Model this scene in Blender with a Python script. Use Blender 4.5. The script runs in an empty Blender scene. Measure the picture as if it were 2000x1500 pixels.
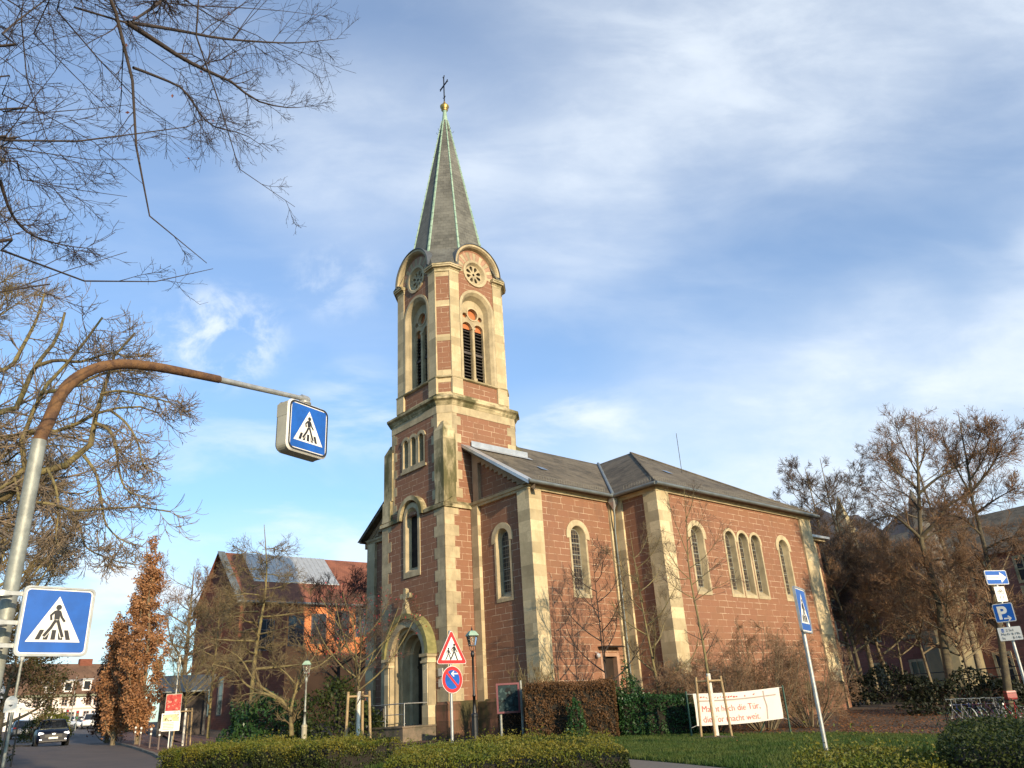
import bpy, bmesh, math, random
import numpy as np
from mathutils import Vector, Matrix
from mathutils.geometry import tessellate_polygon
C = bpy.context.scene.collection
SC = bpy.context.scene
R = math.radians
rng = np.random.default_rng(7)
random.seed(7)

# ------------------------------------------------------------------ camera, sky, sun, exposure
EYE = np.array([0.0, 0.0, 1.65])
PITCH, ROLL, FPX = 0.39782, -0.0611, 1517.9
cp, sp = math.cos(PITCH), math.sin(PITCH)
cr, sr = math.cos(ROLL), math.sin(ROLL)
FWD = np.array([0, cp, sp]); _up = np.array([0, -sp, cp]); _rt = np.array([1.0, 0, 0])
RT = cr * _rt + sr * _up; UP = -sr * _rt + cr * _up
cam = bpy.data.cameras.new('camera'); camo = bpy.data.objects.new('camera', cam); C.objects.link(camo)
cam.sensor_width = 36; cam.lens = 36 * FPX / 2000; cam.clip_start = 0.05; cam.clip_end = 6000
M = Matrix.Identity(4)
for i in range(3):
    M[i][0] = RT[i]; M[i][1] = UP[i]; M[i][2] = -FWD[i]; M[i][3] = EYE[i]
camo.matrix_world = M
SC.camera = camo
SUN_DIR = Vector((0.54, -0.842, 0.0)).normalized()
SUN_EL = R(14.5)
SC.view_settings.view_transform = 'Standard'; SC.view_settings.look = 'None'
SC.view_settings.gamma = 1; SC.view_settings.use_curve_mapping = False
SC.view_settings.exposure = 0.52
sunl = bpy.data.lights.new('sun', 'SUN'); suno = bpy.data.objects.new('sun', sunl); C.objects.link(suno)
sunl.energy = 4.3; sunl.angle = R(0.5); sunl.color = (1.0, 0.80, 0.55)
sd = Vector((SUN_DIR.x * math.cos(SUN_EL), SUN_DIR.y * math.cos(SUN_EL), math.sin(SUN_EL)))
suno.rotation_euler = sd.to_track_quat('Z', 'Y').to_euler()
suno.location = (20, -30, 40)

W = bpy.data.worlds.new('World'); SC.world = W; W.use_nodes = True
nt = W.node_tree; nt.nodes.clear()
def N(t, ty, **k):
    n = t.nodes.new(ty)
    for a, v in k.items():
        if a == 'inp':
            for i, x in v.items(): n.inputs[i].default_value = x
        else: setattr(n, a, v)
    return n
def L(t, a, b): t.links.new(a, b)
def math_(t, op, a, b=None, clamp=False):
    n = N(t, 'ShaderNodeMath', operation=op, use_clamp=clamp)
    for i, x in enumerate((a, b)):
        if x is None: continue
        if isinstance(x, (int, float)): n.inputs[i].default_value = x
        else: L(t, x, n.inputs[i])
    return n.outputs[0]
def mixc(t, f, a, b, mode='MIX'):
    n = N(t, 'ShaderNodeMix', data_type='RGBA', blend_type=mode)
    for i, x in ((0, f), (6, a), (7, b)):
        if isinstance(x, (int, float)): n.inputs[i].default_value = x
        elif isinstance(x, tuple): n.inputs[i].default_value = (*x, 1) if len(x) == 3 else x
        else: L(t, x, n.inputs[i])
    return n.outputs[2]
def ramp(t, f, a, b, ca=0.0, cb=1.0):
    n = N(t, 'ShaderNodeMapRange', clamp=True, interpolation_type='SMOOTHSTEP', inp={1: a, 2: b, 3: ca, 4: cb})
    L(t, f, n.inputs[0]); return n.outputs[0]
def build_world():
    t = nt
    out = N(t, 'ShaderNodeOutputWorld'); bg = N(t, 'ShaderNodeBackground', inp={1: 0.115})
    sky = N(t, 'ShaderNodeTexSky', sky_type='NISHITA', sun_disc=False, sun_elevation=SUN_EL,
            sun_rotation=math.atan2(SUN_DIR.x, SUN_DIR.y), altitude=200, air_density=1.15, dust_density=0.6, ozone_density=2.2)
    tc = N(t, 'ShaderNodeTexCoord'); d = tc.outputs['Generated']
    # cloud veils are laid out round the fixed compass direction of the church (a sky chart, not the lens)
    def dot(v):
        vm = N(t, 'ShaderNodeVectorMath', operation='DOT_PRODUCT', inp={1: tuple(v)}); L(t, d, vm.inputs[0]); return vm.outputs['Value']
    fw = math_(t, 'MAXIMUM', dot(FWD), 0.05)
    X = math_(t, 'ADD', math_(t, 'MULTIPLY', math_(t, 'DIVIDE', dot(RT), fw), FPX / 1000), 1.0)
    Y = math_(t, 'SUBTRACT', 0.75, math_(t, 'MULTIPLY', math_(t, 'DIVIDE', dot(UP), fw), FPX / 1000))
    def add(*a):
        r = a[0]
        for x in a[1:]: r = math_(t, 'ADD', r, x)
        return r
    mul = lambda a, b_: math_(t, 'MULTIPLY', a, b_)
    cc = N(t, 'ShaderNodeCombineXYZ'); L(t, X, cc.inputs[0]); L(t, Y, cc.inputs[1])
    def nz(rot, sx_, sy_, scale, det, rough, dist=.3, off=0):
        m_ = N(t, 'ShaderNodeMapping', inp={1: (off, off * .7, 0), 2: (0, 0, R(rot)), 3: (sx_, sy_, 1)}); L(t, cc.outputs[0], m_.inputs[0])
        n_ = N(t, 'ShaderNodeTexNoise', inp={2: scale, 3: det, 4: rough, 8: dist}); L(t, m_.outputs[0], n_.inputs[0]); return n_.outputs[0]
    big = nz(22, 1, 1.7, 1.7, 4, .5, .3); st1 = nz(26, 1, 3.0, 2.3, 8, .56, .35, 3.1); fine = nz(20, 1, 1.8, 8.0, 8, .60, .3, 7.7)
    wob = mul(math_(t, 'SUBTRACT', big, .5), .55)
    def blob(cx, cy, rx, ry):
        a = math_(t, 'DIVIDE', math_(t, 'SUBTRACT', X, cx), rx); b_ = math_(t, 'DIVIDE', math_(t, 'SUBTRACT', Y, cy), ry)
        r2 = add(mul(a, a), mul(b_, b_)); return ramp(t, r2, 1.0, 0.0)
    lowline = math_(t, 'SUBTRACT', Y, math_(t, 'SUBTRACT', .80, mul(math_(t, 'SUBTRACT', X, .95), .40)))
    A = mul(ramp(t, add(lowline, wob), -.12, .34), ramp(t, X, .85, 1.35))
    upl = math_(t, 'SUBTRACT', math_(t, 'SUBTRACT', .50, mul(math_(t, 'SUBTRACT', X, 1.0), .22)), Y)
    B = mul(ramp(t, add(upl, wob), -.14, .30), ramp(t, X, .75, 1.35))
    tex = add(mul(ramp(t, st1, .28, .72), .36), mul(ramp(t, fine, .30, .70), .16), .48)
    dens = mul(A, mul(tex, .66))
    dens = add(dens, mul(B, mul(tex, .56)), mul(blob(.72, .30, .35, .28), mul(tex, .36)), mul(blob(1.08, .42, .30, .25), mul(tex, .30)))
    streaky = ramp(t, st1, .44, .66)
    dens = add(dens, mul(blob(.48, .92, .20, .16), mul(streaky, .38)), mul(blob(.70, .80, .16, .12), mul(streaky, .45)), mul(blob(.55, 1.10, .45, .14), mul(add(streaky, .35), .42)), mul(blob(.12, 1.16, .4, .2), mul(add(streaky, .4), .5)), mul(blob(1.10, .86, .22, .14), mul(add(streaky, .3), .45)))
    puffs = ramp(t, nz(10, 1, 1.2, 11, 7, .6, .3, 1.3), .40, .68)
    dens = add(dens, mul(blob(.42, .66, .17, .13), mul(puffs, .62)), mul(blob(.66, .55, .12, .10), mul(puffs, .25)))
    dens = add(dens, mul(streaky, .06), .18)
    front_ = ramp(t, dot(FWD), .05, .3)
    f = math_(t, 'MULTIPLY', math_(t, 'MINIMUM', dens, .92), front_, clamp=True)
    cloud = (6.1, 6.6, 7.1)
    blue = mixc(t, 1.0, sky.outputs[0], (0.80, 1.16, 1.50), 'MULTIPLY')
    col = mixc(t, f, blue, cloud)
    L(t, col, bg.inputs[0]); L(t, bg.outputs[0], out.inputs[0])
build_world()

# ------------------------------------------------------------------ rays and ground
def ray(px, py):
    d = FWD * FPX + RT * (px - 1000) - UP * (py - 750); return d / np.linalg.norm(d)
def at(px, py, dist):
    d = ray(px, py); return EYE + d * dist / math.hypot(d[0], d[1])
OC = np.array([-3.797, 38.453, 0.5775]); PHI = -0.83935
CU, SU = math.cos(PHI), math.sin(PHI)
def l2w(u, v, z=0): return OC + np.array([CU * u - SU * v, SU * u + CU * v, z])
_ctrl = [at(100, 1466, 55), at(0, 1488, 45), at(345, 1497, 33), at(230, 1452, 58), at(250, 1458, 52), at(178, 1428, 104), at(72, 1446, 80), at(38, 1465, 56),
         at(130, 1420, 136), at(293, 1463, 47), at(676, 1497, 23), at(1650, 1384, 51), at(1402, 1449, 27.6), at(1300, 1487, 19), at(1353, 1440, 31),
         at(1870, 1408, 42), at(930, 1441, 35), l2w(0, 0, .05), l2w(-10, 2, .1), at(1510, 1492, 14.5), np.array([0, 0, 0.0]), np.array([12, 0, 0]), np.array([-12, 0, 0.1]), np.array([0, -20, -.2]),
         at(-120, 1440, 50), np.array([40, 75, 1.6]), np.array([25, 15, .1])]
_ctrl = np.array(_ctrl)
_A = np.c_[_ctrl[:, :2], np.ones(len(_ctrl))]
_pl = np.linalg.lstsq(_A, _ctrl[:, 2], rcond=None)[0]
_res = _ctrl[:, 2] - _A @ _pl
SIG = 13.0
def _k(p, q): return np.exp(-((p[:, None, :] - q[None]) ** 2).sum(-1) / (2 * SIG * SIG))
_w = np.linalg.solve(_k(_ctrl[:, :2], _ctrl[:, :2]) + 0.08 * np.eye(len(_ctrl)), _res)
def gzv(p):
    p = np.atleast_2d(np.asarray(p, float))[:, :2]
    r = np.linalg.norm(p, axis=1); s = np.minimum(1, 160 / np.maximum(r, 1e-6))
    q = p * s[:, None]
    return np.c_[q, np.ones(len(q))] @ _pl + _k(q, _ctrl[:, :2]) @ _w
def gz(x, y): return float(gzv([[x, y]])[0])
def gp(px, dist, py=1450):
    p = at(px, py, dist); return np.array([p[0], p[1], gz(p[0], p[1])])

# ------------------------------------------------------------------ materials
MATS = {}
def newmat(name):
    m = bpy.data.materials.new(name); m.use_nodes = True
    t = m.node_tree; b = t.nodes['Principled BSDF']; MATS[name] = m
    return m, t, b
def bump(t, b, h, strength=.4, dist=.02):
    n = N(t, 'ShaderNodeBump', inp={0: strength, 1: dist}); L(t, h, n.inputs['Height']); L(t, n.outputs[0], b.inputs['Normal'])
def noise(t, vec, scale, detail=4, rough=.55, dist=0):
    n = N(t, 'ShaderNodeTexNoise', inp={2: scale, 3: detail, 4: rough, 8: dist}); L(t, vec, n.inputs[0]); return n.outputs[0]
def coords(t, which='Object', scale=None):
    tc = N(t, 'ShaderNodeTexCoord'); o = tc.outputs[which]
    if scale:
        mp = N(t, 'ShaderNodeMapping', inp={3: scale}); L(t, o, mp.inputs[0]); o = mp.outputs[0]
    return o
def simple(name, col, rough=.6, var=.25, scale=3.0, col2=None, metal=0.0, bmp=0.0, spec=None, island=0.0, streak=None):
    m, t, b = newmat(name)
    v = coords(t)
    c2 = col2 or tuple(x * (1 - var) for x in col)
    f = ramp(t, noise(t, v, scale, 6, .6), .35, .65)
    c = mixc(t, f, col, c2)
    if streak: c = mixc(t, ramp(t, noise(t, coords(t, 'Object', (2.6, 2.6, .30)), 1.6, 5, .6), .50, .78, 0, .75), c, streak)
    if island:
        g = N(t, 'ShaderNodeNewGeometry')
        c = mixc(t, 1.0, c, mixc(t, g.outputs['Random Per Island'], (1 - island,) * 3, (1 + island * .6,) * 3), 'MULTIPLY')
    L(t, c, b.inputs['Base Color']); b.inputs['Roughness'].default_value = rough; b.inputs['Metallic'].default_value = metal
    if spec is not None: b.inputs['Specular IOR Level'].default_value = spec
    if bmp: bump(t, b, noise(t, v, scale * 6, 5), bmp, .03)
    return m
def brickmat(name, c1, c2, mortar, bw, rh, ms, rough=.85, stain=None, stain_r=(.5, .75), mvis=.75, bscale=1.0):
    m, t, b = newmat(name)
    uv = coords(t, 'UV'); ob = coords(t, 'Object')
    nz = N(t, 'ShaderNodeTexNoise', inp={2: .9, 3: 2.0}); L(t, uv, nz.inputs[0])
    ad = N(t, 'ShaderNodeVectorMath', operation='MULTIPLY_ADD', inp={1: (.10, .012, 0)}); L(t, nz.outputs['Color'], ad.inputs[0]); L(t, uv, ad.inputs[2])
    br = N(t, 'ShaderNodeTexBrick', offset=.5, inp={1: (*c1, 1), 2: (*c2, 1), 3: (0, 0, 0, 1), 4: 1.0, 5: ms, 6: .25, 7: 0.0, 8: bw, 9: rh}); L(t, ad.outputs[0], br.inputs[0])
    br.squash = 1.35; br.squash_frequency = 3
    nb = noise(t, ob, 1.3, 6, .65); nf = noise(t, ob, 9, 5, .7)
    br2 = N(t, 'ShaderNodeTexBrick', offset=.5, inp={1: (.50, .50, .52, 1), 2: (1.32, 1.27, 1.22, 1), 3: (1, 1, 1, 1), 4: 1.0, 5: 0.0, 6: 0, 7: .1, 8: bw, 9: rh}); L(t, ad.outputs[0], br2.inputs[0])
    br2.squash = 1.35; br2.squash_frequency = 3
    nm = N(t, 'ShaderNodeTexBrick', offset=.5, inp={1: (*c1, 1), 2: (*c2, 1), 3: (*c1, 1), 4: 1.0, 5: 0.0, 6: 0, 7: 0.0, 8: bw, 9: rh}); L(t, ad.outputs[0], nm.inputs[0])
    nm.squash = 1.35; nm.squash_frequency = 3
    face = mixc(t, .78, nm.outputs[0], br2.outputs[0], 'MULTIPLY')
    face = mixc(t, ramp(t, nf, .3, .7, 0, .35), face, tuple(x * .6 for x in c1))
    face = mixc(t, ramp(t, nb, .3, .7, 0, .35), face, tuple(x * 1.2 for x in c2))
    mv = math_(t, 'MULTIPLY', br.outputs['Fac'], ramp(t, noise(t, ob, 1.7, 4, .7), .40, .62, .12, mvis))
    c = mixc(t, mv, face, mortar)
    if stain:
        s = ramp(t, noise(t, coords(t, 'Object', (1, 1, .35)), .8, 6, .65), *stain_r)
        c = mixc(t, s, c, stain)
    L(t, c, b.inputs['Base Color']); b.inputs['Roughness'].default_value = rough; b.inputs['Specular IOR Level'].default_value = .2
    h = math_(t, 'SUBTRACT', math_(t, 'MULTIPLY', nf, .6), br.outputs['Fac'])
    bump(t, b, h, .55 * bscale, .02)
    return m
RED = brickmat('red_sandstone', (.36, .185, .105), (.195, .096, .060), (.55, .41, .28), .74, .315, .014, mvis=.95, stain=(.15, .085, .06), stain_r=(.56, .82))
PLINTH = brickmat('plinth_sandstone', (.17, .10, .06), (.24, .11, .07), (.16, .11, .07), .9, .42, .014, stain=(.07, .062, .028), stain_r=(.42, .62), mvis=.5)
PALE = brickmat('pale_sandstone', (.43, .345, .20), (.55, .455, .28), (.36, .29, .17), 1.7, .52, .007, stain=(.40, .31, .17), stain_r=(.48, .72), mvis=.7, bscale=.5)
MOSSY = brickmat('weathered_sandstone', (.42, .34, .19), (.52, .44, .27), (.28, .22, .12), 1.1, .5, .008, stain=(.11, .10, .045), stain_r=(.40, .60), mvis=.7, bscale=.6)
PLAIN = simple('smooth_sandstone', (.49, .395, .235), .85, .28, 1.6, bmp=.25, island=.22, streak=(.26, .21, .12))
TRIM = simple('moulded_sandstone', (.50, .41, .25), .85, .3, 1.2, (.24, .20, .10), bmp=.2, streak=(.20, .17, .09))
MOSS = simple('mossy_sandstone', (.27, .24, .09), .9, .3, 2.2, (.16, .15, .05), bmp=.4)
PINK = simple('pink_sandstone', (.42, .25, .16), .85, .2, 3)
def slate(name, c1, c2, bw, rh, off=.5):
    m, t, b = newmat(name)
    uv = coords(t, 'UV')
    br = N(t, 'ShaderNodeTexBrick', offset=off, inp={1: (*c1, 1), 2: (*c2, 1), 3: tuple(x * .35 for x in c1) + (1,), 4: 1.0, 5: .008, 6: .3, 7: 0, 8: bw, 9: rh}); L(t, uv, br.inputs[0])
    n_ = noise(t, coords(t), .7, 6, .6)
    c = mixc(t, ramp(t, n_, .35, .7, 0, .6), br.outputs[0], tuple(x * 1.5 for x in c1))
    L(t, c, b.inputs['Base Color']); b.inputs['Roughness'].default_value = .8; b.inputs['Specular IOR Level'].default_value = .2
    sep = N(t, 'ShaderNodeSeparateXYZ'); L(t, uv, sep.inputs[0])
    saw = math_(t, 'FRACT', math_(t, 'DIVIDE', sep.outputs[1], rh))
    bump(t, b, math_(t, 'SUBTRACT', math_(t, 'MULTIPLY', saw, -.8), br.outputs['Fac']), .6, .02)
    return m
SLATE = slate('roof_slate', (.135, .112, .078), (.065, .055, .040), .36, .235)
SPIRE = slate('spire_slate', (.140, .138, .118), (.085, .084, .074), .36, .25)
COPPER = simple('patinated_copper', (.32, .44, .32), .7, .25, 3, (.22, .34, .25))
GOLD = simple('gilded_copper', (.55, .36, .10), .38, .3, 3, metal=.8)
ZINC = simple('weathered_zinc', (.52, .53, .52), .42, .2, 2, metal=.55)
ZINCD = simple('grey_zinc_gutter', (.19, .21, .20), .45, .25, 2, metal=.4)
LEAD = simple('dark_lead_sheet', (.09, .10, .11), .5, .2, 2)
IRON = simple('black_iron', (.012, .012, .013), .4, .3, 5)
LOUVRE = simple('weathered_louvre', (.085, .07, .06), .7, .35, 4)
ORANGE = simple('orange_boards', (.50, .16, .05), .6, .25, 4)
DARKIN = simple('dark_interior', (.012, .011, .01), .9, .2, 2)
DOORW = simple('dark_oak_door', (.035, .024, .016), .45, .4, 3)
STEEL = simple('galvanised_steel', (.44, .44, .41), .42, .25, 9, metal=.45)
STEELP = simple('dull_galvanised_pole', (.33, .34, .29), .55, .3, 7, (.22, .23, .20), metal=.3, bmp=.1)
RUST = simple('rusty_steel', (.17, .085, .030), .8, .3, 9, (.08, .038, .018), bmp=.4)
BLUE = simple('sign_blue', (.008, .10, .42), .4, .22, 4)
WHITE = simple('sign_white', (.80, .77, .69), .45, .12, 5)
BLACK = simple('sign_black', (.02, .018, .018), .5, .1, 2)
REDS = simple('sign_red', (.62, .03, .025), .38, .06, 2)
GREYB = simple('box_grey', (.46, .44, .34), .5, .15, 3, (.36, .34, .26))
WOODST = simple('stake_wood', (.40, .28, .14), .8, .3, 6, bmp=.3)
LIME = simple('limewashed_bark', (.70, .66, .56), .85, .25, 8, bmp=.3)
BARK = simple('grey_brown_bark', (.13, .095, .055), .9, .35, 5, (.21, .17, .10), bmp=.5)
BARKD = simple('dark_bark', (.055, .040, .032), .9, .3, 6, bmp=.4)
BARKY = simple('lichen_bark', (.22, .18, .07), .9, .35, 4, (.13, .10, .05), bmp=.5)
TWIG = simple('thin_twigs', (.10, .068, .045), .85, .3, 4)
TWIGY = simple('lichen_twigs', (.20, .15, .065), .85, .35, 3, (.11, .08, .045))
TWIGG = simple('grey_twigs', (.24, .18, .12), .85, .3, 3)
TWIGD = simple('dark_twigs', (.045, .03, .027), .85, .3, 4)
TWIGB = simple('brown_twigs', (.24, .145, .075), .85, .35, 2, (.15, .09, .05))
def leafmat(name, a, b_, tl=.25, rough=.55, patch=.5):
    m, t, b = newmat(name)
    g = N(t, 'ShaderNodeNewGeometry')
    f = math_(t, 'ADD', math_(t, 'MULTIPLY', g.outputs['Random Per Island'], 1 - patch), math_(t, 'MULTIPLY', ramp(t, noise(t, coords(t), 1.1, 3), .38, .62), patch))
    c = mixc(t, f, a, b_)
    L(t, c, b.inputs['Base Color']); b.inputs['Roughness'].default_value = rough; b.inputs['Specular IOR Level'].default_value = .3
    tr = N(t, 'ShaderNodeBsdfTranslucent'); L(t, c, tr.inputs[0])
    mx = N(t, 'ShaderNodeMixShader', inp={0: tl}); L(t, b.outputs[0], mx.inputs[1]); L(t, tr.outputs[0], mx.inputs[2])
    L(t, mx.outputs[0], t.nodes['Material Output'].inputs[0])
    return m
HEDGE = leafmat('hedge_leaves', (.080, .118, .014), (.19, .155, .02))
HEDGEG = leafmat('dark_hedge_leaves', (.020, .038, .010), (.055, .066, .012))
SHADE = leafmat('shaded_shrub_leaves', (.010, .016, .007), (.026, .030, .012))  # leaf colour darkened to carry the shade lying on these shrubs
LAUREL = leafmat('laurel_leaves', (.018, .06, .018), (.05, .10, .03), .15, .35)
BEECH = leafmat('dry_beech_leaves', (.19, .095, .04), (.10, .055, .022))
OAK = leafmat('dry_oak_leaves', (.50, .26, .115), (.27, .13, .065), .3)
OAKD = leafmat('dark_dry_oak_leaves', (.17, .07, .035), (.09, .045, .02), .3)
DRY = leafmat('withered_leaves', (.35, .15, .05), (.20, .09, .04), .3)
BERRY = simple('red_berries', (.45, .03, .035), .4, .2, 4)
GRASS = leafmat('grass_blades', (.030, .070, .010), (.095, .120, .024), .3, .6, .7)
EARTH = simple('leaf_litter_soil', (.085, .052, .030), .95, .4, 1.4, (.05, .036, .022), bmp=.5)
LAWN = simple('lawn_turf', (.035, .075, .012), .95, .35, 1.2, (.06, .075, .018), bmp=.4)
ASPH = simple('worn_asphalt', (.105, .078, .062), .85, .18, .8, (.08, .062, .05), bmp=.15)
PATHM = simple('path_asphalt', (.17, .145, .115), .9, .2, 1.0, bmp=.15)
KERB = brickmat('kerb_stone', (.17, .15, .12), (.22, .19, .15), (.06, .05, .04), 1.0, .4, .01)
PAVE = brickmat('red_paving', (.15, .085, .062), (.19, .105, .075), (.08, .06, .05), .22, .11, .008)
CORE = simple('hedge_twigs', (.022, .017, .010), .95, .3, 4)
PAINTD = None

def glassmat():
    m, t, b = newmat('leaded_glass')
    uv = coords(t, 'UV')
    br = N(t, 'ShaderNodeTexBrick', offset=0.0, inp={1: (.020, .018, .020, 1), 2: (.075, .060, .050, 1), 3: (.24, .20, .13, 1), 4: 1.0, 5: .010, 6: 0, 7: -.3, 8: .17, 9: .21}); L(t, uv, br.inputs[0])
    L(t, br.outputs[0], b.inputs['Base Color']); b.inputs['Roughness'].default_value = .35; b.inputs['Specular IOR Level'].default_value = .25
    bump(t, b, noise(t, uv, 9, 3), .35, .02)
    return m
LEADED = glassmat()
DARKGL = simple('old_dark_glass', (.014, .013, .014), .55, .3, 3, (.03, .026, .022), spec=.05)
def glossy(name, col, rough=.1, metal=0, coat=0):
    m, t, b = newmat(name); b.inputs['Base Color'].default_value = (*col, 1); b.inputs['Roughness'].default_value = rough
    b.inputs['Metallic'].default_value = metal; b.inputs['Coat Weight'].default_value = coat; b.inputs['Coat Roughness'].default_value = .05
    return m
PANE = glossy('window_glass', (.03, .035, .04), .08)
CLEAR = glossy('lantern_glass', (.9, .88, .8), .05); CLEAR.node_tree.nodes['Principled BSDF'].inputs['Transmission Weight'].default_value = .95
NAVY = glossy('navy_car_paint', (.003, .005, .016), .45, 0, .0)
NAVY.node_tree.nodes['Principled BSDF'].inputs['Specular IOR Level'].default_value = .25
SILVER = glossy('silver_car_paint', (.16, .165, .175), .3, .5, 1)
CARW = glossy('white_car_paint', (.78, .77, .74), .3, 0, 1)
TYRE = simple('tyre_rubber', (.015, .015, .015), .85, .2, 6)
RIM = glossy('alloy_rim', (.45, .45, .46), .3, .8)
TAIL = glossy('tail_light_red', (.5, .02, .02), .2)
def emis(name, col, s):
    m, t, b = newmat(name); b.inputs['Base Color'].default_value = (*col, 1); b.inputs['Emission Color'].default_value = (*col, 1); b.inputs['Emission Strength'].default_value = s
    return m
HEADL = emis('lit_headlight', (1, .96, .95), 2.2)
CANVAS = simple('white_banner_cloth', (.66, .60, .53), .8, .05, 1)
BRED = simple('banner_red_print', (.55, .07, .06), .8, .15, 6, (.64, .22, .18))
BGREY = simple('banner_grey_print', (.36, .30, .26), .8, .15, 6)
GREENP = simple('green_painted_post', (.02, .07, .045), .5, .2, 4)
MAROON = simple('maroon_frame', (.13, .008, .02), .4, .15, 4)
def postermat(name, base, pal, scale):
    m, t, b = newmat(name)
    v = coords(t, 'UV')
    n_ = noise(t, v, scale, 3, .5, .6); c = mixc(t, ramp(t, n_, .38, .48), base, pal[0]); n2 = noise(t, v, scale * 1.7, 2)
    c = mixc(t, ramp(t, n2, .56, .62), c, pal[1])
    L(t, c, b.inputs['Base Color']); b.inputs['Roughness'].default_value = .45; b.inputs['Specular IOR Level'].default_value = .12
    return m
POST1 = postermat('dark_teal_poster', (.006, .008, .009), [(.012, .030, .033), (.05, .085, .08)], 3.2)
POST2 = postermat('red_poster', (.34, .02, .02), [(.42, .05, .04), (.50, .22, .15)], 3.5)
POST3 = postermat('cream_poster', (.70, .66, .50), [(.55, .52, .30), (.16, .15, .06)], 4)

# ------------------------------------------------------------------ mesh helpers
def link(name, me, parent=None, mats=()):
    o = bpy.data.objects.new(name, me); C.objects.link(o)
    for m in mats: me.materials.append(m)
    if parent: o.parent = parent
    return o
def tag(o, label, cat=None, group=None, kind=None):
    if label: o['label'] = label
    if cat: o['category'] = cat
    if group: o['group'] = group
    if kind: o['kind'] = kind
    return o
def thing(name, loc, label, cat, group=None, rz=0):
    o = bpy.data.objects.new(name, None); C.objects.link(o); o.location = tuple(float(x) for x in loc); o.rotation_euler = (0, 0, rz)
    o.empty_display_size = .2
    return tag(o, label, cat, group)
def np_mesh(name, V, F, mats, parent=None, smooth=False, mi=None):
    me = bpy.data.meshes.new(name); V = np.asarray(V, np.float32); F = np.asarray(F, np.int32)
    me.vertices.add(len(V)); me.vertices.foreach_set('co', V.ravel())
    k = F.shape[1]; me.loops.add(F.size); me.loops.foreach_set('vertex_index', F.ravel())
    me.polygons.add(len(F)); me.polygons.foreach_set('loop_start', np.arange(0, F.size, k, dtype=np.int32))
    if mi is not None: me.polygons.foreach_set('material_index', np.asarray(mi, np.int32))
    me.update(calc_edges=True)
    if smooth: me.polygons.foreach_set('use_smooth', np.ones(len(F), bool))
    return link(name, me, parent, mats)
def rel(p, o): return np.asarray(p, float) - np.array(o.location)
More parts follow.
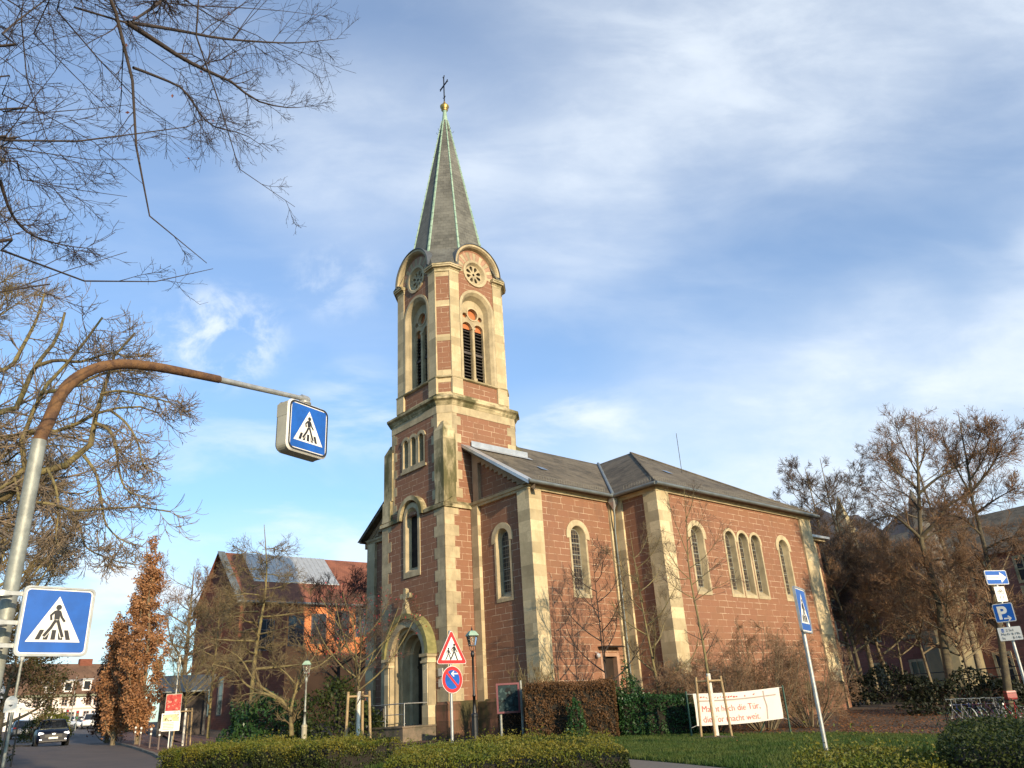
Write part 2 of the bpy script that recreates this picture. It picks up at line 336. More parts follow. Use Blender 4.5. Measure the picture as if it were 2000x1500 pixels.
class MB:
    def __init__(s): s.v = []; s.f = []; s.m = []; s.sm = []
    def add(s, vs, fs, m=0, sm=False):
        o = len(s.v); s.v += [tuple(map(float, x)) for x in vs]; s.f += [tuple(i + o for i in f) for f in fs]
        s.m += [m] * len(fs); s.sm += [sm] * len(fs); return s
    def box(s, x0, x1, y0, y1, z0, z1, m=0, fn=None):
        vs = [(x, y, z) for z in (z0, z1) for y in (y0, y1) for x in (x0, x1)]
        if fn: vs = [fn(*p) for p in vs]
        return s.add(vs, [(0, 2, 3, 1), (4, 5, 7, 6), (0, 1, 5, 4), (2, 6, 7, 3), (0, 4, 6, 2), (1, 3, 7, 5)], m)
    def poly(s, pts, m=0): return s.add(pts, [tuple(range(len(pts)))], m)
    def prism(s, p2, fn, d0, d1, m=0, caps=True, sm=False):      # fn(a, z, d) -> xyz
        n = len(p2); a = [fn(x, z, d0) for x, z in p2]; b = [fn(x, z, d1) for x, z in p2]
        s.add(a + b, [(i, (i + 1) % n, n + (i + 1) % n, n + i) for i in range(n)], m, sm)
        if caps: s.fill([p2], fn, d0, m); s.fill([p2], fn, d1, m)
        return s
    def fill(s, loops, fn, d, m=0):                              # polygon with holes
        ls = [[Vector((x, z, 0)) for x, z in lp] for lp in loops]
        tri = tessellate_polygon(ls); flat = [p for lp in loops for p in lp]
        return s.add([fn(x, z, d) for x, z in flat], [tuple(t) for t in tri], m)
    def ring(s, la, lb, fn, da, db, m=0, sm=False, close=True):  # band between two loops of equal length
        n = len(la); e = n if close else n - 1
        return s.add([fn(x, z, da) for x, z in la] + [fn(x, z, db) for x, z in lb], [(i, (i + 1) % n, n + (i + 1) % n, n + i) for i in range(e)], m, sm)
    def loft(s, rings, m=0, sm=True, cap=True, close=True):
        n = len(rings[0]); vs = [p for r in rings for p in r]; fs = []
        for k in range(len(rings) - 1):
            for i in range(n if close else n - 1): fs.append((k * n + i, k * n + (i + 1) % n, (k + 1) * n + (i + 1) % n, (k + 1) * n + i))
        s.add(vs, fs, m, sm)
        if cap: s.poly(rings[0][::-1], m); s.poly(rings[-1], m)
        return s
    def lathe(s, prof, c=(0, 0, 0), n=16, m=0, sm=True, ang=0):
        return s.loft([[(c[0] + r * math.cos(ang + 2 * math.pi * i / n), c[1] + r * math.sin(ang + 2 * math.pi * i / n), c[2] + z) for i in range(n)] for r, z in prof], m, sm)
    def tube(s, pts, r, n=8, m=0, sm=True):
        P = [Vector(p) for p in pts]; rs = r if isinstance(r, (list, tuple)) else [r] * len(P); rings = []; ref = None
        for i, p in enumerate(P):
            t = (P[min(i + 1, len(P) - 1)] - P[max(i - 1, 0)]).normalized()
            if ref is None: ref = Vector((0, 0, 1)) if abs(t.z) < .9 else Vector((1, 0, 0))
            a = (ref - t * ref.dot(t)).normalized(); b = t.cross(a); ref = a
            rings.append([tuple(p + (a * math.cos(2 * math.pi * k / n) + b * math.sin(2 * math.pi * k / n)) * rs[i]) for k in range(n)])
        return s.loft(rings, m, sm)
    def build(s, name, mats, parent=None, label=None):
        me = bpy.data.meshes.new(name); me.from_pydata(s.v, [], s.f); me.update()
        me.polygons.foreach_set('material_index', s.m); me.polygons.foreach_set('use_smooth', s.sm)
        uv = me.uv_layers.new(name='UVMap'); co = [Vector(v) for v in s.v]
        for p in me.polygons:
            n = p.normal
            if abs(n.z) > .96: t = Vector((1, 0, 0)); b = Vector((0, 1, 0))
            else:
                t = Vector((-n.y, n.x, 0)).normalized(); b = n.cross(t)
                if b.z < 0: b = -b
            for li in p.loop_indices:
                q = co[me.loops[li].vertex_index]; uv.data[li].uv = (q.dot(t), q.dot(b))
        o = link(name, me, parent, mats if isinstance(mats, (list, tuple)) else [mats])
        if label: o['label'] = label
        return o
def arc(cx, cz, r, a0, a1, n): return [(cx + r * math.cos(R(a0 + (a1 - a0) * i / n)), cz + r * math.sin(R(a0 + (a1 - a0) * i / n))) for i in range(n + 1)]
def arched(cx, h, z0, zs, n=14): return [(cx - h, z0), (cx + h, z0)] + arc(cx, zs, h, 0, 180, n)
def circ(cx, cz, r, n=24): return [(cx + r * math.cos(2 * math.pi * i / n), cz + r * math.sin(2 * math.pi * i / n)) for i in range(n)]
def copy_tree(o, parent=None):
    c = o.copy(); C.objects.link(c); c.parent = parent
    for ch in list(o.children): copy_tree(ch, c)
    return c
# ------------------------------------------------------------------ church
CH = thing('church', OC, 'red sandstone church with tall slate spire and pale corner stones beside the street', 'church', rz=PHI)
cu, cv = -2.9, 2.954
front = lambda v0: (lambda a, z, d: (a, v0 - d, z))
side = lambda u0: (lambda a, z, d: (u0 + d, a, z))
left = lambda u0: (lambda a, z, d: (u0 - d, a, z))
back = lambda v0: (lambda a, z, d: (a, v0 + d, z))
def face(k, A):
    if k == 0: return lambda a, z, d: (cu + a, cv - A - d, z)
    if k == 1: return lambda a, z, d: (cu + A + d, cv + a, z)
    if k == 2: return lambda a, z, d: (cu - a, cv + A + d, z)
    return lambda a, z, d: (cu - A - d, cv - a, z)
def window(fn, c, h, z0, zs, ring_w=.22, depth=.32, glass_h=.40, hood=True, nm='window', hr=None):
    """arched stone surround (part) with leaded glass and glazing bars (sub-parts)"""
    b = MB(); o = arched(c, h + ring_w * .55, z0 - .16, zs); i_ = arched(c, h, z0, zs); g = arched(c, glass_h, z0 + .28, zs)
    b.ring(o, i_, fn, .03, .03); b.ring(o, o, fn, .03, -.05)
    b.ring(i_, g, fn, .03, -depth)
    if hood:
        ho = arc(c, zs, hr or h + ring_w, -12, 192, 18); hi = arc(c, zs, h + .02, -12, 192, 18)
        b.ring(ho, hi, fn, .05, .05, close=False); b.ring(ho, ho, fn, .05, -.02, close=False)
        n = len(ho)
        for j in (0, n - 1): b.add([fn(*ho[j], .05), fn(*hi[j], .05), fn(*hi[j], 0), fn(*ho[j], 0)], [(0, 1, 2, 3)])
        b.ring(hi, hi, fn, .05, .02, close=False)
    w = b.build(nm, [PLAIN], CH)
    g2 = MB().fill([g], fn, -depth + .012); g2.build('pane', [LEADED], w)
    f = MB(); z = z0 + .28
    for q in range(1, 5):
        zz = z0 + .28 + (zs + glass_h * .6 - z0 - .28) * q / 5
        f.box(c - glass_h * .99, c + glass_h * .99, -depth + .015, -depth + .05, zz - .018, zz + .018, fn=lambda x, y, z_: fn(x, z_, y))
    f.ring(arched(c, glass_h, z0 + .28, zs), arched(c, glass_h - .035, z0 + .31, zs), fn, -depth + .03, -depth + .03)
    f.build('glazing_bar', [STEELP], w)
    return w
HOLE = lambda c, h, z0, zs: arched(c, h + .03, z0 - .03, zs)
def quoins(fa, fb, z0, z1, step, la=(.86, .62), lb=(.86, .62), p=.012, nm='quoin'):
    """alternating corner stones; fa/fb put (length from the corner, z, proud) on the two faces"""
    b = MB(); z = z0; k = 0
    while z < z1 - .05:
        t = min(z + step, z1) - .006
        for fn, ls in ((fa, la), (fb, lb)):
            if fn: b.box(-p, ls[k % 2], -.02, p, z, t, fn=lambda x, y, zz, f_=fn: f_(x, zz, y))
        z += step; k += 1
    return b.build(nm, [PLAIN], CH)
PL = 1.65
# --- tower, lower stage
b = MB(); TZ = 10.95
b.fill([[(-5.8, PL), (0, PL), (0, TZ), (-5.8, TZ)], HOLE(-2.88, .55, 8.0, 10.95 - .0) if False else arched(-2.88, .58, 7.95, 10.55), [(-4.2, PL), (-1.6, PL), (-1.6, 3.8)] + arc(-2.9, 3.8, 1.3, 10, 170, 12) + [(-4.2, 3.8)]], front(0), 0)
b.poly([(0, 0, PL), (0, 2, PL), (0, 2, TZ), (0, 0, TZ)]); b.poly([(-5.8, 0, PL), (-5.8, 2, PL), (-5.8, 2, TZ), (-5.8, 0, TZ)])
# upper stage: octagon like shaft with four broad faces
A1, c1 = 2.79, .58
for k in range(4):
    fn = face(k, A1); h = A1 - c1
    holes = [arched(a, .25, 13.72, 15.08, 8) for a in (-.74, 0, .74)] if k == 0 else []
    b.fill([[(-h, 10.9), (h, 10.9), (h, 16.1), (-h, 16.1)]] + holes, fn, 0)
    f2 = face((k + 1) % 4, A1)
    b.poly([fn(h, 10.9, 0), f2(-h, 10.9, 0), f2(-h, 16.1, 0), fn(h, 16.1, 0)])
A2, c2 = 2.52, .58
ROSE_Z, SPR_B = 25.52, 23.05
for k in range(4):
    fn = face(k, A2); h = A2 - c2
    out = [(-h, 16.9), (h, 16.9), (h, 25.5), (1.55, 25.5)] + arc(0, 25.66, 1.55, 0, 180, 18) + [(-1.55, 25.5), (-h, 25.5)]
    b.fill([out, arched(0, 1.16, 18.4, SPR_B), circ(0, ROSE_Z, .74)], fn, 0)
    f2 = face((k + 1) % 4, A2)
    b.poly([fn(h, 16.9, 0), f2(-h, 16.9, 0), f2(-h, 25.5, 0), fn(h, 25.5, 0)])
TOWER = b.build('tower', [RED], CH)
# plinth of the whole church
b = MB()
def plinth_run(pts):
    for (x0, y0), (x1, y1) in zip(pts[:-1], pts[1:]):
        d = Vector((x1 - x0, y1 - y0, 0)).normalized(); n = Vector((d.y, -d.x, 0))
        q = lambda s, t, z: (x0 + d.x * s + n.x * t, y0 + d.y * s + n.y * t, z)
        l = math.hypot(x1 - x0, y1 - y0)
        b.box(-.0, l, -.05, .10, -1.2, PL - .12, fn=lambda x, y, z: q(x, y, z))
        b.add([q(0, .10, PL - .12), q(l, .10, PL - .12), q(l, 0, PL + .01), q(0, 0, PL + .01)], [(0, 1, 2, 3)])
plinth_run([(-5.8, 0), (-4.95, 0)]); b.build('plinth', [PLINTH], CH); b = MB(); plinth_run([(-.85, 0), (0, 0)]); plinth_run([(0, -.1), (0, 1.73)]); plinth_run([(0.1, 1.73), (4.47, 1.73)]); plinth_run([(4.47, 1.63), (4.47, 7.7)]); plinth_run([(4.57, 7.7), (7.36, 7.7)])
plinth_run([(7.36, 7.6), (7.36, 22.4)]); b.build('plinth', [PLINTH], CH); b = MB(); plinth_run([(-10.27, 1.73), (-5.8, 1.73)])
b.build('plinth', [PLINTH], CH)
quoins(lambda x, z, d: (-x, -d, z), lambda x, z, d: (d, x, z), PL, TZ - .02, .55, (.88, .64), (.90, .62))
quoins(lambda x, z, d: (-5.8 + x, -d, z), None, PL, TZ - .02, .55, (.92, .62))
# string course with hood over the tall window
b = MB(); sp_ = 10.95
for x0, x1 in ((-5.92, -4.05), (-1.71, .12)):
    b.box(x0, x1, -.12, .5, sp_ - .16, sp_); b.poly([(x0, -.12, sp_ + .003), (x1, -.12, sp_ + .003), (x1, .5, sp_ + .42), (x0, .5, sp_ + .42)])
b.box(-.06, .12, -.118, 1.8, sp_ - .161, sp_ - .002); b.poly([(.12, -.12, sp_ + .002), (.12, 1.8, sp_ + .002), (-.3, 1.8, sp_ + .42), (-.3, .3, sp_ + .42)])
b.box(-5.92, -5.7, -.118, 1.8, sp_ - .161, sp_ - .002); b.poly([(-5.92, -.12, sp_ + .002), (-5.92, 1.8, sp_ + .002), (-5.5, 1.8, sp_ + .42), (-5.5, .3, sp_ + .42)])
o_, i_ = arc(-2.88, 10.80, 1.17, 0, 180, 18), arc(-2.88, 10.80, .93, 0, 180, 18)
b.ring(o_, i_, front(0), .20, .20, close=False); b.ring(o_, o_, front(0), .20, -.3, close=False); b.ring(i_, i_, front(0), .20, -.1, close=False)
b.build('string_course', [MOSSY], CH)
# tall lancet window of the tower
b = MB(); fn = front(0); c = -2.88
o = arched(c, .76, 7.72, 10.85); i_ = arched(c, .56, 8.0, 10.80); g = arched(c, .42, 8.25, 10.70)
b.ring(o, i_, fn, .05, .05); b.ring(o, o, fn, .05, -.05); b.ring(i_, g, fn, .05, -.27)
w = b.build('window', [PLAIN], CH)
MB().fill([g], fn, -.25).build('pane', [DARKGL], w)
# triple blind lights of the second stage
b = MB(); fn = face(0, A1); gl = MB()
for a in (-.74, 0, .74):
    o = arched(a, .37, 13.55, 15.10, 10); i_ = arched(a, .24, 13.74, 15.10, 10)
    b.ring(o, i_, fn, .05, .05); b.ring(i_, i_, fn, .05, -.34); gl.fill([i_], fn, -.30)
    b.ring(arc(a, 15.10, .44, 8, 172, 12), arc(a, 15.10, .26, 8, 172, 12), fn, .075, .075, close=False); b.ring(arc(a, 15.10, .44, 8, 172, 12), arc(a, 15.10, .44, 8, 172, 12), fn, .075, 0, close=False)
b.box(-1.2, 1.2, -.02, .09, 13.42, 13.56, fn=lambda x, y, z: fn(x, z, y))
w = b.build('window', [PLAIN], CH); gl.build('pane', [simple('grey_louvre_board', (.17, .15, .11), .8)], w)
# corner buttresses with pointed caps
def buttress(sx, x0):
    b = MB(); q = lambda x, y, z: (x0 - sx * x, y, z)
    w_ = .78; zt = 15.0
    b.box(0, w_, 0, w_, TZ + .1, 12.2, fn=q); b.box(.05, w_ + .1, .05, w_ + .1, 12.2, zt, fn=q)
    b.add([q(.05, .05, zt), q(.88, .05, zt), q(.88, .88, zt), q(.05, .88, zt), q(.30, .30, 15.55), q(.9, .30, 15.55), q(.9, .9, 15.8), q(.30, .9, 15.55)], [(0, 1, 5, 4), (3, 0, 4, 7), (4, 5, 6, 7)])
    b.add([q(-.03, -.03, TZ + .1), q(w_ + .03, -.03, TZ + .1), q(w_ + .03, w_ + .03, TZ + .1), q(-.03, w_ + .03, TZ + .1), q(.0, .0, TZ + .38), q(w_, 0, TZ + .38), q(w_, w_, TZ + .38), q(0, w_, TZ + .38)], [(0, 1, 5, 4), (1, 2, 6, 5), (2, 3, 7, 6), (3, 0, 4, 7)])
    b.build('buttress', [MOSSY], CH)
buttress(1, .02); buttress(-1, -5.82)
for k, s in ((0, 1), (0, -1), (1, -1), (1, 1)):
    fn = face(k, A1); hh = A1 - c1
    quoins((lambda x, z, d, f_=fn, s_=s: f_(s_ * (hh - x), z, d)), None, 11.4, 16.1, .5, (.52, .30) if k == 0 else (.56, .30))
# rear corner buttresses, lower
for (x0, sx) in ((.02, 1), (-5.82, -1)):
    b = MB(); q = lambda x, y, z: (x0 - sx * x, 5.93 - y, z)
    b.box(.15, .95, .15, .95, 11, 14.6, fn=q)
    b.add([q(.15, .15, 14.6), q(.95, .15, 14.6), q(.95, .95, 14.6), q(.15, .95, 14.6), q(.5, .5, 15.2), q(.95, .5, 15.2), q(.95, .95, 15.2), q(.5, .95, 15.2)], [(0, 1, 5, 4), (3, 0, 4, 7), (4, 5, 6, 7)])
    b.build('buttress', [MOSSY], CH)
def octo(A, c, z):
    o = A; r = []
    for k in range(4):
        fn = face(k, A); r += [fn(-(A - c), z, 0), fn(A - c, z, 0)]
    return r
def band(prof, c0, mats, nm, parent=CH, A0=0):
    b = MB(); b.loft([octo(A0 + o, c0 + .586 * o, z) for o, z in prof], sm=False); return b.build(nm, mats, parent)
band([(0.03, 16.05), (.03, 16.52)], c1, [PLAIN], 'frieze', A0=A1)
band([(.05, 16.50), (.08, 16.56), (.12, 16.62), (.16, 16.72), (.29, 16.80), (.29, 16.92), (-.05, 17.12)], c1, [MOSSY], 'cornice', A0=A1)
band([(.10, 17.0), (.10, 17.28), (.04, 17.34)], c2, [MOSSY], 'base_course', A0=A2)
# --- belfry dressings, all four faces
pil = MB(); st = MB()
for k in range(4):
    fn = face(k, A2); f2 = face((k + 1) % 4, A2); h = A2 - c2
    for s in (-1, 1):
        x0, x1 = sorted((s * 1.30, s * (h + .024)))
        pil.box(x0, x1, -.02, .06, 18.36, 25.1, fn=lambda x, y, z: fn(x, z, y))
        x0, x1 = sorted((s * 1.26, s * (h + .05)))
        pil.box(x0, x1, -.02, .12, 17.3, 18.3, fn=lambda x, y, z: fn(x, z, y))
    # pale bands on the chamfers
    g1, g2 = face(k, A1), face((k + 1) % 4, A1); hh = A1 - c1; pil.poly([g1(hh + .004, 14.6, .012), g2(-hh - .004, 14.6, .012), g2(-hh - .004, 16.1, .012), g1(hh + .004, 16.1, .012)])
    for z0, z1 in ((17.3, 17.42), (18.0, 18.3), (18.36, 18.75), (20.55, 20.95), (22.75, 23.15), (24.75, 25.1)):
        a, b_, c_, d_ = fn(h + .005, z0, .012), f2(-h - .005, z0, .012), f2(-h - .005, z1, .012), fn(h + .005, z1, .012)
        pil.poly([a, b_, c_, d_])
    o1, o2 = .10, .17
    st.loft([[fn(h + .4142 * o, z, o) if e == 0 else (f2(-h - .4142 * o, z, o) if e == 1 else (fn(-h - .4142 * o, z, o))) for e in (2, 0, 1)] for o, z in ((.03, 18.24), (.14, 18.28), (.16, 18.34), (.03, 18.42))], sm=False, cap=False, close=False)
pil.build('pilaster', [PALE], CH); st.build('string_course', [TRIM], CH)
hip_skirt = []
for k in range(4):
    fn = face(k, A2)
    # splayed round-arched surround
    b = MB(); o = arched(0, 1.28, 18.40, SPR_B, 20); i0 = arched(0, 1.12, 18.40, SPR_B, 20); i1 = arched(0, .98, 18.5, SPR_B - .02, 20); g = arched(0, .83, 18.62, SPR_B - .08, 20)
    b.ring(o, i0, fn, .07, .07); b.ring(o, o, fn, .07, -.03); b.ring(i0, i1, fn, .07, -.10); b.ring(i1, g, fn, -.10, -.46)
    w = b.build('belfry_window', [PLAIN], CH)
    b = MB(); lan = [arched(s * .43, .335, 18.66, 21.98, 12) for s in (-1, 1)]
    ocu = circ(0, 22.92, .37, 20); sm_ = [circ(s * .56, 22.74, .17, 10) for s in (-1, 1)]
    b.fill([arched(0, .86, 18.58, SPR_B - .08, 20)] + lan + [ocu] + sm_, fn, -.40)
    for lp in lan + [ocu] + sm_: b.ring(lp, lp, fn, -.40, -.58)
    for lp, r_ in ((ocu, 1.18),): b.ring(circ(0, 22.92, .45, 20), ocu, fn, -.36, -.36); b.ring(circ(0, 22.92, .45, 20), circ(0, 22.92, .45, 20), fn, -.36, -.40)
    cap_ = [fn(0, 0, -.36)]
    for z, r_ in ((21.9, .13), (18.62, .13)): b.box(-r_, r_, -.46, -.30, z, z + .14, fn=lambda x, y, zz: fn(x, zz, y))
    pth = [fn(0, 18.6, -.38), fn(0, 22.0, -.38)]; b.tube(pth, .085, 8)
    b.build('tracery', [PLAIN], w)
    b = MB(); b.fill([arched(0, .86, 21.95, SPR_B - .08, 16)], fn, -.60); b.build('tracery_boarding', [ORANGE], w)
    b = MB()
    for s in (-1, 1):
        for q in range(16):
            z = 18.68 + q * .205
            b.add([fn(s * .43 - .34, z, -.50), fn(s * .43 + .34, z, -.50), fn(s * .43 + .34, z + .10, -.66), fn(s * .43 - .34, z + .10, -.66)] + [fn(s * .43 - .34, z + .025, -.50), fn(s * .43 + .34, z + .025, -.50), fn(s * .43 + .34, z + .125, -.66), fn(s * .43 - .34, z + .125, -.66)],
                  [(0, 1, 2, 3), (4, 5, 6, 7), (0, 1, 5, 4)])
        b.box(s * .43 - .34, s * .43 + .34, -.58, -.47, 20.28, 20.42, fn=lambda x, y, z: fn(x, z, y))
    b.build('louvre', [LOUVRE], w)
    MB().fill([[(-.86, 18.5), (.86, 18.5), (.86, 22), (-.86, 22)]], fn, -.72).build('dark_opening', [DARKIN], w)
    # rose window
    b = MB(); b.ring(circ(0, ROSE_Z, .90), circ(0, ROSE_Z, .74), fn, .07, .07); b.ring(circ(0, ROSE_Z, .90), circ(0, ROSE_Z, .90), fn, .07, -.02); b.ring(circ(0, ROSE_Z, .74), circ(0, ROSE_Z, .62), fn, .07, -.12)
    pet = []
    for q in range(8):
        a = q * math.pi / 4 + math.pi / 8; ca, sa = math.cos(a), math.sin(a)
        loc_ = [(.20, 0), (.34, -.085)] + [(.46 + .115 * math.cos(R(t_)), .115 * math.sin(R(t_))) for t_ in range(-75, 76, 25)] + [(.34, .085)]
        pet.append([(x * ca - y * sa, ROSE_Z + x * sa + y * ca) for x, y in loc_])
    b.fill([circ(0, ROSE_Z, .64), circ(0, ROSE_Z, .085, 10)] + pet, fn, -.12)
    for lp in pet: b.ring(lp, lp, fn, -.12, -.30)
    w = b.build('rose_window', [PLAIN], CH); MB().fill([circ(0, ROSE_Z, .7)], fn, -.28).build('pane', [DARKIN], w)
    b = MB(); nv = 17
    for q in range(nv):
        a0, a1 = -8 + 196 * q / nv + .5, -8 + 196 * (q + 1) / nv - .5
        o, i_ = arc(0, ROSE_Z, 1.44, a0, a1, 3), arc(0, ROSE_Z, .92, a0, a1, 3)
        b.ring(o, i_, fn, .012, .012, m=q % 2, close=False)
    b.build('voussoir', [PLAIN, PINK], CH)
    # round gable hood over the rose, with its small barrel roof behind
    b = MB(); HZ = 25.66
    b.ring(arc(0, HZ, 1.68, 0, 180, 24), arc(0, HZ, 1.56, 0, 180, 24), fn, .34, .34, close=False)
    b.ring(arc(0, HZ, 1.56, 0, 180, 24), arc(0, HZ, 1.50, 0, 180, 24), fn, .34, .22, close=False)
    b.ring(arc(0, HZ, 1.50, 0, 180, 24), arc(0, HZ, 1.44, 0, 180, 24), fn, .22, .0, close=False)
    b.ring(arc(0, HZ, 1.68, 0, 180, 24), arc(0, HZ, 1.68, 0, 180, 24), fn, .34, .20, close=False)
    b.build('gable_moulding', [PLAIN], CH)
    b = MB(); b.ring(arc(0, HZ, 1.70, -3, 183, 24), arc(0, HZ, 1.74, -3, 183, 24), fn, .39, .39, close=False); b.ring(arc(0, HZ, 1.74, -3, 183, 24), arc(0, HZ, 1.74, -3, 183, 24), fn, .39, -1.5, sm=True, close=False); b.ring(arc(0, HZ, 1.70, -3, 183, 24), arc(0, HZ, 1.70, -3, 183, 24), fn, .39, .20, close=False)
    b.build('gable_roof', [LEAD], CH)
    # corner entablature between the round gables
    f2 = face((k + 1) % 4, A2); h = A2 - c2
    b = MB()
    for o0, z0, o1, z1 in ((.07, 25.06, .07, 25.22), (.10, 25.22, .16, 25.30), (.27, 25.30, .27, 25.40), (.31, 25.40, .31, 25.50)):
        def rg(o, z): return [fn(1.28 - o * .3, z, -.5), fn(1.28 - o * .3, z, o), fn(h + .4142 * o, z, o), f2(-h - .4142 * o, z, o), f2(-1.28 + o * .3, z, o), f2(-1.28 + o * .3, z, -.5)]
        b.loft([rg(o0, z0), rg(o1, z1)], sm=False)
    b.build('corner_cornice', [TRIM], CH)
    # slate skirt from the corner cornice up to the diagonal face of the spire
    def oct_pt(i, z):
        Aa = 2.56 * (40.15 - z) / (40.15 - 25.5); a = R(22.5 + 45 * i); r = Aa / math.cos(R(22.5)); return (cu + r * math.cos(a), cv + r * math.sin(a), z)
    iA, iB = {0: (6, 7), 1: (0, 1), 2: (2, 3), 3: (4, 5)}[k]
    zt = 27.2; tA, tB = oct_pt(iA, zt), oct_pt(iB, zt)
    zb = 25.51; o = .33
    p0, p1, p2, p3 = fn(1.45, zb, o), fn(h + .4142 * o, zb, o), f2(-h - .4142 * o, zb, o), f2(-1.45, zb, o)
    sk_ = MB(); sk_.poly([p1, p2, tB, tA]); sk_.poly([p0, p1, tA]); sk_.poly([p2, p3, tB]); hip_skirt.append(sk_)
b = MB(); b.loft([[oct_pt(i, z) for i in range(8)] for z in (27.2, 32, 39.0)], sm=False)
spire = b.build('spire', [SPIRE], CH); _sk = [q.build('skirt', [SPIRE], spire) for q in hip_skirt]
for i in range(8):
    b = MB(); n_ = 22
    for q in range(n_):
        z0 = 27.0 + (39.0 - 27.0) * q / n_; z1 = 27.0 + (39.0 - 27.0) * (q + .97) / n_
        p0, p1 = Vector(oct_pt(i, z0)), Vector(oct_pt(i, z1)); d = Vector((p0.x - cu, p0.y - cv, 0)).normalized(); t = Vector((-d.y, d.x, 0)); wd = .085 - .035 * q / n_
        pts = []
        for p, g_ in ((p0, .05), (p1, .035)):
            pts += [p - t * wd - d * .04, p - t * wd * .6 + d * g_, p + t * wd * .6 + d * g_, p + t * wd - d * .04]
        b.add(pts, [(0, 1, 5, 4), (1, 2, 6, 5), (2, 3, 7, 6), (0, 1, 2, 3), (4, 5, 6, 7)])
    b.build('hip_strip', [COPPER], spire)
b = MB(); b.lathe([(.24, 38.7), (.17, 39.3), (.12, 39.85), (.20, 40.0)], (cu, cv, 0), 12); b.build('finial', [COPPER], spire)
b = MB(); b.lathe([(.14, 39.9), (.24, 40.0), (.18, 40.08), (.31, 40.24), (.32, 40.34), (.18, 40.50), (.10, 40.62), (.06, 40.75)], (cu, cv, 0), 12); b.build('gilded_knob', [GOLD], spire)
b = MB(); b.tube([(cu, cv, 40.7), (cu, cv, 43.0)], .045, 6)
dx, dy = .99, -.14
b.tube([(cu - dx * .5, cv - dy * .5, 42.25), (cu + dx * .5, cv + dy * .5, 42.25)], .05, 6)
for s in (-1, 1):
    for e in (-.09, .09): b.tube([(cu + s * dx * .45, cv + s * dy * .45, 42.25), (cu + s * dx * .56, cv + s * dy * .56, 42.25 + e)], .04, 5)
for e in (-.1, .1): b.tube([(cu, cv, 42.9), (cu + dx * e, cv + dy * e, 43.1)], .04, 5)
b.tube([(cu - dx * .14, cv, 41.2), (cu, cv, 41.05), (cu + dx * .14, cv, 41.2)], .03, 5)
b.build('cross', [IRON], spire)
b = MB()
for s in ((1, 0), (.71, .71), (-.71, -.71), (0, -1)): b.tube([(cu + s[0] * .33, cv + s[1] * .33, 38.0), (cu + s[0] * .55, cv + s[1] * .55, 37.95), (cu + s[0] * .6, cv + s[1] * .6, 38.1)], .015, 4)
b.build('ladder_hook', [IRON], spire)

# --- portal
PC = -2.9; b = MB(); fn = front(0); PD = .42
def arch_outline(r, zs, z0): return [(PC - r, z0), (PC - r, zs)] + arc(PC, zs, r, 180, 0, 22) + [(PC + r, z0)]
FZ = .72
o, i_ = arch_outline(1.92, 3.8, FZ), arch_outline(1.42, 3.8, FZ)
b.ring(o, i_, fn, PD, PD, close=False); b.ring(o, o, fn, PD, -.02, close=False)
i2, i3, i4 = arch_outline(1.26, 3.8, FZ), arch_outline(1.10, 3.78, FZ), arch_outline(.96, 3.76, FZ)
b.ring(i_, i_, fn, PD, .18, close=False); b.ring(i_, i2, fn, .18, .18, close=False); b.ring(i2, i2, fn, .18, -.12, close=False); b.ring(i2, i3, fn, -.12, -.12, close=False); b.ring(i3, i3, fn, -.12, -.55, close=False); b.ring(i3, i4, fn, -.55, -.62, close=False); b.ring(i4, i4, fn, -.62, -1.0, close=False)
PORT = b.build('portal', [PLAIN], CH)
for s in (-1, 1):
    b = MB()
    x0, x1 = sorted((PC + s * 1.40, PC + s * 1.98)); b.box(x0, x1, -PD - .10, .02, 3.42, 3.52); b.box(x0 - .04, x1 + .04, -PD - .14, .02, 3.70, 3.84)
    x0, x1 = sorted((PC + s * 1.45, PC + s * 1.95)); b.box(x0, x1, -PD - .06, .02, 3.52, 3.70); b.box(x0, x1, -PD - .06, .02, FZ - .7, 1.55)
    x0, x1 = sorted((PC + s * 1.52, PC + s * 1.88)); b.box(x0, x1, -PD - .04, -.1, 1.55, 3.42)
    b.build('jamb_pilaster', [PALE], PORT)
b = MB(); ho, hi = arc(PC, 3.82, 2.06, 0, 180, 26), arc(PC, 3.82, 1.80, 0, 180, 26)
b.ring(ho, hi, fn, PD + .12, PD + .12, close=False); b.ring(ho, ho, fn, PD + .12, 0, close=False); b.ring(hi, hi, fn, PD + .12, PD, close=False)
for p, q in ((ho[0], hi[0]), (ho[-1], hi[-1])): b.poly([fn(*p, PD + .12), fn(*q, PD + .12), fn(*q, 0), fn(*p, 0)])
b.build('hood_mould', [MOSS], PORT)
b = MB(); b.fill([[(PC - .97, FZ), (PC + .97, FZ)] + arc(PC, 3.76, .97, 0, 180, 18)], fn, -.98, 0)
DO = b.build('door', [DOORW], PORT)
b = MB()
for s in (-1, 1):
    for z0, z1 in ((FZ + .15, 1.6), (1.75, 3.2)): b.box(PC + s * .48 - .34, PC + s * .48 + .34, .945, .975, z0, z1)
b.box(PC - .97, PC + .97, .93, .975, 3.32, 3.46); b.box(PC - .025, PC + .025, .94, .975, FZ, 3.32)
b.build('door_panel', [DOORW], DO)
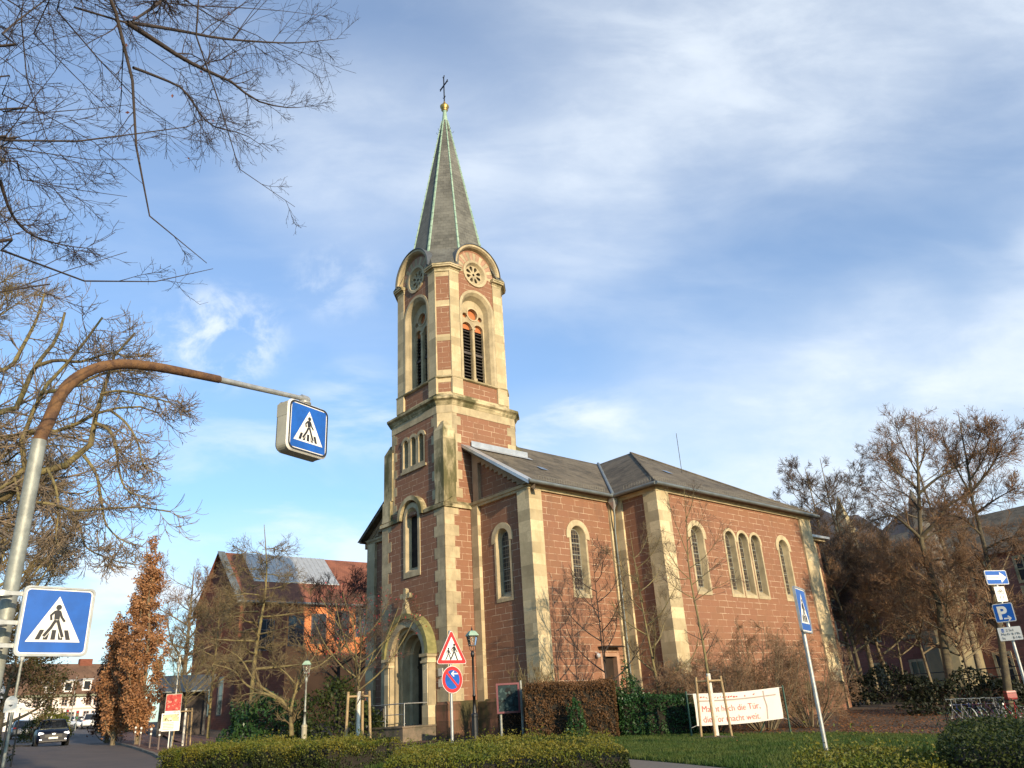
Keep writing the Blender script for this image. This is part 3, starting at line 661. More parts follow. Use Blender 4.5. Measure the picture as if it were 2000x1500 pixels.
# stone cross on the portal
b = MB(); y0, y1 = -PD - .1, -PD + .16
b.prism([(PC - .34, 5.72), (PC + .34, 5.72), (PC + .24, 5.98), (PC + .13, 6.12), (PC + .10, 6.40), (PC - .10, 6.40), (PC - .13, 6.12), (PC - .24, 5.98)], lambda a, z, d: (a, d, z), y0, y1)
b.prism([(PC - .075, 6.38), (PC + .075, 6.38), (PC + .075, 6.98), (PC - .075, 6.98)], lambda a, z, d: (a, d, z), y0 + .05, y1 - .05)
b.prism([(PC - .34, 6.66), (PC + .34, 6.66), (PC + .34, 6.82), (PC - .34, 6.82)], lambda a, z, d: (a, d, z), y0 + .055, y1 - .055)
for x, z in ((PC - .33, 6.74), (PC + .33, 6.74), (PC, 7.0)): b.prism(circ(x, z, .135, 10), lambda a, z_, d: (a, d, z_), y0 + .04, y1 - .04)
b.prism([(PC + .19 * math.cos(t_ * math.pi / 4), 6.74 + .19 * math.sin(t_ * math.pi / 4)) for t_ in range(8)], lambda a, z, d: (a, d, z), y0 + .03, y1 - .03)
b.build('stone_cross', [TRIM], PORT)
NPM = simple('pale_notice_plate', (.62, .58, .50), .4, .1)
for z in (2.78, 2.30): b = MB(); b.box(-.70, -.36, -.05, -.002, z, z + .34); b.build('notice_plate', [NPM], CH)
# steps and hand rails
b = MB(); b.box(-4.9, -.9, -1.9, .2, -.8, FZ); b.box(-5.0, -.85, -1.95, .25, FZ - .07, FZ - .003)
for q in range(5): b.box(-4.9 - .32 * (q + 1), -4.9 - .32 * q, -1.9, -.3, -.8, FZ - .15 * (q + 1))
b.build('step', [simple('worn_step_stone', (.20, .15, .10), .85, .3, 2, (.10, .085, .055), bmp=.2)], CH)
b = MB(); y = -1.75
def post(x, z0, z1, yy=y): b.tube([(x, yy, z0), (x, yy, z1)], .022, 6)
for x in (-4.7, -2.6, -1.0): post(x, FZ, FZ + .95)
b.tube([(-2.6, y, FZ + .95), (-1.0, y, FZ + .95)], .024, 6); b.tube([(-2.6, y, FZ + .5), (-1.0, y, FZ + .5)], .018, 6); b.tube([(-1.0, y, FZ + .95), (-1.0, -.5, FZ + .95)], .024, 6)
for zz in (.95, .25): b.tube([(-6.6, y, zz - .1), (-4.7, y, FZ + zz), (-2.6, y, FZ + zz)], .022, 6)
post(-6.5, -.4, .9); post(-5.6, -.2, 1.3)
b.tube([(-6.6, -.4, .85), (-4.7, -.4, FZ + .95)], .024, 6); post(-6.5, -.5, .9, -.4); post(-4.8, .2, FZ + .95, -.4)
b.build('hand_rail', [STEEL], CH)

# --- nave and transept walls
ZC = 10.87; UN, VN, UT, VT, VT2 = 4.47, 1.73, 7.36, 7.70, 22.39
wf = VN + .14; wsd = UN - .10; wt = UT - .10; wtf = VT + .10
b = MB()
def nave_front(s):
    m_ = lambda u: u if s > 0 else -5.8 - u
    fn = lambda a, z, d: (m_(a), wf - d, z)
    b.fill([[(-.2, PL), (UN, PL), (UN, ZC), (-.2, ZC)], HOLE(2.2, .50, 6.05, 8.88)], fn, 0)
    # gable tympanum, set back behind the stepped corbel table
    b.fill([[(-.2, ZC), (4.3, ZC), (4.3, 11.3), (-.2, 14.2)]], fn, -.16)
nave_front(-1); b.build('nave_front', [RED], CH); b = MB(); nave_front(1)
b.fill([[(VN, PL), (VT + .2, PL), (VT + .2, ZC + .3), (VN, ZC + .3)], HOLE(4.92, .50, 6.05, 8.88), [(5.9, PL), (6.86, PL), (6.86, 3.22), (5.9, 3.22)]], side(wsd), 0)
b2 = MB(); b2.poly([(-5.8 - wsd, VN, PL), (-5.8 - wsd, VT, PL), (-5.8 - wsd, VT, ZC + .3), (-5.8 - wsd, VN, ZC + .3)]); b2.build('nave_front', [RED], CH)
NAVE = b.build('nave', [RED], CH)
b = MB()
b.fill([[(VT, PL), (VT2, PL), (VT2, ZC + .3), (VT, ZC + .3)]] + [HOLE(c, .48, 6.05, 8.88) for c in (10.7, 18.92)] + [HOLE(c, .44, 6.05, 8.95) for c in (13.62, 14.84, 16.06)], side(wt), 0)
b.fill([[(4.3, PL), (UT, PL), (UT, ZC + .3), (4.3, ZC + .3)]], front(wtf), 0)
b.poly([(-13.16, VT2, PL), (UT, VT2, PL), (UT, VT2, ZC), (-13.16, VT2, ZC)]); b.poly([(-13.16, VT, PL), (-13.16, VT2, PL), (-13.16, VT2, ZC), (-13.16, VT, ZC)]); b.poly([(-13.16, VT, PL), (-10, VT, PL), (-10, VT, ZC), (-13.16, VT, ZC)])
TRAN = b.build('transept', [RED], CH)
# pale corner piers
b = MB()
def pier(u0, u1, v0, v1): q = MB(); q.box(u0, u1, v0, v1, -.5, ZC); q.build('corner_pier', [PALE], CH)
pier(UN - .84, UN + .02, VN - .02, VN + .80); pier(-10.29, -9.43, VN - .02, VN + .8)
pier(.03, .56, VN - .06, VN + .3); pier(-6.36, -5.83, VN - .06, VN + .3)
pier(UT - .84, UT + .02, VT - .02, VT + .95); pier(UT - .84, UT + .02, VT2 - 1.18, VT2 + .02)
pier(UN - .12, UN + .02, VT - .36, VT + .1); pier(UN - .1, UN + .55, VT - .02, VT + .2)
# eaves cornice and gable band
b = MB(); CO = [(.02, ZC - .02, .06, ZC + .10), (.10, ZC + .10, .14, ZC + .16), (.20, ZC + .16, .26, ZC + .24)]
runs = [[(UN, VN), (UN, VT)], [(UN, VT), (UT, VT)], [(UT, VT), (UT, VT2)], [(-.2, VN), (UN, VN)], [(-10.27, VN), (-5.6, VN)], [(-10.27, VT), (-10.27, VN)], [(UT, VT2), (-13.16, VT2)]]
for (x0, y0), (x1, y1) in runs:
    d = Vector((x1 - x0, y1 - y0, 0)); l = d.length; d.normalize(); n = Vector((d.y, -d.x, 0))
    gable = abs(y0 - VN) < .01 and abs(y1 - VN) < .01
    for o0, z0, o1, z1 in (CO if not gable else [(.02, ZC - .02, .06, ZC + .10), (.12, ZC + .10, .18, ZC + .22)]):
        e0 = o1 if (x0, y0) in ((UN, VN), (UT, VT), (UT, VT2)) else 0; e1 = o1 if (x1, y1) in ((UN, VN), (UT, VT), (UT, VT2)) else 0
        e0 -= .003; e1 -= .003
        P_ = lambda s, t, z: (x0 + d.x * s + n.x * t, y0 + d.y * s + n.y * t, z)
        b.add([P_(-e0, -.15, z0), P_(l + e1, -.15, z0), P_(l + e1, o0, z0), P_(-e0, o0, z0), P_(-e0, -.15, z1), P_(l + e1, -.15, z1), P_(l + e1, o1, z1), P_(-e0, o1, z1)],
              [(0, 1, 2, 3), (4, 5, 6, 7), (3, 2, 6, 7), (0, 3, 7, 4), (1, 2, 6, 5)])
    b.build('cornice', [PLAIN], CH); b = MB()
CORB = simple('corbel_stone', (.40, .28, .17), .85, .2, 2)
# stepped corbel table and raking border of the gable
b = MB()
for s in (1, -1):
    m_ = lambda u: u if s > 0 else -5.8 - u
    rk = lambda u: 16.2 - .64 * (u + 2.9)
    b.add([(m_(.03), wf - .02, 11.1), (m_(.50), wf - .02, 11.1), (m_(.50), wf - .02, rk(.5) - .5), (m_(.03), wf - .02, rk(.03) - .5)], [(0, 1, 2, 3)])
    b.add([(m_(.5), wf - .02, 11.1), (m_(.5), wf + .2, 11.1), (m_(.5), wf + .2, 13.7), (m_(.5), wf - .02, 13.7)], [(0, 1, 2, 3)])
    u = .5; k = 0; st_ = .335
    while u < 3.9:
        zt = rk(u + st_) - .26; zb = rk(u + st_) - .62
        b.box(min(m_(u), m_(u + st_ - .003)), max(m_(u), m_(u + st_ - .003)), wf - .03, wf + .2, max(zb, 11.12), zt)
        u += st_
    y0, y1 = wf - .08, wf + .2
    b.add([(m_(-.2), y0, rk(-.2) - .52), (m_(4.9), y0, rk(4.9) - .52), (m_(4.9), y0, rk(4.9) - .2), (m_(-.2), y0, rk(-.2) - .2), (m_(-.2), y1, rk(-.2) - .52), (m_(4.9), y1, rk(4.9) - .52)], [(0, 1, 2, 3), (0, 1, 5, 4)])
    b.build('corbel_table', [CORB], CH); b = MB()
window(lambda a, z, d: (a, wf - d, z), 2.2, .50, 6.05, 8.88, hr=.80)
window(lambda a, z, d: (-5.8 - a, wf - d, z), 2.2, .50, 6.05, 8.88, hr=.80)
window(side(wsd), 4.92, .50, 6.05, 8.88, hr=.80)
for c in (10.7, 18.92): window(side(wt), c, .50, 6.05, 8.88, hr=.78)
for c in (13.62, 14.84, 16.06): window(side(wt), c, .44, 6.05, 8.95, hr=.60)
# side door
b = MB(); b.fill([[(5.9, -.2), (6.86, -.2), (6.86, 3.22), (5.9, 3.22)]], side(wsd), -.25); d_ = b.build('side_door', [DOORW], CH)
b = MB(); b.ring([(5.72, 0), (7.04, 0), (7.04, 3.38), (5.72, 3.38)], [(5.9, 0), (6.86, 0), (6.86, 3.22), (5.9, 3.22)], side(wsd), .02, .02); b.ring([(5.9, 0), (6.86, 0), (6.86, 3.22), (5.9, 3.22)], [(5.9, 0), (6.86, 0), (6.86, 3.22), (5.9, 3.22)], side(wsd), .02, -.25); b.build('door_frame', [PINK], d_)
b = MB(); b.box(wsd + .02, wsd + .5, 5.6, 7.0, 3.62, 3.67); b.build('canopy', [IRON], d_)
b = MB(); b.lathe([(.01, -.11), (.08, -.08), (.11, 0), (.08, .08), (.01, .11)], (wsd + .18, 5.42, 3.25), 10); b.tube([(wsd, 5.42, 3.4), (wsd + .18, 5.42, 3.36)], .02, 6); b.build('wall_lamp', [WHITE], CH)
# --- roofs
OG = .394; ZE = 11.13; K = .64
rz_ = lambda dist: ZE + K * dist
ue, ve = UN + OG, VN - OG
b = MB(); RZ = ZE + K * (ue + 2.9); vm = (VT + VT2) / 2
ut, v1, v2 = UT + OG, VT - OG, VT2 + OG
hv = (v2 - v1) / 2; up_ = ut - hv
RZ2 = ZE + K * hv
T_ = .16
def rpoly(pts): b.poly(pts)
# nave slopes, run into the transept roof
for s in (1, -1):
    m_ = lambda u: u if s > 0 else -5.8 - u
    b.poly([(m_(ue), ve, ZE), (m_(ue), v1 + .02, ZE), (m_(-2.9), v1 + (ue + 2.9), RZ), (m_(-2.9), ve, RZ)])
    b.poly([(m_(ue), ve, ZE - .13), (m_(ue), ve, ZE), (m_(-2.9), ve, RZ), (m_(-2.9), ve, RZ - .3)])
    b.poly([(m_(ue), ve, ZE - .13), (m_(ue), VT, ZE - .13), (m_(UN - .1), VT, ZE - .1), (m_(UN - .1), ve, ZE - .1)])
for s in (1, -1):
    m_ = lambda u: u if s > 0 else -5.8 - u
    b.poly([(m_(ut), v1, ZE), (m_(ut), v2, ZE), (m_(up_), vm, RZ2)])
    b.poly([(m_(ut), v1, ZE), (m_(up_), vm, RZ2), (-2.9, vm, RZ2), (m_(-2.9), v1 + (ue + 2.9), RZ), (m_(ue), v1, ZE)])
    b.poly([(m_(ut), v2, ZE), (m_(up_), vm, RZ2), (-2.9, vm, RZ2), (-2.9, v2, ZE)])
b.poly([(ut, v1, ZE - .12), (ut, v2, ZE - .12), (UT - .1, v2, ZE - .1), (UT - .1, v1, ZE - .1)]); b.poly([(ut, v1, ZE - .12), (UN, v1, ZE - .12), (UN, VT + .1, ZE - .1), (ut, VT + .1, ZE - .1)])
ROOF = b.build('roof', [SLATE], CH)
def sweep(pts, r, nm, mat, n=8): b = MB(); b.tube(pts, r, n); return b.build(nm, [mat], ROOF)
for pts in ([(ue + .05, ve + .05, ZE - .03), (ue + .05, v1 - .02, ZE - .05)], [(ue + .05, v1 - .05, ZE - .05), (ut - .02, v1 - .05, ZE - .03)], [(ut + .05, v1 - .05, ZE - .03), (ut + .05, v2 + .05, ZE - .05)]): sweep(pts, .095, 'gutter', ZINCD)
# zinc verge, valley and flashings
b = MB(); s = 1
for (a0, a1) in ((-.12, ue + .12),):
    z0, z1 = rz_(ue - a0), rz_(ue - a1)
    b.add([(a0, ve - .04, z0 + .03), (a1, ve - .04, z1 + .03), (a1, ve + .52, z1 + .03), (a0, ve + .52, z0 + .03), (a0, ve - .04, z0 - .14), (a1, ve - .04, z1 - .14)], [(0, 1, 2, 3), (0, 1, 5, 4)])
b.build('verge_sheet', [ZINC], ROOF); b = MB()
a0, a1 = -5.68, -5.8 - ue - .12
b.add([(a0, ve - .04, rz_(ue + .12) + .03), (a1, ve - .04, ZE - .05), (a1, ve + .52, ZE - .05), (a0, ve + .52, rz_(ue + .12) + .03)], [(0, 1, 2, 3)])
b.build('verge_sheet', [ZINC], ROOF)
b = MB(); k0 = rz_(ue + .04); b.poly([(.02, 1.9, k0 + .02), (.02, 5.95, k0 + .02), (.02, 5.95, k0 + .33), (.02, 1.9, k0 + .33)]); b.poly([(.02, 1.9, k0 + .03), (.02, 6.05, k0 + .03), (.36, 6.05, k0 - .19), (.36, 1.9, k0 - .19)])
k1 = RZ; b.poly([(.0, 5.97, k0 + .02), (-2.9, 5.97, RZ + .05), (-2.9, 5.97, RZ + .3), (0, 5.97, k0 + .3)])
b.build('flashing', [ZINC], ROOF)
b = MB(); b.tube([(ue, v1 + .0, ZE + .05), (-2.9, v1 + ue + 2.9, RZ + .05)], .10, 6); b.build('valley_gutter', [ZINCD], ROOF)
b = MB(); b.tube([(ut, v1, ZE + .02), (up_, vm, RZ2 + .03)], .06, 6); b.tube([(ut, v2, ZE + .02), (up_, vm, RZ2 + .03)], .06, 6); b.build('hip_cap', [SLATE], ROOF)
b = MB()
def guard(p0, p1, nrm):
    p0, p1 = Vector(p0), Vector(p1); n_ = int((p1 - p0).length / .17)
    for q in range(n_ + 1):
        p = p0.lerp(p1, q / n_); b.tube([p, p + Vector((0, 0, .24))], .010, 4)
    for z in (.06, .23): b.tube([p0 + Vector((0, 0, z)), p1 + Vector((0, 0, z))], .010, 4)
g = .35; guard((ue - g, ve + .9, ZE + K * g), (ue - g, v1 - .2, ZE + K * g), 0); guard((ut - g, v1 + .5, ZE + K * g), (ut - g, v2 - .3, ZE + K * g), 0); guard((ue + .5, v1 + g, ZE + K * g), (ut - .4, v1 + g, ZE + K * g), 0)
b.build('snow_guard', [simple('snow_guard_wire', (.24, .22, .17), .6)], ROOF)
b = MB()
for (u, v) in ((2.2, 4.9),): 
    z = lambda uu: ZE + K * (ue - uu) + .06
    b.add([(u, v, z(u)), (u - .45, v, z(u - .45)), (u - .45, v + .5, z(u - .45)), (u, v + .5, z(u))], [(0, 1, 2, 3)])
for (u, v) in ((4.6, 12.6),):
    z = lambda uu: ZE + K * (ut - uu) + .06
    b.add([(u, v, z(u)), (u - .45, v, z(u - .45)), (u - .45, v + .5, z(u - .45)), (u, v + .5, z(u))], [(0, 1, 2, 3)])
b.build('skylight', [PANE], ROOF)
b = MB(); zz = ZE + K * (ut - 3.4); b.tube([(3.4, 15.6, zz), (3.4, 15.6, zz + 2.6)], .02, 5); b.build('lightning_rod', [IRON], ROOF)
# hopper head and down pipe in the corner
b = MB(); hx, hy = UN + .30, VT - .32
b.lathe([(.06, -.62), (.10, -.50), (.24, -.25), (.24, .12), (.20, .16)], (hx, hy, ZE - .1), 4, sm=False, ang=R(45)); b.build('hopper_head', [ZINC], CH)
b = MB(); b.tube([(hx, hy, ZE - .7), (hx, hy, ZE - 1.1), (hx - .16, hy + .10, ZE - 1.8), (hx - .16, hy + .10, 0)], .055, 8)
for z in (2, 4, 6, 8): b.tube([(hx - .16, hy + .10, z), (hx - .16, hy + .10, z + .06)], .075, 8)
b.build('down_pipe', [ZINCD], CH)
# lower choir behind the transept
b = MB(); b.box(-9, 6.7, VT2 + .03, 24.2, -.5, 9.8); b.build('choir', [RED], CH)
b = MB(); b.box(6.0, 6.85, VT2 + .02, 23.6, -.5, 9.75); b.build('corner_pier', [PALE], CH)
b = MB(); b.box(-9.2, 7.05, VT2 + .04, 24.5, 9.8, 10.02); b.build('cornice', [PLAIN], CH)
b = MB(); b.poly([(7.3, VT2 + .05, 10.05), (7.3, 24.7, 10.05), (-1, 24.7, 12.2), (-1, VT2 + .05, 12.2)]); b.box(7.1, 7.3, VT2 + .05, 24.65, 9.92, 10.06); b.build('choir_roof', [ZINC], CH)

# ------------------------------------------------------------------ ground, road, paths, lawn
def patch(quad, n, m, off):                         # bilinear patch of four (x, y) corners laid on the terrain
    a, b_, c, d = [np.array(q[:2], float) for q in quad]
    s, t = np.meshgrid(np.linspace(0, 1, n + 1), np.linspace(0, 1, m + 1)); s = s.ravel()[:, None]; t = t.ravel()[:, None]
    P = a * (1 - s) * (1 - t) + b_ * s * (1 - t) + c * s * t + d * (1 - s) * t
    V = np.c_[P, gzv(P) + off]
    F = [(j * (n + 1) + i, j * (n + 1) + i + 1, (j + 1) * (n + 1) + i + 1, (j + 1) * (n + 1) + i) for j in range(m) for i in range(n)]
    return V, np.array(F)
def patches(name, quads, off, mat, uv=False):
    b = MB()
    for q, n, m in quads:
        V, F = patch(q, n, m, off); b.add(V, F)
    o = b.build(name, [mat]); return tag(o, None, kind='structure')
g = np.concatenate([-np.geomspace(1500, 60, 12), np.linspace(-58, 58, 80), np.geomspace(60, 1500, 12)])
gx, gy = np.meshgrid(g, g + 35); P = np.c_[gx.ravel(), gy.ravel()]; n = len(g)
V = np.c_[P, gzv(P) - .03]
F = np.array([(j * n + i, j * n + i + 1, (j + 1) * n + i + 1, (j + 1) * n + i) for j in range(n - 1) for i in range(n - 1)])
tag(np_mesh('ground', V, F, [EARTH], smooth=True), None, kind='structure')
kr = [gp(420, 25), gp(345, 33), gp(300, 42), gp(250, 52), gp(230, 59), gp(200, 80), gp(178, 104), gp(185, 132)]
kl = [gp(-260, 28), gp(-60, 39), gp(0, 45), gp(38, 56), gp(58, 66), gp(72, 80), gp(85, 104), gp(95, 132)]
kr = [np.array([-3.0, -8, 0]), np.array([-6.2, 12, 0])] + kr; kl = [np.array([-9.5, -10, 0]), np.array([-13.0, 10, 0])] + kl
patches('road', [((kl[i], kr[i], kr[i + 1], kl[i + 1]), 6, 10) for i in range(len(kr) - 1)], .004, ASPH)
def kerb(pts, side_, name):
    b = MB()
    for p, q in zip(pts[:-1], pts[1:]):
        p, q = np.array(p[:2]), np.array(q[:2]); l = np.linalg.norm(q - p); k = max(2, int(l / 2)); d = (q - p) / l; nn = np.array([d[1], -d[0]]) * side_
        for i in range(k):
            a, c = p + (q - p) * i / k, p + (q - p) * (i + 1) / k; za, zc = gz(*a), gz(*c)
            e, f = a + nn * .16, c + nn * .16
            b.add([(*a, za - .05), (*c, zc - .05), (*c, zc + .11), (*a, za + .11), (*f, zc + .11), (*e, za + .11)], [(0, 1, 2, 3), (3, 2, 4, 5)])
    tag(b.build(name, [KERB]), None, kind='structure')
kerb(kr, 1, 'kerb'); kerb(kl, -1, 'kerb')
def offs(pts, dist):
    r = []
    for i, p in enumerate(pts):
        a, c = np.array(pts[max(i - 1, 0)][:2]), np.array(pts[min(i + 1, len(pts) - 1)][:2]); d = (c - a) / np.linalg.norm(c - a); r.append(np.array(p[:2]) + np.array([d[1], -d[0]]) * dist)
    return r
k1, k2 = offs(kr, .15), offs(kr, 3.0)
k3, k4 = offs(kl, -.15), offs(kl, -2.2)
pv = patches('pavement', [((k1[i], k2[i], k2[i + 1], k1[i + 1]), 3, 8) for i in range(3, len(kr) - 1)], .105, PAVE)
patches('pavement', [((k4[i], k3[i], k3[i + 1], k4[i + 1]), 3, 8) for i in range(2, len(kl) - 1)], .105, ASPH)
sq = [k2[5], gp(470, 39), gp(560, 50), gp(330, 80)]
patches('paved_square', [((k2[5], gp(480, 37), gp(520, 49), gp(300, 84)), 12, 16)], .108, PAVE)
patches('path', [((np.array([-4, 2, 0]), np.array([30, -2, 0]), gp(1990, 11.5), gp(690, 15.8)), 16, 8), ((gp(690, 15.85), gp(1225, 15.85), gp(1225, 18.8), gp(690, 21)), 8, 4), ((gp(1225, 15.8), gp(1540, 13.3), gp(1530, 14.0), gp(1225, 18.8)), 6, 3)], .006, PATHM)
tag(np_mesh('path', *patch((l2w(-9.5, -7.5), l2w(1.5, -5.5), l2w(1.0, -.3), l2w(-7, -.3)), 10, 8, .006), [PAVE]), None, kind='structure')
lawnq = [((gp(1225, 18.85), gp(1530, 14.05), gp(1640, 33), gp(1200, 33)), 14, 18), ((gp(1530, 14.05), gp(2300, 12.5), gp(2050, 27), gp(1640, 33)), 14, 18), ((gp(700, 21.2), gp(1225, 18.85), gp(1200, 33), gp(1010, 33)), 10, 10)]
patches('lawn', lawnq, .004, LAWN)
# grass blades
def blades(quads, dens, hmin, hmax):
    P = []
    for q, n_, m_ in quads:
        a, b_, c, d = [np.array(x[:2]) for x in q]; ar = abs(np.cross(c - a, d - b_)) / 2; k = int(ar * dens)
        s, t = rng.random((k, 1)), rng.random((k, 1)); P.append(a * (1 - s) * (1 - t) + b_ * s * (1 - t) + c * s * t + d * (1 - s) * t)
    P = np.concatenate(P); k = len(P); z = gzv(P) + .002
    h = rng.uniform(hmin, hmax, k); an = rng.uniform(0, 6.28, k); w_ = rng.uniform(.006, .014, k) * 1.3
    dx, dy = np.cos(an) * w_, np.sin(an) * w_; le = rng.normal(0, .35, (k, 2)) * h[:, None]
    V = np.empty((k, 3, 3)); V[:, 0] = np.c_[P[:, 0] - dx, P[:, 1] - dy, z]; V[:, 1] = np.c_[P[:, 0] + dx, P[:, 1] + dy, z]; V[:, 2] = np.c_[P + le, z + h]
    return V.reshape(-1, 3), np.arange(k * 3).reshape(-1, 3)
V, F = blades(lawnq, 480, .04, .11)
tag(np_mesh('grass', V, F, [GRASS]), 'short green winter grass on the lawn in front of the church', 'grass', kind='stuff')
# fallen leaves on the grass and soil
def litter(quads, dens, size):
    P = []
    for q in quads:
        a, b_, c, d = [np.array(x[:2]) for x in q]; ar = abs(np.cross(c - a, d - b_)) / 2; k = int(ar * dens)
        s, t = rng.random((k, 1)), rng.random((k, 1)); P.append(a * (1 - s) * (1 - t) + b_ * s * (1 - t) + c * s * t + d * (1 - s) * t)
    P = np.concatenate(P); return np.c_[P, gzv(P) + rng.uniform(.01, .06, len(P))]
def leaf_quads(P, size, flat=0.0, asp=.6):
    k = len(P); nrm = rng.normal(0, 1, (k, 3)); nrm[:, 2] += flat * 4 * np.sign(nrm[:, 2] + 1e-6); nrm /= np.linalg.norm(nrm, axis=1)[:, None]
    r = rng.normal(0, 1, (k, 3)); a = np.cross(nrm, r); a /= np.linalg.norm(a, axis=1)[:, None] + 1e-9; b_ = np.cross(nrm, a)
    s = (size * rng.uniform(.6, 1.3, k))[:, None]; a = a * s * .5; b_ = b_ * s * asp * .5
    V = np.stack([P - a, P - b_ + a * .1, P + a, P + b_ + a * .1], 1).reshape(-1, 3)
    return V, np.arange(k * 4).reshape(-1, 4)
V, F = leaf_quads(litter([(gp(1200, 33), gp(1640, 31), gp(1700, 50), gp(1250, 36)), (gp(1640, 30), gp(2100, 25), gp(2050, 55), gp(1650, 50))], 45, .1), .10, .8)
tag(np_mesh('fallen_leaves', V, F, [DRY]), 'brown fallen leaves scattered over the bare soil under the trees', 'leaves', kind='stuff')
V, F = leaf_quads(litter([l[0] for l in lawnq], 1.6, .08), .08, .8)
tag(np_mesh('fallen_leaves', V, F, [DRY]), 'sparse dry leaves lying on the green lawn', 'leaves', kind='stuff')
# mulch ring round the staked tree
mc = gp(1402, 29.5)
b = MB(); k = 20
ringp = [(mc[0] + math.cos(i * 6.283 / k) * (1.1 + .15 * math.sin(i * 2.3)), mc[1] + math.sin(i * 6.283 / k) * (1.1 + .2 * math.cos(i * 1.7))) for i in range(k)]
b.add([(*p, gz(*p) + .012) for p in ringp] + [(mc[0], mc[1], mc[2] + .10)], [(i, (i + 1) % k, k) for i in range(k)]); tag(b.build('mulch', [EARTH]), None, kind='structure')
# wooded hill far behind on the right
hk = []
for j in range(9):
    row = []
    for i in range(41):
        a = R(-4 + 50 * i / 40); rr = 420 + j * 45; s = j / 8
        hh = 150 * math.sin(min(1, s * 1.0) * math.pi / 2) * (math.sin(math.pi * min(1, max(0, (i + 2) / 44))) ** .7) * (1 + .06 * math.sin(i * 1.3) + .04 * math.sin(i * 2.9))
        row.append((rr * math.sin(a), rr * math.cos(a), hh - 6))
    hk.append(row)
b = MB(); b.loft(hk, cap=False, close=False); tag(b.build('hill', [simple('wooded_hill', (.055, .045, .05), .95, .4, .04, (.035, .034, .03))]), None, kind='structure')

# ------------------------------------------------------------------ branches, trees, hedges
def resample(P, r0, r1, n, pw=1.0):
    P = np.asarray(P, float)
    if len(P) > 2:                                   # smooth the guide a little
        Q = [P[0]]
        for i in range(len(P) - 1):
            p0, p1, p2, p3 = P[max(i - 1, 0)], P[i], P[i + 1], P[min(i + 2, len(P) - 1)]
            for t in np.linspace(0, 1, 7)[1:]:
                Q.append(.5 * ((2 * p1) + (-p0 + p2) * t + (2 * p0 - 5 * p1 + 4 * p2 - p3) * t * t + (-p0 + 3 * p1 - 3 * p2 + p3) * t ** 3))
        P = np.array(Q)
    s = np.r_[0, np.cumsum(np.linalg.norm(np.diff(P, axis=0), axis=1))]; t = np.linspace(0, s[-1], n)
    Q = np.stack([np.interp(t, s, P[:, k]) for k in range(3)], 1)
    return Q, r0 + (r1 - r0) * (np.linspace(0, 1, n) ** pw)
def tubes(P, Rr, k):
    n_, m, _ = P.shape; T = np.gradient(P, axis=1); T /= np.linalg.norm(T, axis=2, keepdims=True) + 1e-12
    ref = np.where(np.abs(T[:, :1, 2:3]) < .9, np.array([0, 0, 1.0]), np.array([1.0, 0, 0])); ref = np.broadcast_to(ref, T.shape)
    A = ref - T * (ref * T).sum(2, keepdims=True); A /= np.linalg.norm(A, axis=2, keepdims=True) + 1e-9; B = np.cross(T, A)
    an = np.arange(k) * 2 * np.pi / k
    V = P[:, :, None] + Rr[:, :, None, None] * (A[:, :, None] * np.cos(an)[:, None] + B[:, :, None] * np.sin(an)[:, None])
    i = np.arange(n_)[:, None, None] * m * k + np.arange(m - 1)[None, :, None] * k; j = np.arange(k)
    a = i + j; b_ = i + (j + 1) % k
    F = np.stack([a, b_, b_ + k, a + k], -1).reshape(-1, 4)
    return V.reshape(-1, 3), F
def grow(P, Rr, m, n, length, ang, up=(0, 0), rr=.6, rmin=.003, t=(.15, 1), wob=.12, taper=.35, shrink=.55, planar=None):
    """m children on every parent branch, all at once"""
    N0, k, _ = P.shape; idx = np.repeat(np.arange(N0), m); M_ = len(idx)
    tt = rng.uniform(t[0], t[1], M_); f = tt * (k - 1); i0 = np.clip(f.astype(int), 0, k - 2); fr = (f - i0)[:, None]
    pos = P[idx, i0] * (1 - fr) + P[idx, i0 + 1] * fr; T = P[idx, i0 + 1] - P[idx, i0]; T /= np.linalg.norm(T, axis=1)[:, None] + 1e-9
    r0 = Rr[idx, i0] * (1 - fr[:, 0]) + Rr[idx, i0 + 1] * fr[:, 0]
    plen = np.linalg.norm(P[:, -1] - P[:, 0], axis=1)[idx]
    Ls = (length if not callable(length) else length(plen)) * rng.uniform(.55, 1.25, M_) * (1 - shrink * tt)
    a = np.radians(rng.normal(ang, ang * .22, M_))
    rv = rng.normal(0, 1, (M_, 3)); Pn = rv - T * (rv * T).sum(1, keepdims=True); Pn /= np.linalg.norm(Pn, axis=1)[:, None] + 1e-9
    D = T * np.cos(a)[:, None] + Pn * np.sin(a)[:, None]
    Q = np.empty((M_, n, 3)); Q[:, 0] = pos; st = (Ls / (n - 1))[:, None]
    for s in range(1, n):
        u = up[0] + (up[1] - up[0]) * (s - 1) / max(n - 2, 1)
        D = D + np.array([0, 0, u]) + rng.normal(0, wob, (M_, 3)); D /= np.linalg.norm(D, axis=1)[:, None] + 1e-9
        Q[:, s] = Q[:, s - 1] + D * st
    rs = np.maximum(np.minimum(r0 * rr, r0 * .95), rmin)[:, None] * np.linspace(1, taper, n)[None]; rs = np.maximum(rs, rmin * .7)
    return Q, rs
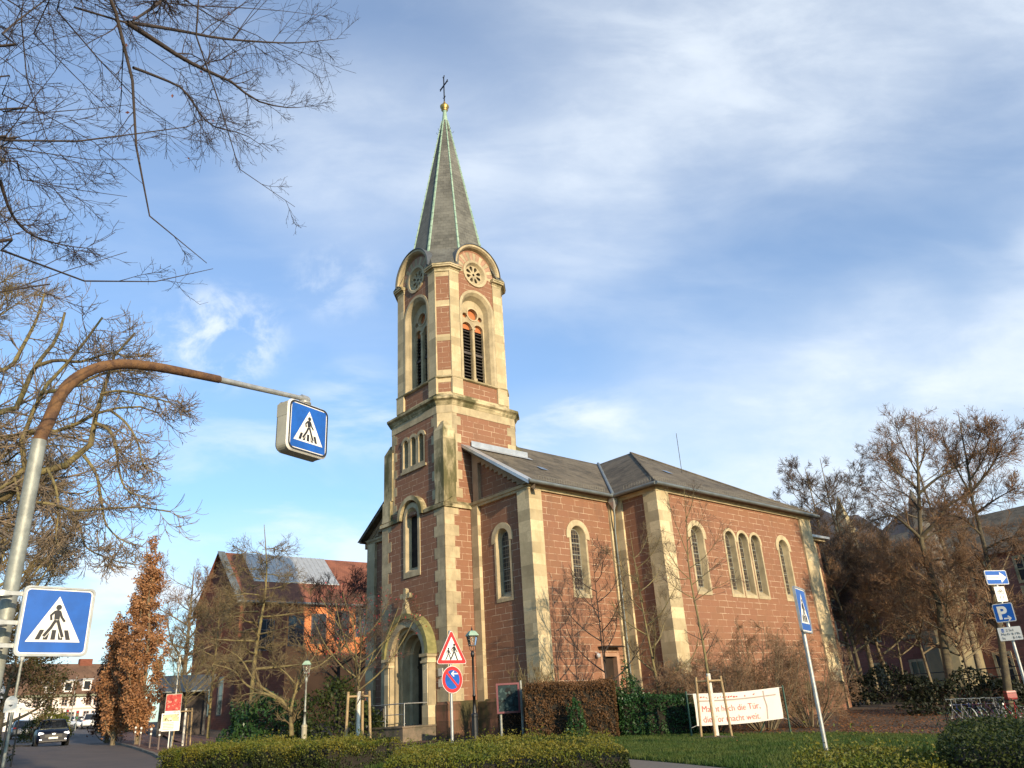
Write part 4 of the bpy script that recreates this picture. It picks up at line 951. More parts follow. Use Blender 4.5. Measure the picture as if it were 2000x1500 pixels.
def tree(name, label, guides, levels, wood, twig, base=None, cat='tree', group=None, leaf=None, kt=7, trunk_levels=0, cluster=None, extra=None):
    """guides: (points, r0, r1) in world space; levels: grow() settings; the last levels form the crown"""
    G = [resample(p, a, b_, 14) for p, a, b_ in guides]
    P, Rr = np.stack([x[0] for x in G]), np.stack([x[1] for x in G])
    o = np.array(base if base is not None else guides[0][0][0], float)
    root = thing(name, o, label, cat, group)
    TV, TF = tubes(P - o, Rr, kt); tv, tf = [TV], [TF]; off = len(TV); cv_, cf = [], []; co = 0; tips = []
    for li, lv in enumerate(levels):
        lv = dict(lv); k = lv.pop('k', 4); sel = lv.pop('skip', 0)
        P, Rr = grow(P[sel:], Rr[sel:], **lv); V, F = tubes(P - o, Rr, k)
        if li < trunk_levels: tv.append(V); tf.append(F + off); off += len(V)
        else: cv_.append(V); cf.append(F + co); co += len(V)
        tips.append(P)
    np_mesh('trunk', np.concatenate(tv), np.concatenate(tf), [wood], root, True)
    mats = [twig]; mi = [np.zeros(len(np.concatenate(cf)), int)] if cf else []
    if leaf:
        src = np.concatenate([tips[q][:, 1:].reshape(-1, 3) for q in leaf.get('lv', [-1])]); q = src[rng.integers(0, len(src), leaf['n'])] + rng.normal(0, leaf.get('spread', .05), (leaf['n'], 3))
        V, F = leaf_quads(q - o, leaf['size'], 0, leaf.get('asp', .6)); cv_.append(V); cf.append(F + co); mi.append(np.ones(len(F), int)); mats.append(leaf['mat'])
    if cf: np_mesh('crown', np.concatenate(cv_), np.concatenate(cf), mats, root, False, np.concatenate(mi))
    return root
def pxg(pts, dist, reg=(0, 0, 1), r0=.05, r1=.01, pre=None):
    """a limb traced over its course, at its own distance(s)"""
    ds = dist if isinstance(dist, (list, tuple)) else (dist, dist)
    Q = [at(reg[0] + x * reg[2], reg[1] + y * reg[2], ds[0] + (ds[1] - ds[0]) * i / max(len(pts) - 1, 1)) for i, (x, y) in enumerate(pts)]
    if pre is not None: Q = [np.array(pre)] + Q
    return (Q, r0, r1)
# --- big lime tree leaning over the street from beyond the left edge
B4 = (0, 0, .4)
tp = lambda z: np.array([-11.0 + .10 * z, 4.6 + .02 * z, z])
limbs = [
 ([(330, -160), (490, 0), (620, 110), (632, 200), (642, 330), (660, 600), (668, 760), (690, 950), (760, 1110), (830, 1190), (1010, 1285)], (7.4, 8.4), .045, .004, 7.5),
 ([(620, 110), (760, 200), (900, 290), (1040, 360), (1130, 400), (1250, 490), (1400, 525), (1500, 520)], (7.7, 9.2), .026, .003, None),
 ([(760, -160), (850, 0), (930, 130), (1000, 250), (1040, 380), (1075, 520), (1100, 680), (1140, 780), (1230, 890), (1440, 1010)], (7.6, 9.0), .028, .003, 8),
 ([(640, 110), (880, 150), (1100, 190), (1400, 210), (1550, 200), (1690, 185)], (7.7, 9.6), .018, .0025, None),
 ([(760, -60), (860, 20), (1050, 90), (1200, 150), (1330, 210), (1450, 300)], (8, 9.4), .024, .003, 8.2),
 ([(700, -30), (800, 20), (1000, 30), (1300, 45), (1600, 80)], (8.4, 10), .02, .003, 8.2),
 ([(650, 330), (780, 380), (900, 440), (980, 560), (1050, 620), (1200, 660), (1320, 745)], (7.9, 9), .014, .0025, None),
 ([(-120, 680), (0, 685), (250, 690), (480, 685), (650, 655), (850, 635), (1000, 590), (1060, 540)], (6.6, 8.2), .022, .003, 5.6),
 ([(-120, 540), (0, 545), (200, 550), (400, 535), (640, 510)], (7, 8.4), .015, .003, 6.2),
 ([(-100, 1190), (0, 1225), (150, 1290), (400, 1370), (600, 1385), (740, 1380), (870, 1330), (1040, 1312)], (6.3, 7.6), .024, .003, 4.2),
 ([(-100, 1440), (0, 1420), (200, 1390), (400, 1290), (620, 1230)], (6.4, 7.4), .012, .003, 3.8),
 ([(60, -90), (130, 50), (180, 200), (280, 300), (400, 400), (560, 560)], (7.8, 8.8), .026, .003, 7.5),
 ([(150, -90), (230, 0), (350, 130), (450, 250), (650, 480), (800, 560), (900, 650)], (8, 9.2), .026, .003, 7.6),
 ([(-120, 240), (0, 160), (60, 120), (180, 30), (330, -80)], (7, 8), .02, .006, 6.8),
 ([(-120, 690), (0, 720), (200, 745), (440, 780), (650, 780)], (7, 8.6), .015, .003, 5.4),
 ([(-120, 790), (0, 820), (120, 880), (400, 930), (620, 960)], (7.2, 8.6), .015, .003, 5.0),
 ([(260, -60), (340, 20), (450, 80), (620, 112)], (7.6, 7.7), .022, .012, 8),
 ([(900, -120), (780, 10), (650, 100)], (8.2, 7.7), .026, .012, None),
 ([(-100, 380), (0, 470), (120, 520), (300, 590), (520, 740), (700, 900)], (7, 8.5), .013, .003, 6),
 ([(20, -80), (60, 150), (130, 380), (180, 600), (300, 760), (420, 900)], (7.6, 8.8), .016, .003, 7.5),
 ([(400, -60), (520, 110), (700, 230), (860, 330), (950, 470), (990, 600)], (8.4, 9.4), .016, .003, 8.2),
 ([(0, 880), (60, 1050), (160, 1150), (330, 1200), (470, 1215)], (7.2, 8.2), .012, .003, None),
]
gd = [([np.array([-11.0, 4.6, gz(-11.0, 4.6) - .2]), tp(2), tp(4.5), tp(7.5), tp(10)], .28, .12)]
for pts, ds, r0, r1, z in limbs: gd.append(pxg(pts, ds, B4, r0 * 1.3, r1, tp(z) if z else None))
tree('lime_tree', 'bare dark lime tree reaching long thin branches over the street at the top corner', gd,
     [dict(m=18, n=7, shrink=.74, length=lambda l: np.minimum(1.7, .42 * l), ang=40, up=(-.03, .03), rr=.45, rmin=.0042, t=(.22, .99), wob=.09, skip=1, k=3),
      dict(m=8, n=5, length=lambda l: .52 * l + .08, ang=42, up=(0, .02), rr=.6, rmin=.0028, t=(.12, 1), wob=.13, k=3),
      dict(m=3, n=3, length=lambda l: .40 * l + .04, ang=45, rr=.7, rmin=.002, t=(.2, 1), wob=.1, k=3)],
     BARKD, TWIGD, leaf=dict(n=40, size=.05, mat=simple('dangling_seed_wing', (.22, .08, .06), .7, .3), spread=.05))
# --- chestnut with hanging, upturned twigs
B3 = (0, 640, .3333)
D3 = 15.0
tb = gp(-480, 15.5); 
tq = lambda z: np.array([tb[0] + .02 * z, tb[1] - .02 * z, z])
lim = [
 ([(0, 1010), (90, 920), (180, 860), (280, 830), (400, 800), (490, 750), (540, 660), (555, 540), (590, 400), (630, 300), (650, 200), (700, 130), (790, 30)], (15.2, 14.2), .105, .012, 3.2),
 ([(0, 650), (120, 610), (300, 610), (400, 590), (520, 520), (640, 480), (800, 460), (930, 500)], (15.5, 14), .06, .010, 6),
 ([(0, 500), (100, 440), (160, 330), (200, 230), (260, 160), (340, 50), (380, -90)], (15.6, 15.2), .07, .018, 6.5),
 ([(60, 930), (100, 740), (160, 580), (210, 450), (240, 380), (330, 270), (430, 170), (520, 50), (600, -60)], (15.3, 14.6), .07, .015, 3.4),
 ([(0, 930), (60, 1000), (220, 1020), (320, 1040), (380, 1080), (540, 1060), (700, 1060), (850, 1050), (1000, 1080)], (15, 13.6), .05, .008, 3),
 ([(560, 560), (640, 600), (680, 700), (700, 850), (750, 960), (880, 1000)], (14.4, 13.8), .028, .006, None),
 ([(490, 750), (560, 850), (590, 980), (620, 1150), (720, 1250), (800, 1270)], (14.5, 13.8), .024, .006, None),
 ([(640, 480), (740, 560), (810, 680), (840, 800), (940, 860)], (14.2, 13.7), .02, .005, None),
 ([(590, 390), (700, 370), (850, 400), (1000, 440), (1060, 480)], (14.3, 13.6), .022, .005, None),
 ([(240, 380), (420, 350), (600, 270), (780, 250), (950, 290)], (14.9, 14), .03, .006, None),
 ([(200, 230), (330, 190), (470, 200), (640, 150), (760, 170), (900, 160)], (15.2, 14.2), .03, .006, None),
 ([(280, 830), (330, 950), (340, 1100), (330, 1250), (400, 1330)], (14.8, 14.2), .022, .006, None),
 ([(400, 1085), (470, 1180), (500, 1280), (600, 1340), (730, 1380)], (14.5, 13.8), .018, .005, None),
 ([(0, 800), (90, 740), (200, 700), (330, 690), (450, 700), (560, 740)], (15.6, 15), .03, .007, 4.8),
 ([(0, 250), (90, 180), (150, 80), (220, -60), (260, -200)], (16, 15.6), .06, .015, 8),
]
gd = [([tb - np.array([0, 0, .2]), tq(2), tq(4), tq(6), tq(8)], .33, .16)] + [pxg(p, d, B3, r0, r1, tq(z) if z else None) for p, d, r0, r1, z in [(a_, b2_, c2_ * 1.25, d2_ * 1.2, e2_) for a_, b2_, c2_, d2_, e2_ in lim]]
tree('chestnut_tree', 'bare chestnut tree with drooping upturned twigs behind the curved sign pole', gd,
     [dict(m=20, n=8, shrink=.68, length=lambda l: np.minimum(1.9, .42 * l), ang=50, up=(-.20, .28), rr=.42, rmin=.0075, t=(.18, 1), wob=.10, skip=1, k=4),
      dict(m=7, n=6, length=lambda l: .55 * l + .22, ang=42, up=(-.14, .30), rr=.7, rmin=.0062, t=(.15, 1), wob=.10, k=3),
      dict(m=2, n=6, length=lambda l: .55 * l + .16, ang=36, up=(-.14, .34), rr=.8, rmin=.0055, t=(.2, 1), wob=.08, k=3)], BARKY, TWIGG)
# --- denser crowns at the left edge
def crown_tree(name, label, base, height, spread, lv, wood, twig, r=.25, fork=.3, nl=9, lean=(0, 0), up_=.5, leaf=None, group=None, cat='tree', seedpow=1.0, kt=6, azr=(0, 2 * math.pi)):
    bx = np.array(base, float); top = bx + np.array([lean[0], lean[1], height])
    g_ = [([bx - np.array([0, 0, .15]), bx + (top - bx) * .35 + rng.normal(0, .012 * height, 3), bx + (top - bx) * .7 + rng.normal(0, .015 * height, 3), top], r, r * .10)]
    for i in range(nl):
        f = fork + (.9 - fork) * (i / nl) ** seedpow; a = azr[0] + (i * 2.4) % (azr[1] - azr[0] + 1e-6) + rng.normal(0, .25); p = bx + (top - bx) * f
        ln = spread * (1 - .62 * ((f - fork) / (1 - fork))) * rng.uniform(.8, 1.15); d = np.array([math.cos(a), math.sin(a), 0])
        g_.append(([p, p + d * ln * .4 + np.array([0, 0, ln * up_ * .30]), p + d * ln * .75 + np.array([0, 0, ln * up_ * .75]) + rng.normal(0, .05 * ln, 3), p + d * ln + np.array([0, 0, ln * up_ * 1.25])], r * (1 - f) * .62 + .012, .010))
    return tree(name, label, g_, lv, wood, twig, bx, cat, group, leaf, kt)
TW = lambda m1, m2, m3, l1, up=(.04, .08), rm=.007, a=42, k=3: [dict(m=m1, n=6, length=l1, ang=a, up=up, rr=.5, rmin=rm * 1.4, t=(.2, 1), k=k), dict(m=m2, n=5, length=lambda l: .5 * l + .1, ang=a, up=up, rr=.7, rmin=rm * 1.1, t=(.15, 1), k=3), dict(m=m3, n=4, length=lambda l: .62 * l + .16, ang=a * .85, up=up, rr=.8, rmin=rm * .85, t=(.1, 1), k=3, shrink=.3)]
crown_tree('ash_tree', 'bushy bare brown tree crown at the very edge above the chestnut', gp(-520, 26), 17.5, 6.6, TW(18, 10, 5, 2.3, (.02, .1), .0085), BARKY, TWIGY, .3, .3, 14)
crown_tree('hornbeam_tree', 'dense dark bushy tree behind the large crossing sign', gp(-80, 36), 11.5, 3.4, TW(16, 9, 5, 1.7, (.06, .12), .009), BARKY, TWIGY, .2, .34, 22, up_=.9)
crown_tree('yew_tree', 'dark brown evergreen leaning over the pavement beside the white house', gp(-5, 62), 8.2, 3.6, TW(12, 7, 3, 2.0, (.0, .05), .012), BARK, TWIGB, .2, .15, 14, leaf=dict(n=16000, size=.16, mat=leafmat('dull_yew_needles', (.035, .045, .012), (.075, .055, .02), .15), spread=.22, lv=[0, 1]))
# --- columnar oaks with dry leaves
def columnar(label, px, dist, h, wd, mat, nleaf, lean=0, name='columnar_oak', rb=.16):
    bx = gp(px, dist); g_ = [([bx, bx + np.array([0, 0, h * .5]), bx + np.array([lean, 0, h])], rb, .02)]
    for i in range(54):
        f = rng.uniform(.0, .74); a = rng.uniform(0, 6.283); d = np.array([math.cos(a), math.sin(a), 0]); p = bx + np.array([lean * f, 0, h * f])
        prof = wd * .5 * min(1, (f + .30) * 1.9) * (1 if f < .45 else .55) * rng.uniform(.65, 1.1); ln = h * rng.uniform(.16, .30)
        g_.append(([p, p + d * prof * .6 + np.array([0, 0, ln * .25]), p + d * prof * .95 + np.array([0, 0, ln * .65]), p + d * prof * .9 * (1 - f * .6) + np.array([0, 0, ln])], .035, .008))
    return tree(name, label, g_, [dict(m=8, n=5, length=.75, ang=34, up=(.12, .12), rr=.5, rmin=.009, t=(.1, 1), k=3), dict(m=5, n=4, length=.40, ang=42, up=(.06, .06), rr=.7, rmin=.007, t=(.1, 1), k=3)], BARK, TWIGB, bx,
                group='columnar oaks along the pavement', leaf=dict(n=nleaf, size=.165, mat=mat, spread=.11, lv=[0, 1], asp=.55))
columnar('tallest columnar oak with orange dry leaves beside the pavement', 266, 54, 11.9, 2.7, OAK, 24000, -.9)
columnar('shorter columnar oak with orange leaves, next to the tallest oak', 220, 58, 8.0, 2.2, OAK, 13000, -.6)
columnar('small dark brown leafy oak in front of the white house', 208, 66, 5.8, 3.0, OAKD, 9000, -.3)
crown_tree('plane_tree', 'reddish brown bare tree far behind the orange oaks', gp(345, 78), 14, 6, TW(12, 7, 4, 2.5, (.03, .08), .014), BARK, TWIGB, .3, .3, 13)
# --- trees in front of the brick hall
crown_tree('larch_tree', 'tall bare tree with straight trunk in front of the brick hall', gp(487, 50), 12.4, 3.6, TW(11, 6, 3, 1.6, (-.02, .06), .010), BARKY, TWIGY, .17, .32, 22, up_=.05, seedpow=.9)
B8 = (180, 1000, .33333)
gd = [pxg([(1168, 1310), (1165, 1240), (1160, 1180), (1110, 1100)], 41, B8, .12, .08), pxg([(1110, 1100), (1000, 1060), (900, 1010), (830, 930), (700, 890)], (41, 40), B8, .08, .012), pxg([(1100, 1095), (960, 1000), (870, 860), (760, 790)], (41, 41.5), B8, .07, .012),
      pxg([(1160, 1180), (1190, 1050), (1230, 930), (1300, 850), (1340, 740)], (41, 40.5), B8, .08, .012), pxg([(1150, 1150), (1050, 1080), (950, 1060), (860, 1080)], (41, 39.5), B8, .05, .01), pxg([(1200, 1020), (1120, 930), (1010, 860), (980, 850)], (41, 41), B8, .05, .01),
      pxg([(1230, 930), (1330, 900), (1420, 830), (1480, 800)], (41, 41.5), B8, .045, .01), pxg([(1170, 1100), (1250, 960), (1260, 850), (1200, 750)], (41, 42), B8, .05, .01)]
tree('gnarled_maple', 'low spreading gnarled tree with yellow lichened branches behind the green lamp', gd, TW(10, 6, 3, 1.4, (.02, .08), .009), BARKY, TWIGY, gp(569, 41))
crown_tree('dark_ornamental_tree', 'dark bare tree against the orange wall', gp(655, 54), 9.4, 3.8, TW(12, 7, 4, 1.8, (.03, .08), .011), BARKD, TWIGD, .16, .3, 14, up_=.8)
crown_tree('birch_tree', 'thin bare tree in front of the gable end of the brick hall', gp(405, 60), 9.8, 3.2, TW(10, 7, 4, 1.6, (.0, .05), .011), BARKY, TWIGY, .12, .35, 12, up_=.7)
# --- young staked trees
def staked(label, px, dist, trunk_h, stakes, h, spread, twig, leaf=None, off=0, lv=None, sh=2.0, up_=1.7, fork=.36, rb=.055, guide=None, nl=14):
    bx = gp(px, dist); bx[2] -= .05
    f = fork
    root = crown_tree('young_tree', label, bx, h, spread, lv or TW(9, 5, 3, .75, (.02, .08), .005), BARKY, twig, rb, f, nl, up_=up_, leaf=leaf, group='young staked trees', seedpow=1.3) if guide is None else tree('young_tree', label, guide, lv, BARKY, twig, bx, group='young staked trees')
    V, F = tubes(np.array([[[0, 0, 0], [0, 0, trunk_h * .5], [.005, 0, trunk_h]]]), np.array([[rb * 1.12, rb * 1.06, rb * 1.0]]), 10); np_mesh('limewash', V, F, [LIME], root, True)
    st = thing('tree_stake', bx, 'wooden stakes and crossbar holding ' + label.split(' with ')[0].replace('young', 'the young', 1), 'tree stakes', 'tree stakes')
    tops = []
    for i, (dx, dy) in enumerate(stakes):
        b = MB(); t_ = (dx * .82, dy * .82, sh); b.tube([(dx, dy, -.1), t_], .042, 8); b.build('stake', [WOODST], st); tops.append(t_)
    b = MB()
    for a, c in zip(tops, tops[1:] + tops[:1]): b.tube([(a[0], a[1], sh - .14), (c[0], c[1], sh - .14)], .034, 6)
    b.build('crossbar', [WOODST], st)
    return root
staked('young maple with red buds beside the church steps', 699, 25.5, 1.95, [(-.36, -.12), (.36, .12), (.05, .42)], 4.3, 1.7, TWIG, leaf=dict(n=520, size=.05, mat=BERRY, spread=.05), sh=1.95, nl=16, up_=.95, fork=.46)
staked('young pollarded tree with stubby branches near the posters', 357, 49, 2.0, [(-.5, -.2), (.45, -.1), (0, .5)], 4.0, 2.2, TWIGY, sh=2.0, up_=1.0, fork=.55)
B5 = (1000, 850, .325)
g5 = [([gp(1402, 29.5) - np.array([0, 0, .1])] + [at(*p, 29.5) for p in ((1396, 1400), (1387, 1345), (1372, 1250), (1352, 1150), (1344, 1093), (1341, 1020), (1336, 955))], .062, .008)]
for pts in ([(1075, 870), (1000, 800), (940, 700), (900, 650)], [(1065, 800), (1150, 740), (1230, 640), (1270, 560)], [(1055, 720), (1010, 600), (960, 470), (930, 350)], [(1050, 640), (1110, 560), (1160, 450)], [(1080, 900), (1180, 820), (1290, 720)], [(1075, 860), (990, 860), (920, 780)], [(1040, 520), (1080, 420), (1090, 330)], [(1090, 1000), (1200, 930), (1330, 860)], [(1090, 980), (1000, 930), (940, 880)]):
    g5.append(pxg(pts, (29.5, 29.2), B5, .018, .005))
staked('young slender tree with limewashed trunk on the lawn before the banner', 1402, 29.5, 2.1, [(-.52, .05), (-.12, -.3), (.52, .05)], 9, 2, TWIG, guide=g5, sh=2.0, rb=.075,
       lv=[dict(m=13, n=6, length=1.0, ang=42, up=(.05, .08), rr=.5, rmin=.006, t=(.25, 1), k=3), dict(m=5, n=4, length=.35, ang=42, up=(.05, .05), rr=.7, rmin=.005, t=(.2, 1), k=3)])
# --- thin trees and shrubs against the church
crown_tree('slender_tree', 'slender bare tree close to the nave wall beside the round-arched window', gp(1200, 34.5), 7.6, 2.0, TW(8, 5, 3, .9, (.05, .05), .006), BARKD, TWIG, .05, .25, 12, lean=(-.15, 0), up_=.9)
crown_tree('slender_tree', 'slender leaning bare tree in the corner between nave and transept', gp(1306, 34), 8.2, 2.2, TW(8, 5, 3, .9, (.05, .05), .006), BARKY, TWIGY, .07, .22, 12, lean=(-.55, .1), up_=.8)
def shrub(name, label, px, dist, h, w_, n, lv, wood, twig, leaf=None, cat='shrub', group=None, up_=1):
    bx = gp(px, dist); g_ = []
    for i in range(n):
        a = rng.uniform(0, 6.283); q = rng.random() ** .6; d = np.array([math.cos(a), math.sin(a), 0]); s = bx + d * .12 * w_ * q; hh = h * (1 - .35 * q * q) * rng.uniform(.75, 1.05)
        g_.append(([s, s + d * w_ * .30 * q + np.array([0, 0, hh * .45]), s + d * w_ * .42 * q + np.array([0, 0, hh * .75 * up_]) + rng.normal(0, .06, 3), s + d * w_ * .52 * q + np.array([0, 0, hh])], .028, .008))
    return tree(name, label, g_, lv, wood, twig, bx, cat, group, leaf, 5)
shrub('pollarded_shrub', 'bare vase-shaped shrub above the brown hedge beside the pale corner pier', 1040, 35, 3.1, 1.5, 20, TW(6, 4, 2, .6, (.1, .1), .005, 24), BARKY, TWIGY, group='bare upright shrubs by the nave corner')
shrub('pollarded_shrub', 'slim bare shrub just beside the noticeboard at the nave corner', 1072, 34, 3.0, 1.2, 14, TW(6, 4, 2, .55, (.1, .1), .005, 24), BARKY, TWIGY, group='bare upright shrubs by the nave corner')
for i, (px, d, h, w_, lab) in enumerate(((1400, 34.5, 3.0, 3.6, 'tangled brown shrub behind the left end of the white banner'), (1500, 36, 4.2, 4.4, 'largest tangled brown shrub against the transept wall behind the banner'), (1590, 38, 3.6, 4.2, 'brown shrub behind the crossing sign at the far transept corner'), (1330, 34.5, 2.4, 2.6, 'low tangled brown shrub at the foot of the transept corner pier'))):
    shrub('tangled_shrub', lab, px, d, h, w_, 34, TW(8, 6, 4, 1.0, (-.05, .02), .0065, 48), BARK, TWIGB, leaf=dict(n=900, size=.06, mat=DRY, spread=.08), group='tangled brown shrubs before the transept')
OAKB = simple('oak_bark', (.13, .105, .055), .9, .35, 3, (.07, .055, .035), bmp=.5)
# --- right hand group
B1 = (1550, 780, .2666)
gd = [([gp(1872, 50) - np.array([0, 0, .2])] + [at(*p, 50) for p in ((1862, 1350), (1845, 1270), (1832, 1180), (1812, 1100), (1799, 1055), (1795, 970), (1792, 900), (1790, 850), (1788, 815))], .27, .022)]
for pts, r0, dd in (([(930, 1020), (860, 950), (760, 870), (690, 850), (500, 930)], .10, 41), ([(930, 1010), (1040, 900), (1140, 770), (1290, 690), (1390, 560), (1440, 420)], .12, 40.5), ([(920, 690), (1050, 580), (1250, 460), (1400, 370)], .09, 43), ([(905, 650), (850, 600), (760, 530), (700, 400), (680, 300)], .06, 41.5), ([(915, 560), (830, 400), (760, 250), (740, 130)], .05, 42.5), ([(915, 520), (960, 380), (940, 250), (900, 160)], .05, 42),
                    ([(960, 1200), (1100, 1170), (1260, 1230), (1370, 1290)], .06, 40.5), ([(975, 1390), (820, 1320), (690, 1300)], .05, 41), ([(930, 900), (1010, 870), (1100, 820)], .04, 43), ([(920, 800), (830, 700), (700, 640), (620, 560)], .045, 43), ([(940, 1030), (1080, 960), (1250, 930), (1420, 950)], .05, 43)):
    gd.append(pxg(pts, (50, dd + 8), B1, r0, .014))
tree('oak_tree', 'large bare oak with pale lichened trunk, tallest of the trees beside the parking sign', gd, TW(18, 8, 5, 2.0, (.03, .08), .009), OAKB, TWIGB, gp(1872, 50), leaf=dict(n=1000, size=.09, mat=DRY, spread=.06), kt=9, group='bare trees beside the church')
gd = [([gp(1990, 46) - np.array([0, 0, .2])] + [at(1550 + x * .2666, 780 + y * .2666, 46) for x, y in ((1480, 1500), (1420, 1200), (1380, 1000), (1330, 820), (1300, 690), (1275, 480), (1230, 250), (1210, 120))], .20, .02)]
for pts, r0 in (([(1380, 1000), (1250, 880), (1130, 850)], .06), ([(1300, 700), (1200, 520), (1110, 330), (1080, 200)], .06), ([(1300, 680), (1430, 520), (1540, 330), (1600, 230)], .07), ([(1290, 600), (1400, 420), (1440, 280)], .05), ([(1340, 830), (1500, 720), (1650, 640)], .06), ([(1280, 480), (1340, 330), (1380, 220)], .04), ([(1400, 1100), (1560, 1020), (1700, 1000)], .06)):
    gd.append(pxg(pts, (46, 45), B1, r0, .014))
tree('oak_tree', 'bare twiggy tree behind the one-way sign at the edge', gd, TW(18, 8, 5, 2.1, (.03, .08), .0095), OAKB, TWIGB, gp(1990, 46), leaf=dict(n=1000, size=.09, mat=DRY, spread=.06), kt=8, group='bare trees beside the church')
for px, d, h, sp_, lab, ln, rb in ((1712, 55, 10.5, 3.6, 'bare tree with thin pale trunk next to the transept corner', (-.9, 0), .15), (1774, 57, 10.0, 3.4, 'bare tree with dark leaning trunk in the middle of the group', (-.9, 0), .15), (1790, 58, 9.0, 3.0, 'thin bare tree leaning just behind the dark leaning trunk', (.2, 0), .09), (1850, 54, 9.6, 3.2, 'slim dark bare tree close behind the large oak', (-.5, 0), .10), (1925, 50, 8.0, 3.4, 'shaded bare tree behind the parked bicycles', (-.4, 0), .12), (1700, 60, 16.0, 4.4, 'tall pale twiggy tree rising behind the transept roof corner', (-.5, 0), .2), (1735, 62, 17.0, 5.6, 'tall bare tree far behind the leaning trunks', (-.4, 0), .2), (1950, 62, 17.2, 6.0, 'tall bare tree far behind the parking sign', (-.5, 0), .22)):
    crown_tree('bare_tree', lab, gp(px, d), h, sp_, TW(13, 8, 5, 1.8, (.04, .08), .0105), BARK, TWIGB if d < 57 else TWIG, rb, .28, 15, lean=ln, up_=.75, leaf=dict(n=700, size=.09, mat=DRY, spread=.10), group='bare trees beside the church')
# --- hedges
def hedge(name, label, p0, p1, depth, h0, h1, mats, dens, size, z=None, group=None, dirv=None, rough=.10, up_=0.0):
    p0, p1 = np.array(p0[:2]), np.array(p1[:2]); l = np.linalg.norm(p1 - p0); d = (p1 - p0) / l; n_ = np.array([-d[1], d[0]])
    if n_ @ p0 < 0: n_ = -n_
    c = (p0 + p1) / 2 + n_ * depth / 2; o = np.array([c[0], c[1], gz(*c)]); root = thing(name, o, label, 'hedge', group)
    nn = int(dens * (l * depth + 2 * l * max(h0, h1) + 2 * depth * h1))
    # points near the surface of the clipped body
    s, q, w_ = rng.random(nn), rng.random(nn), rng.random(nn)
    face_ = rng.choice(3, nn, p=np.array([l * depth, 2 * l * h1, 2 * depth * h1]) / (l * depth + 2 * l * h1 + 2 * depth * h1))
    dep = np.abs(rng.normal(0, .06, nn)) - .015
    S = s * l; Q = q * depth; Z = w_.copy()
    ns = int(nn * .05) // 5; sh = np.zeros(nn)
    Z = np.where(face_ == 0, 1.0, w_)
    Q = np.where(face_ == 1, np.where(rng.random(nn) < .68, dep, depth - dep), Q); S = np.where(face_ == 2, np.where(rng.random(nn) < .5, dep, l - dep), S)
    hh = h0 + (h1 - h0) * np.clip(Q / depth, 0, 1); lump = rough * (np.sin(S * 2.1 + Q) * .5 + np.sin(S * 5.3 + Q * 3.1) * .3 + np.sin(S * .8) * .5)
    Zz = hh * Z + np.where(face_ == 0, lump - dep + rng.exponential(.025, nn) * (rng.random(nn) < .5), lump * Z)
    si = rng.integers(0, nn, ns); 
    for q_ in range(5): k_ = rng.permutation(nn)[:ns]; S[k_] = S[si] + rng.normal(0, .012, ns); Q[k_] = Q[si] + rng.normal(0, .012, ns); Zz[k_] = Zz[si] + .03 * q_ * (1 + rng.random(ns)); face_[k_] = 3
    rd = .14; e = np.minimum(np.minimum(Q, depth - Q), np.minimum(S, l - S)); over = np.where((face_ == 0) & (e < rd), (rd - e) ** 2 / rd, 0); Zz = Zz - over
    Q = Q + np.where(face_ == 1, np.sin(S * 3.3 + Zz * 4) * .05, 0)
    hole = np.sin(S * 7.1 + Q * 3) * np.sin(Zz * 11 + S * 4.3) + .5 * np.sin(S * 15 + Zz * 9)
    keep = ~((face_ != 3) & (hole < -.38) & (rng.random(nn) < .78) & (Zz < hh * .86)); S, Q, Zz, hh = S[keep], Q[keep], Zz[keep], hh[keep]; nn = len(S)
    XY = p0 + d * S[:, None] + n_ * Q[:, None]; P = np.c_[XY, gzv(XY) + np.maximum(Zz, .01)]
    V, F = leaf_quads(P - o, size, 0, .5)
    mi = None
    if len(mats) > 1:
        pm = 1 / (1 + np.exp(-(Zz / hh - .62 + .25 * np.sin(S * 1.7) * np.sin(Q * 2 + S)) * 9)); mi = (rng.random(nn) > pm).astype(int)  # lower leaves get the darker green, painting in shade at the hedge foot
    np_mesh('foliage', V, F, mats, root, False, mi)
    b = MB(); k = max(3, int(l / 1.2)); ring = []
    for i in range(k + 1):
        sft = .10 + (l - .2) * i / k; row = []
        for (qq, zz) in ((.12, -.05), (.10, h0 * .55), (.16, h0 - .14), (depth * .5, (h0 + h1) / 2 - .08), (depth - .16, h1 - .14), (depth - .12, -.05)):
            xy = p0 + d * sft + n_ * qq; lp = rough * (math.sin(sft * 2.1 + qq) * .5 + math.sin(sft * .8) * .5); row.append(tuple(np.array([xy[0], xy[1], gz(*xy) + (zz + lp if zz > 0 else zz)]) - o))
        ring.append(row)
    b.loft(ring, sm=False, close=False); b.build('branches', [CORE], root)
    return root
HG = 'low clipped hedges along the street'
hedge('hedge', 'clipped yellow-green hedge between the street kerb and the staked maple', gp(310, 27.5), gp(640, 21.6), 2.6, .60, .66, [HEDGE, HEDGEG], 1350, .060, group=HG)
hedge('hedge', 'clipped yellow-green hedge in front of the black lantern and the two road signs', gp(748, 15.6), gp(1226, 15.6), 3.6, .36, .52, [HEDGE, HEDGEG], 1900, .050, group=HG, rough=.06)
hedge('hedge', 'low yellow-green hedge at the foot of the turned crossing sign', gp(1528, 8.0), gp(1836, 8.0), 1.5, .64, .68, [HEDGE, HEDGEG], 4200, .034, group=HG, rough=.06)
hedge('hedge', 'taller dark green hedge in the corner below the bicycles', gp(1826, 8.2), gp(2260, 8.2), 2.0, .82, .88, [HEDGEG, HEDGEG], 3800, .036, group=HG, rough=.05)
hedge('beech_hedge', 'tall brown dry-leaved beech hedge against the nave wall', gp(1030, 31.5), gp(1212, 31.5), 1.5, 1.9, 1.95, [BEECH], 900, .075)
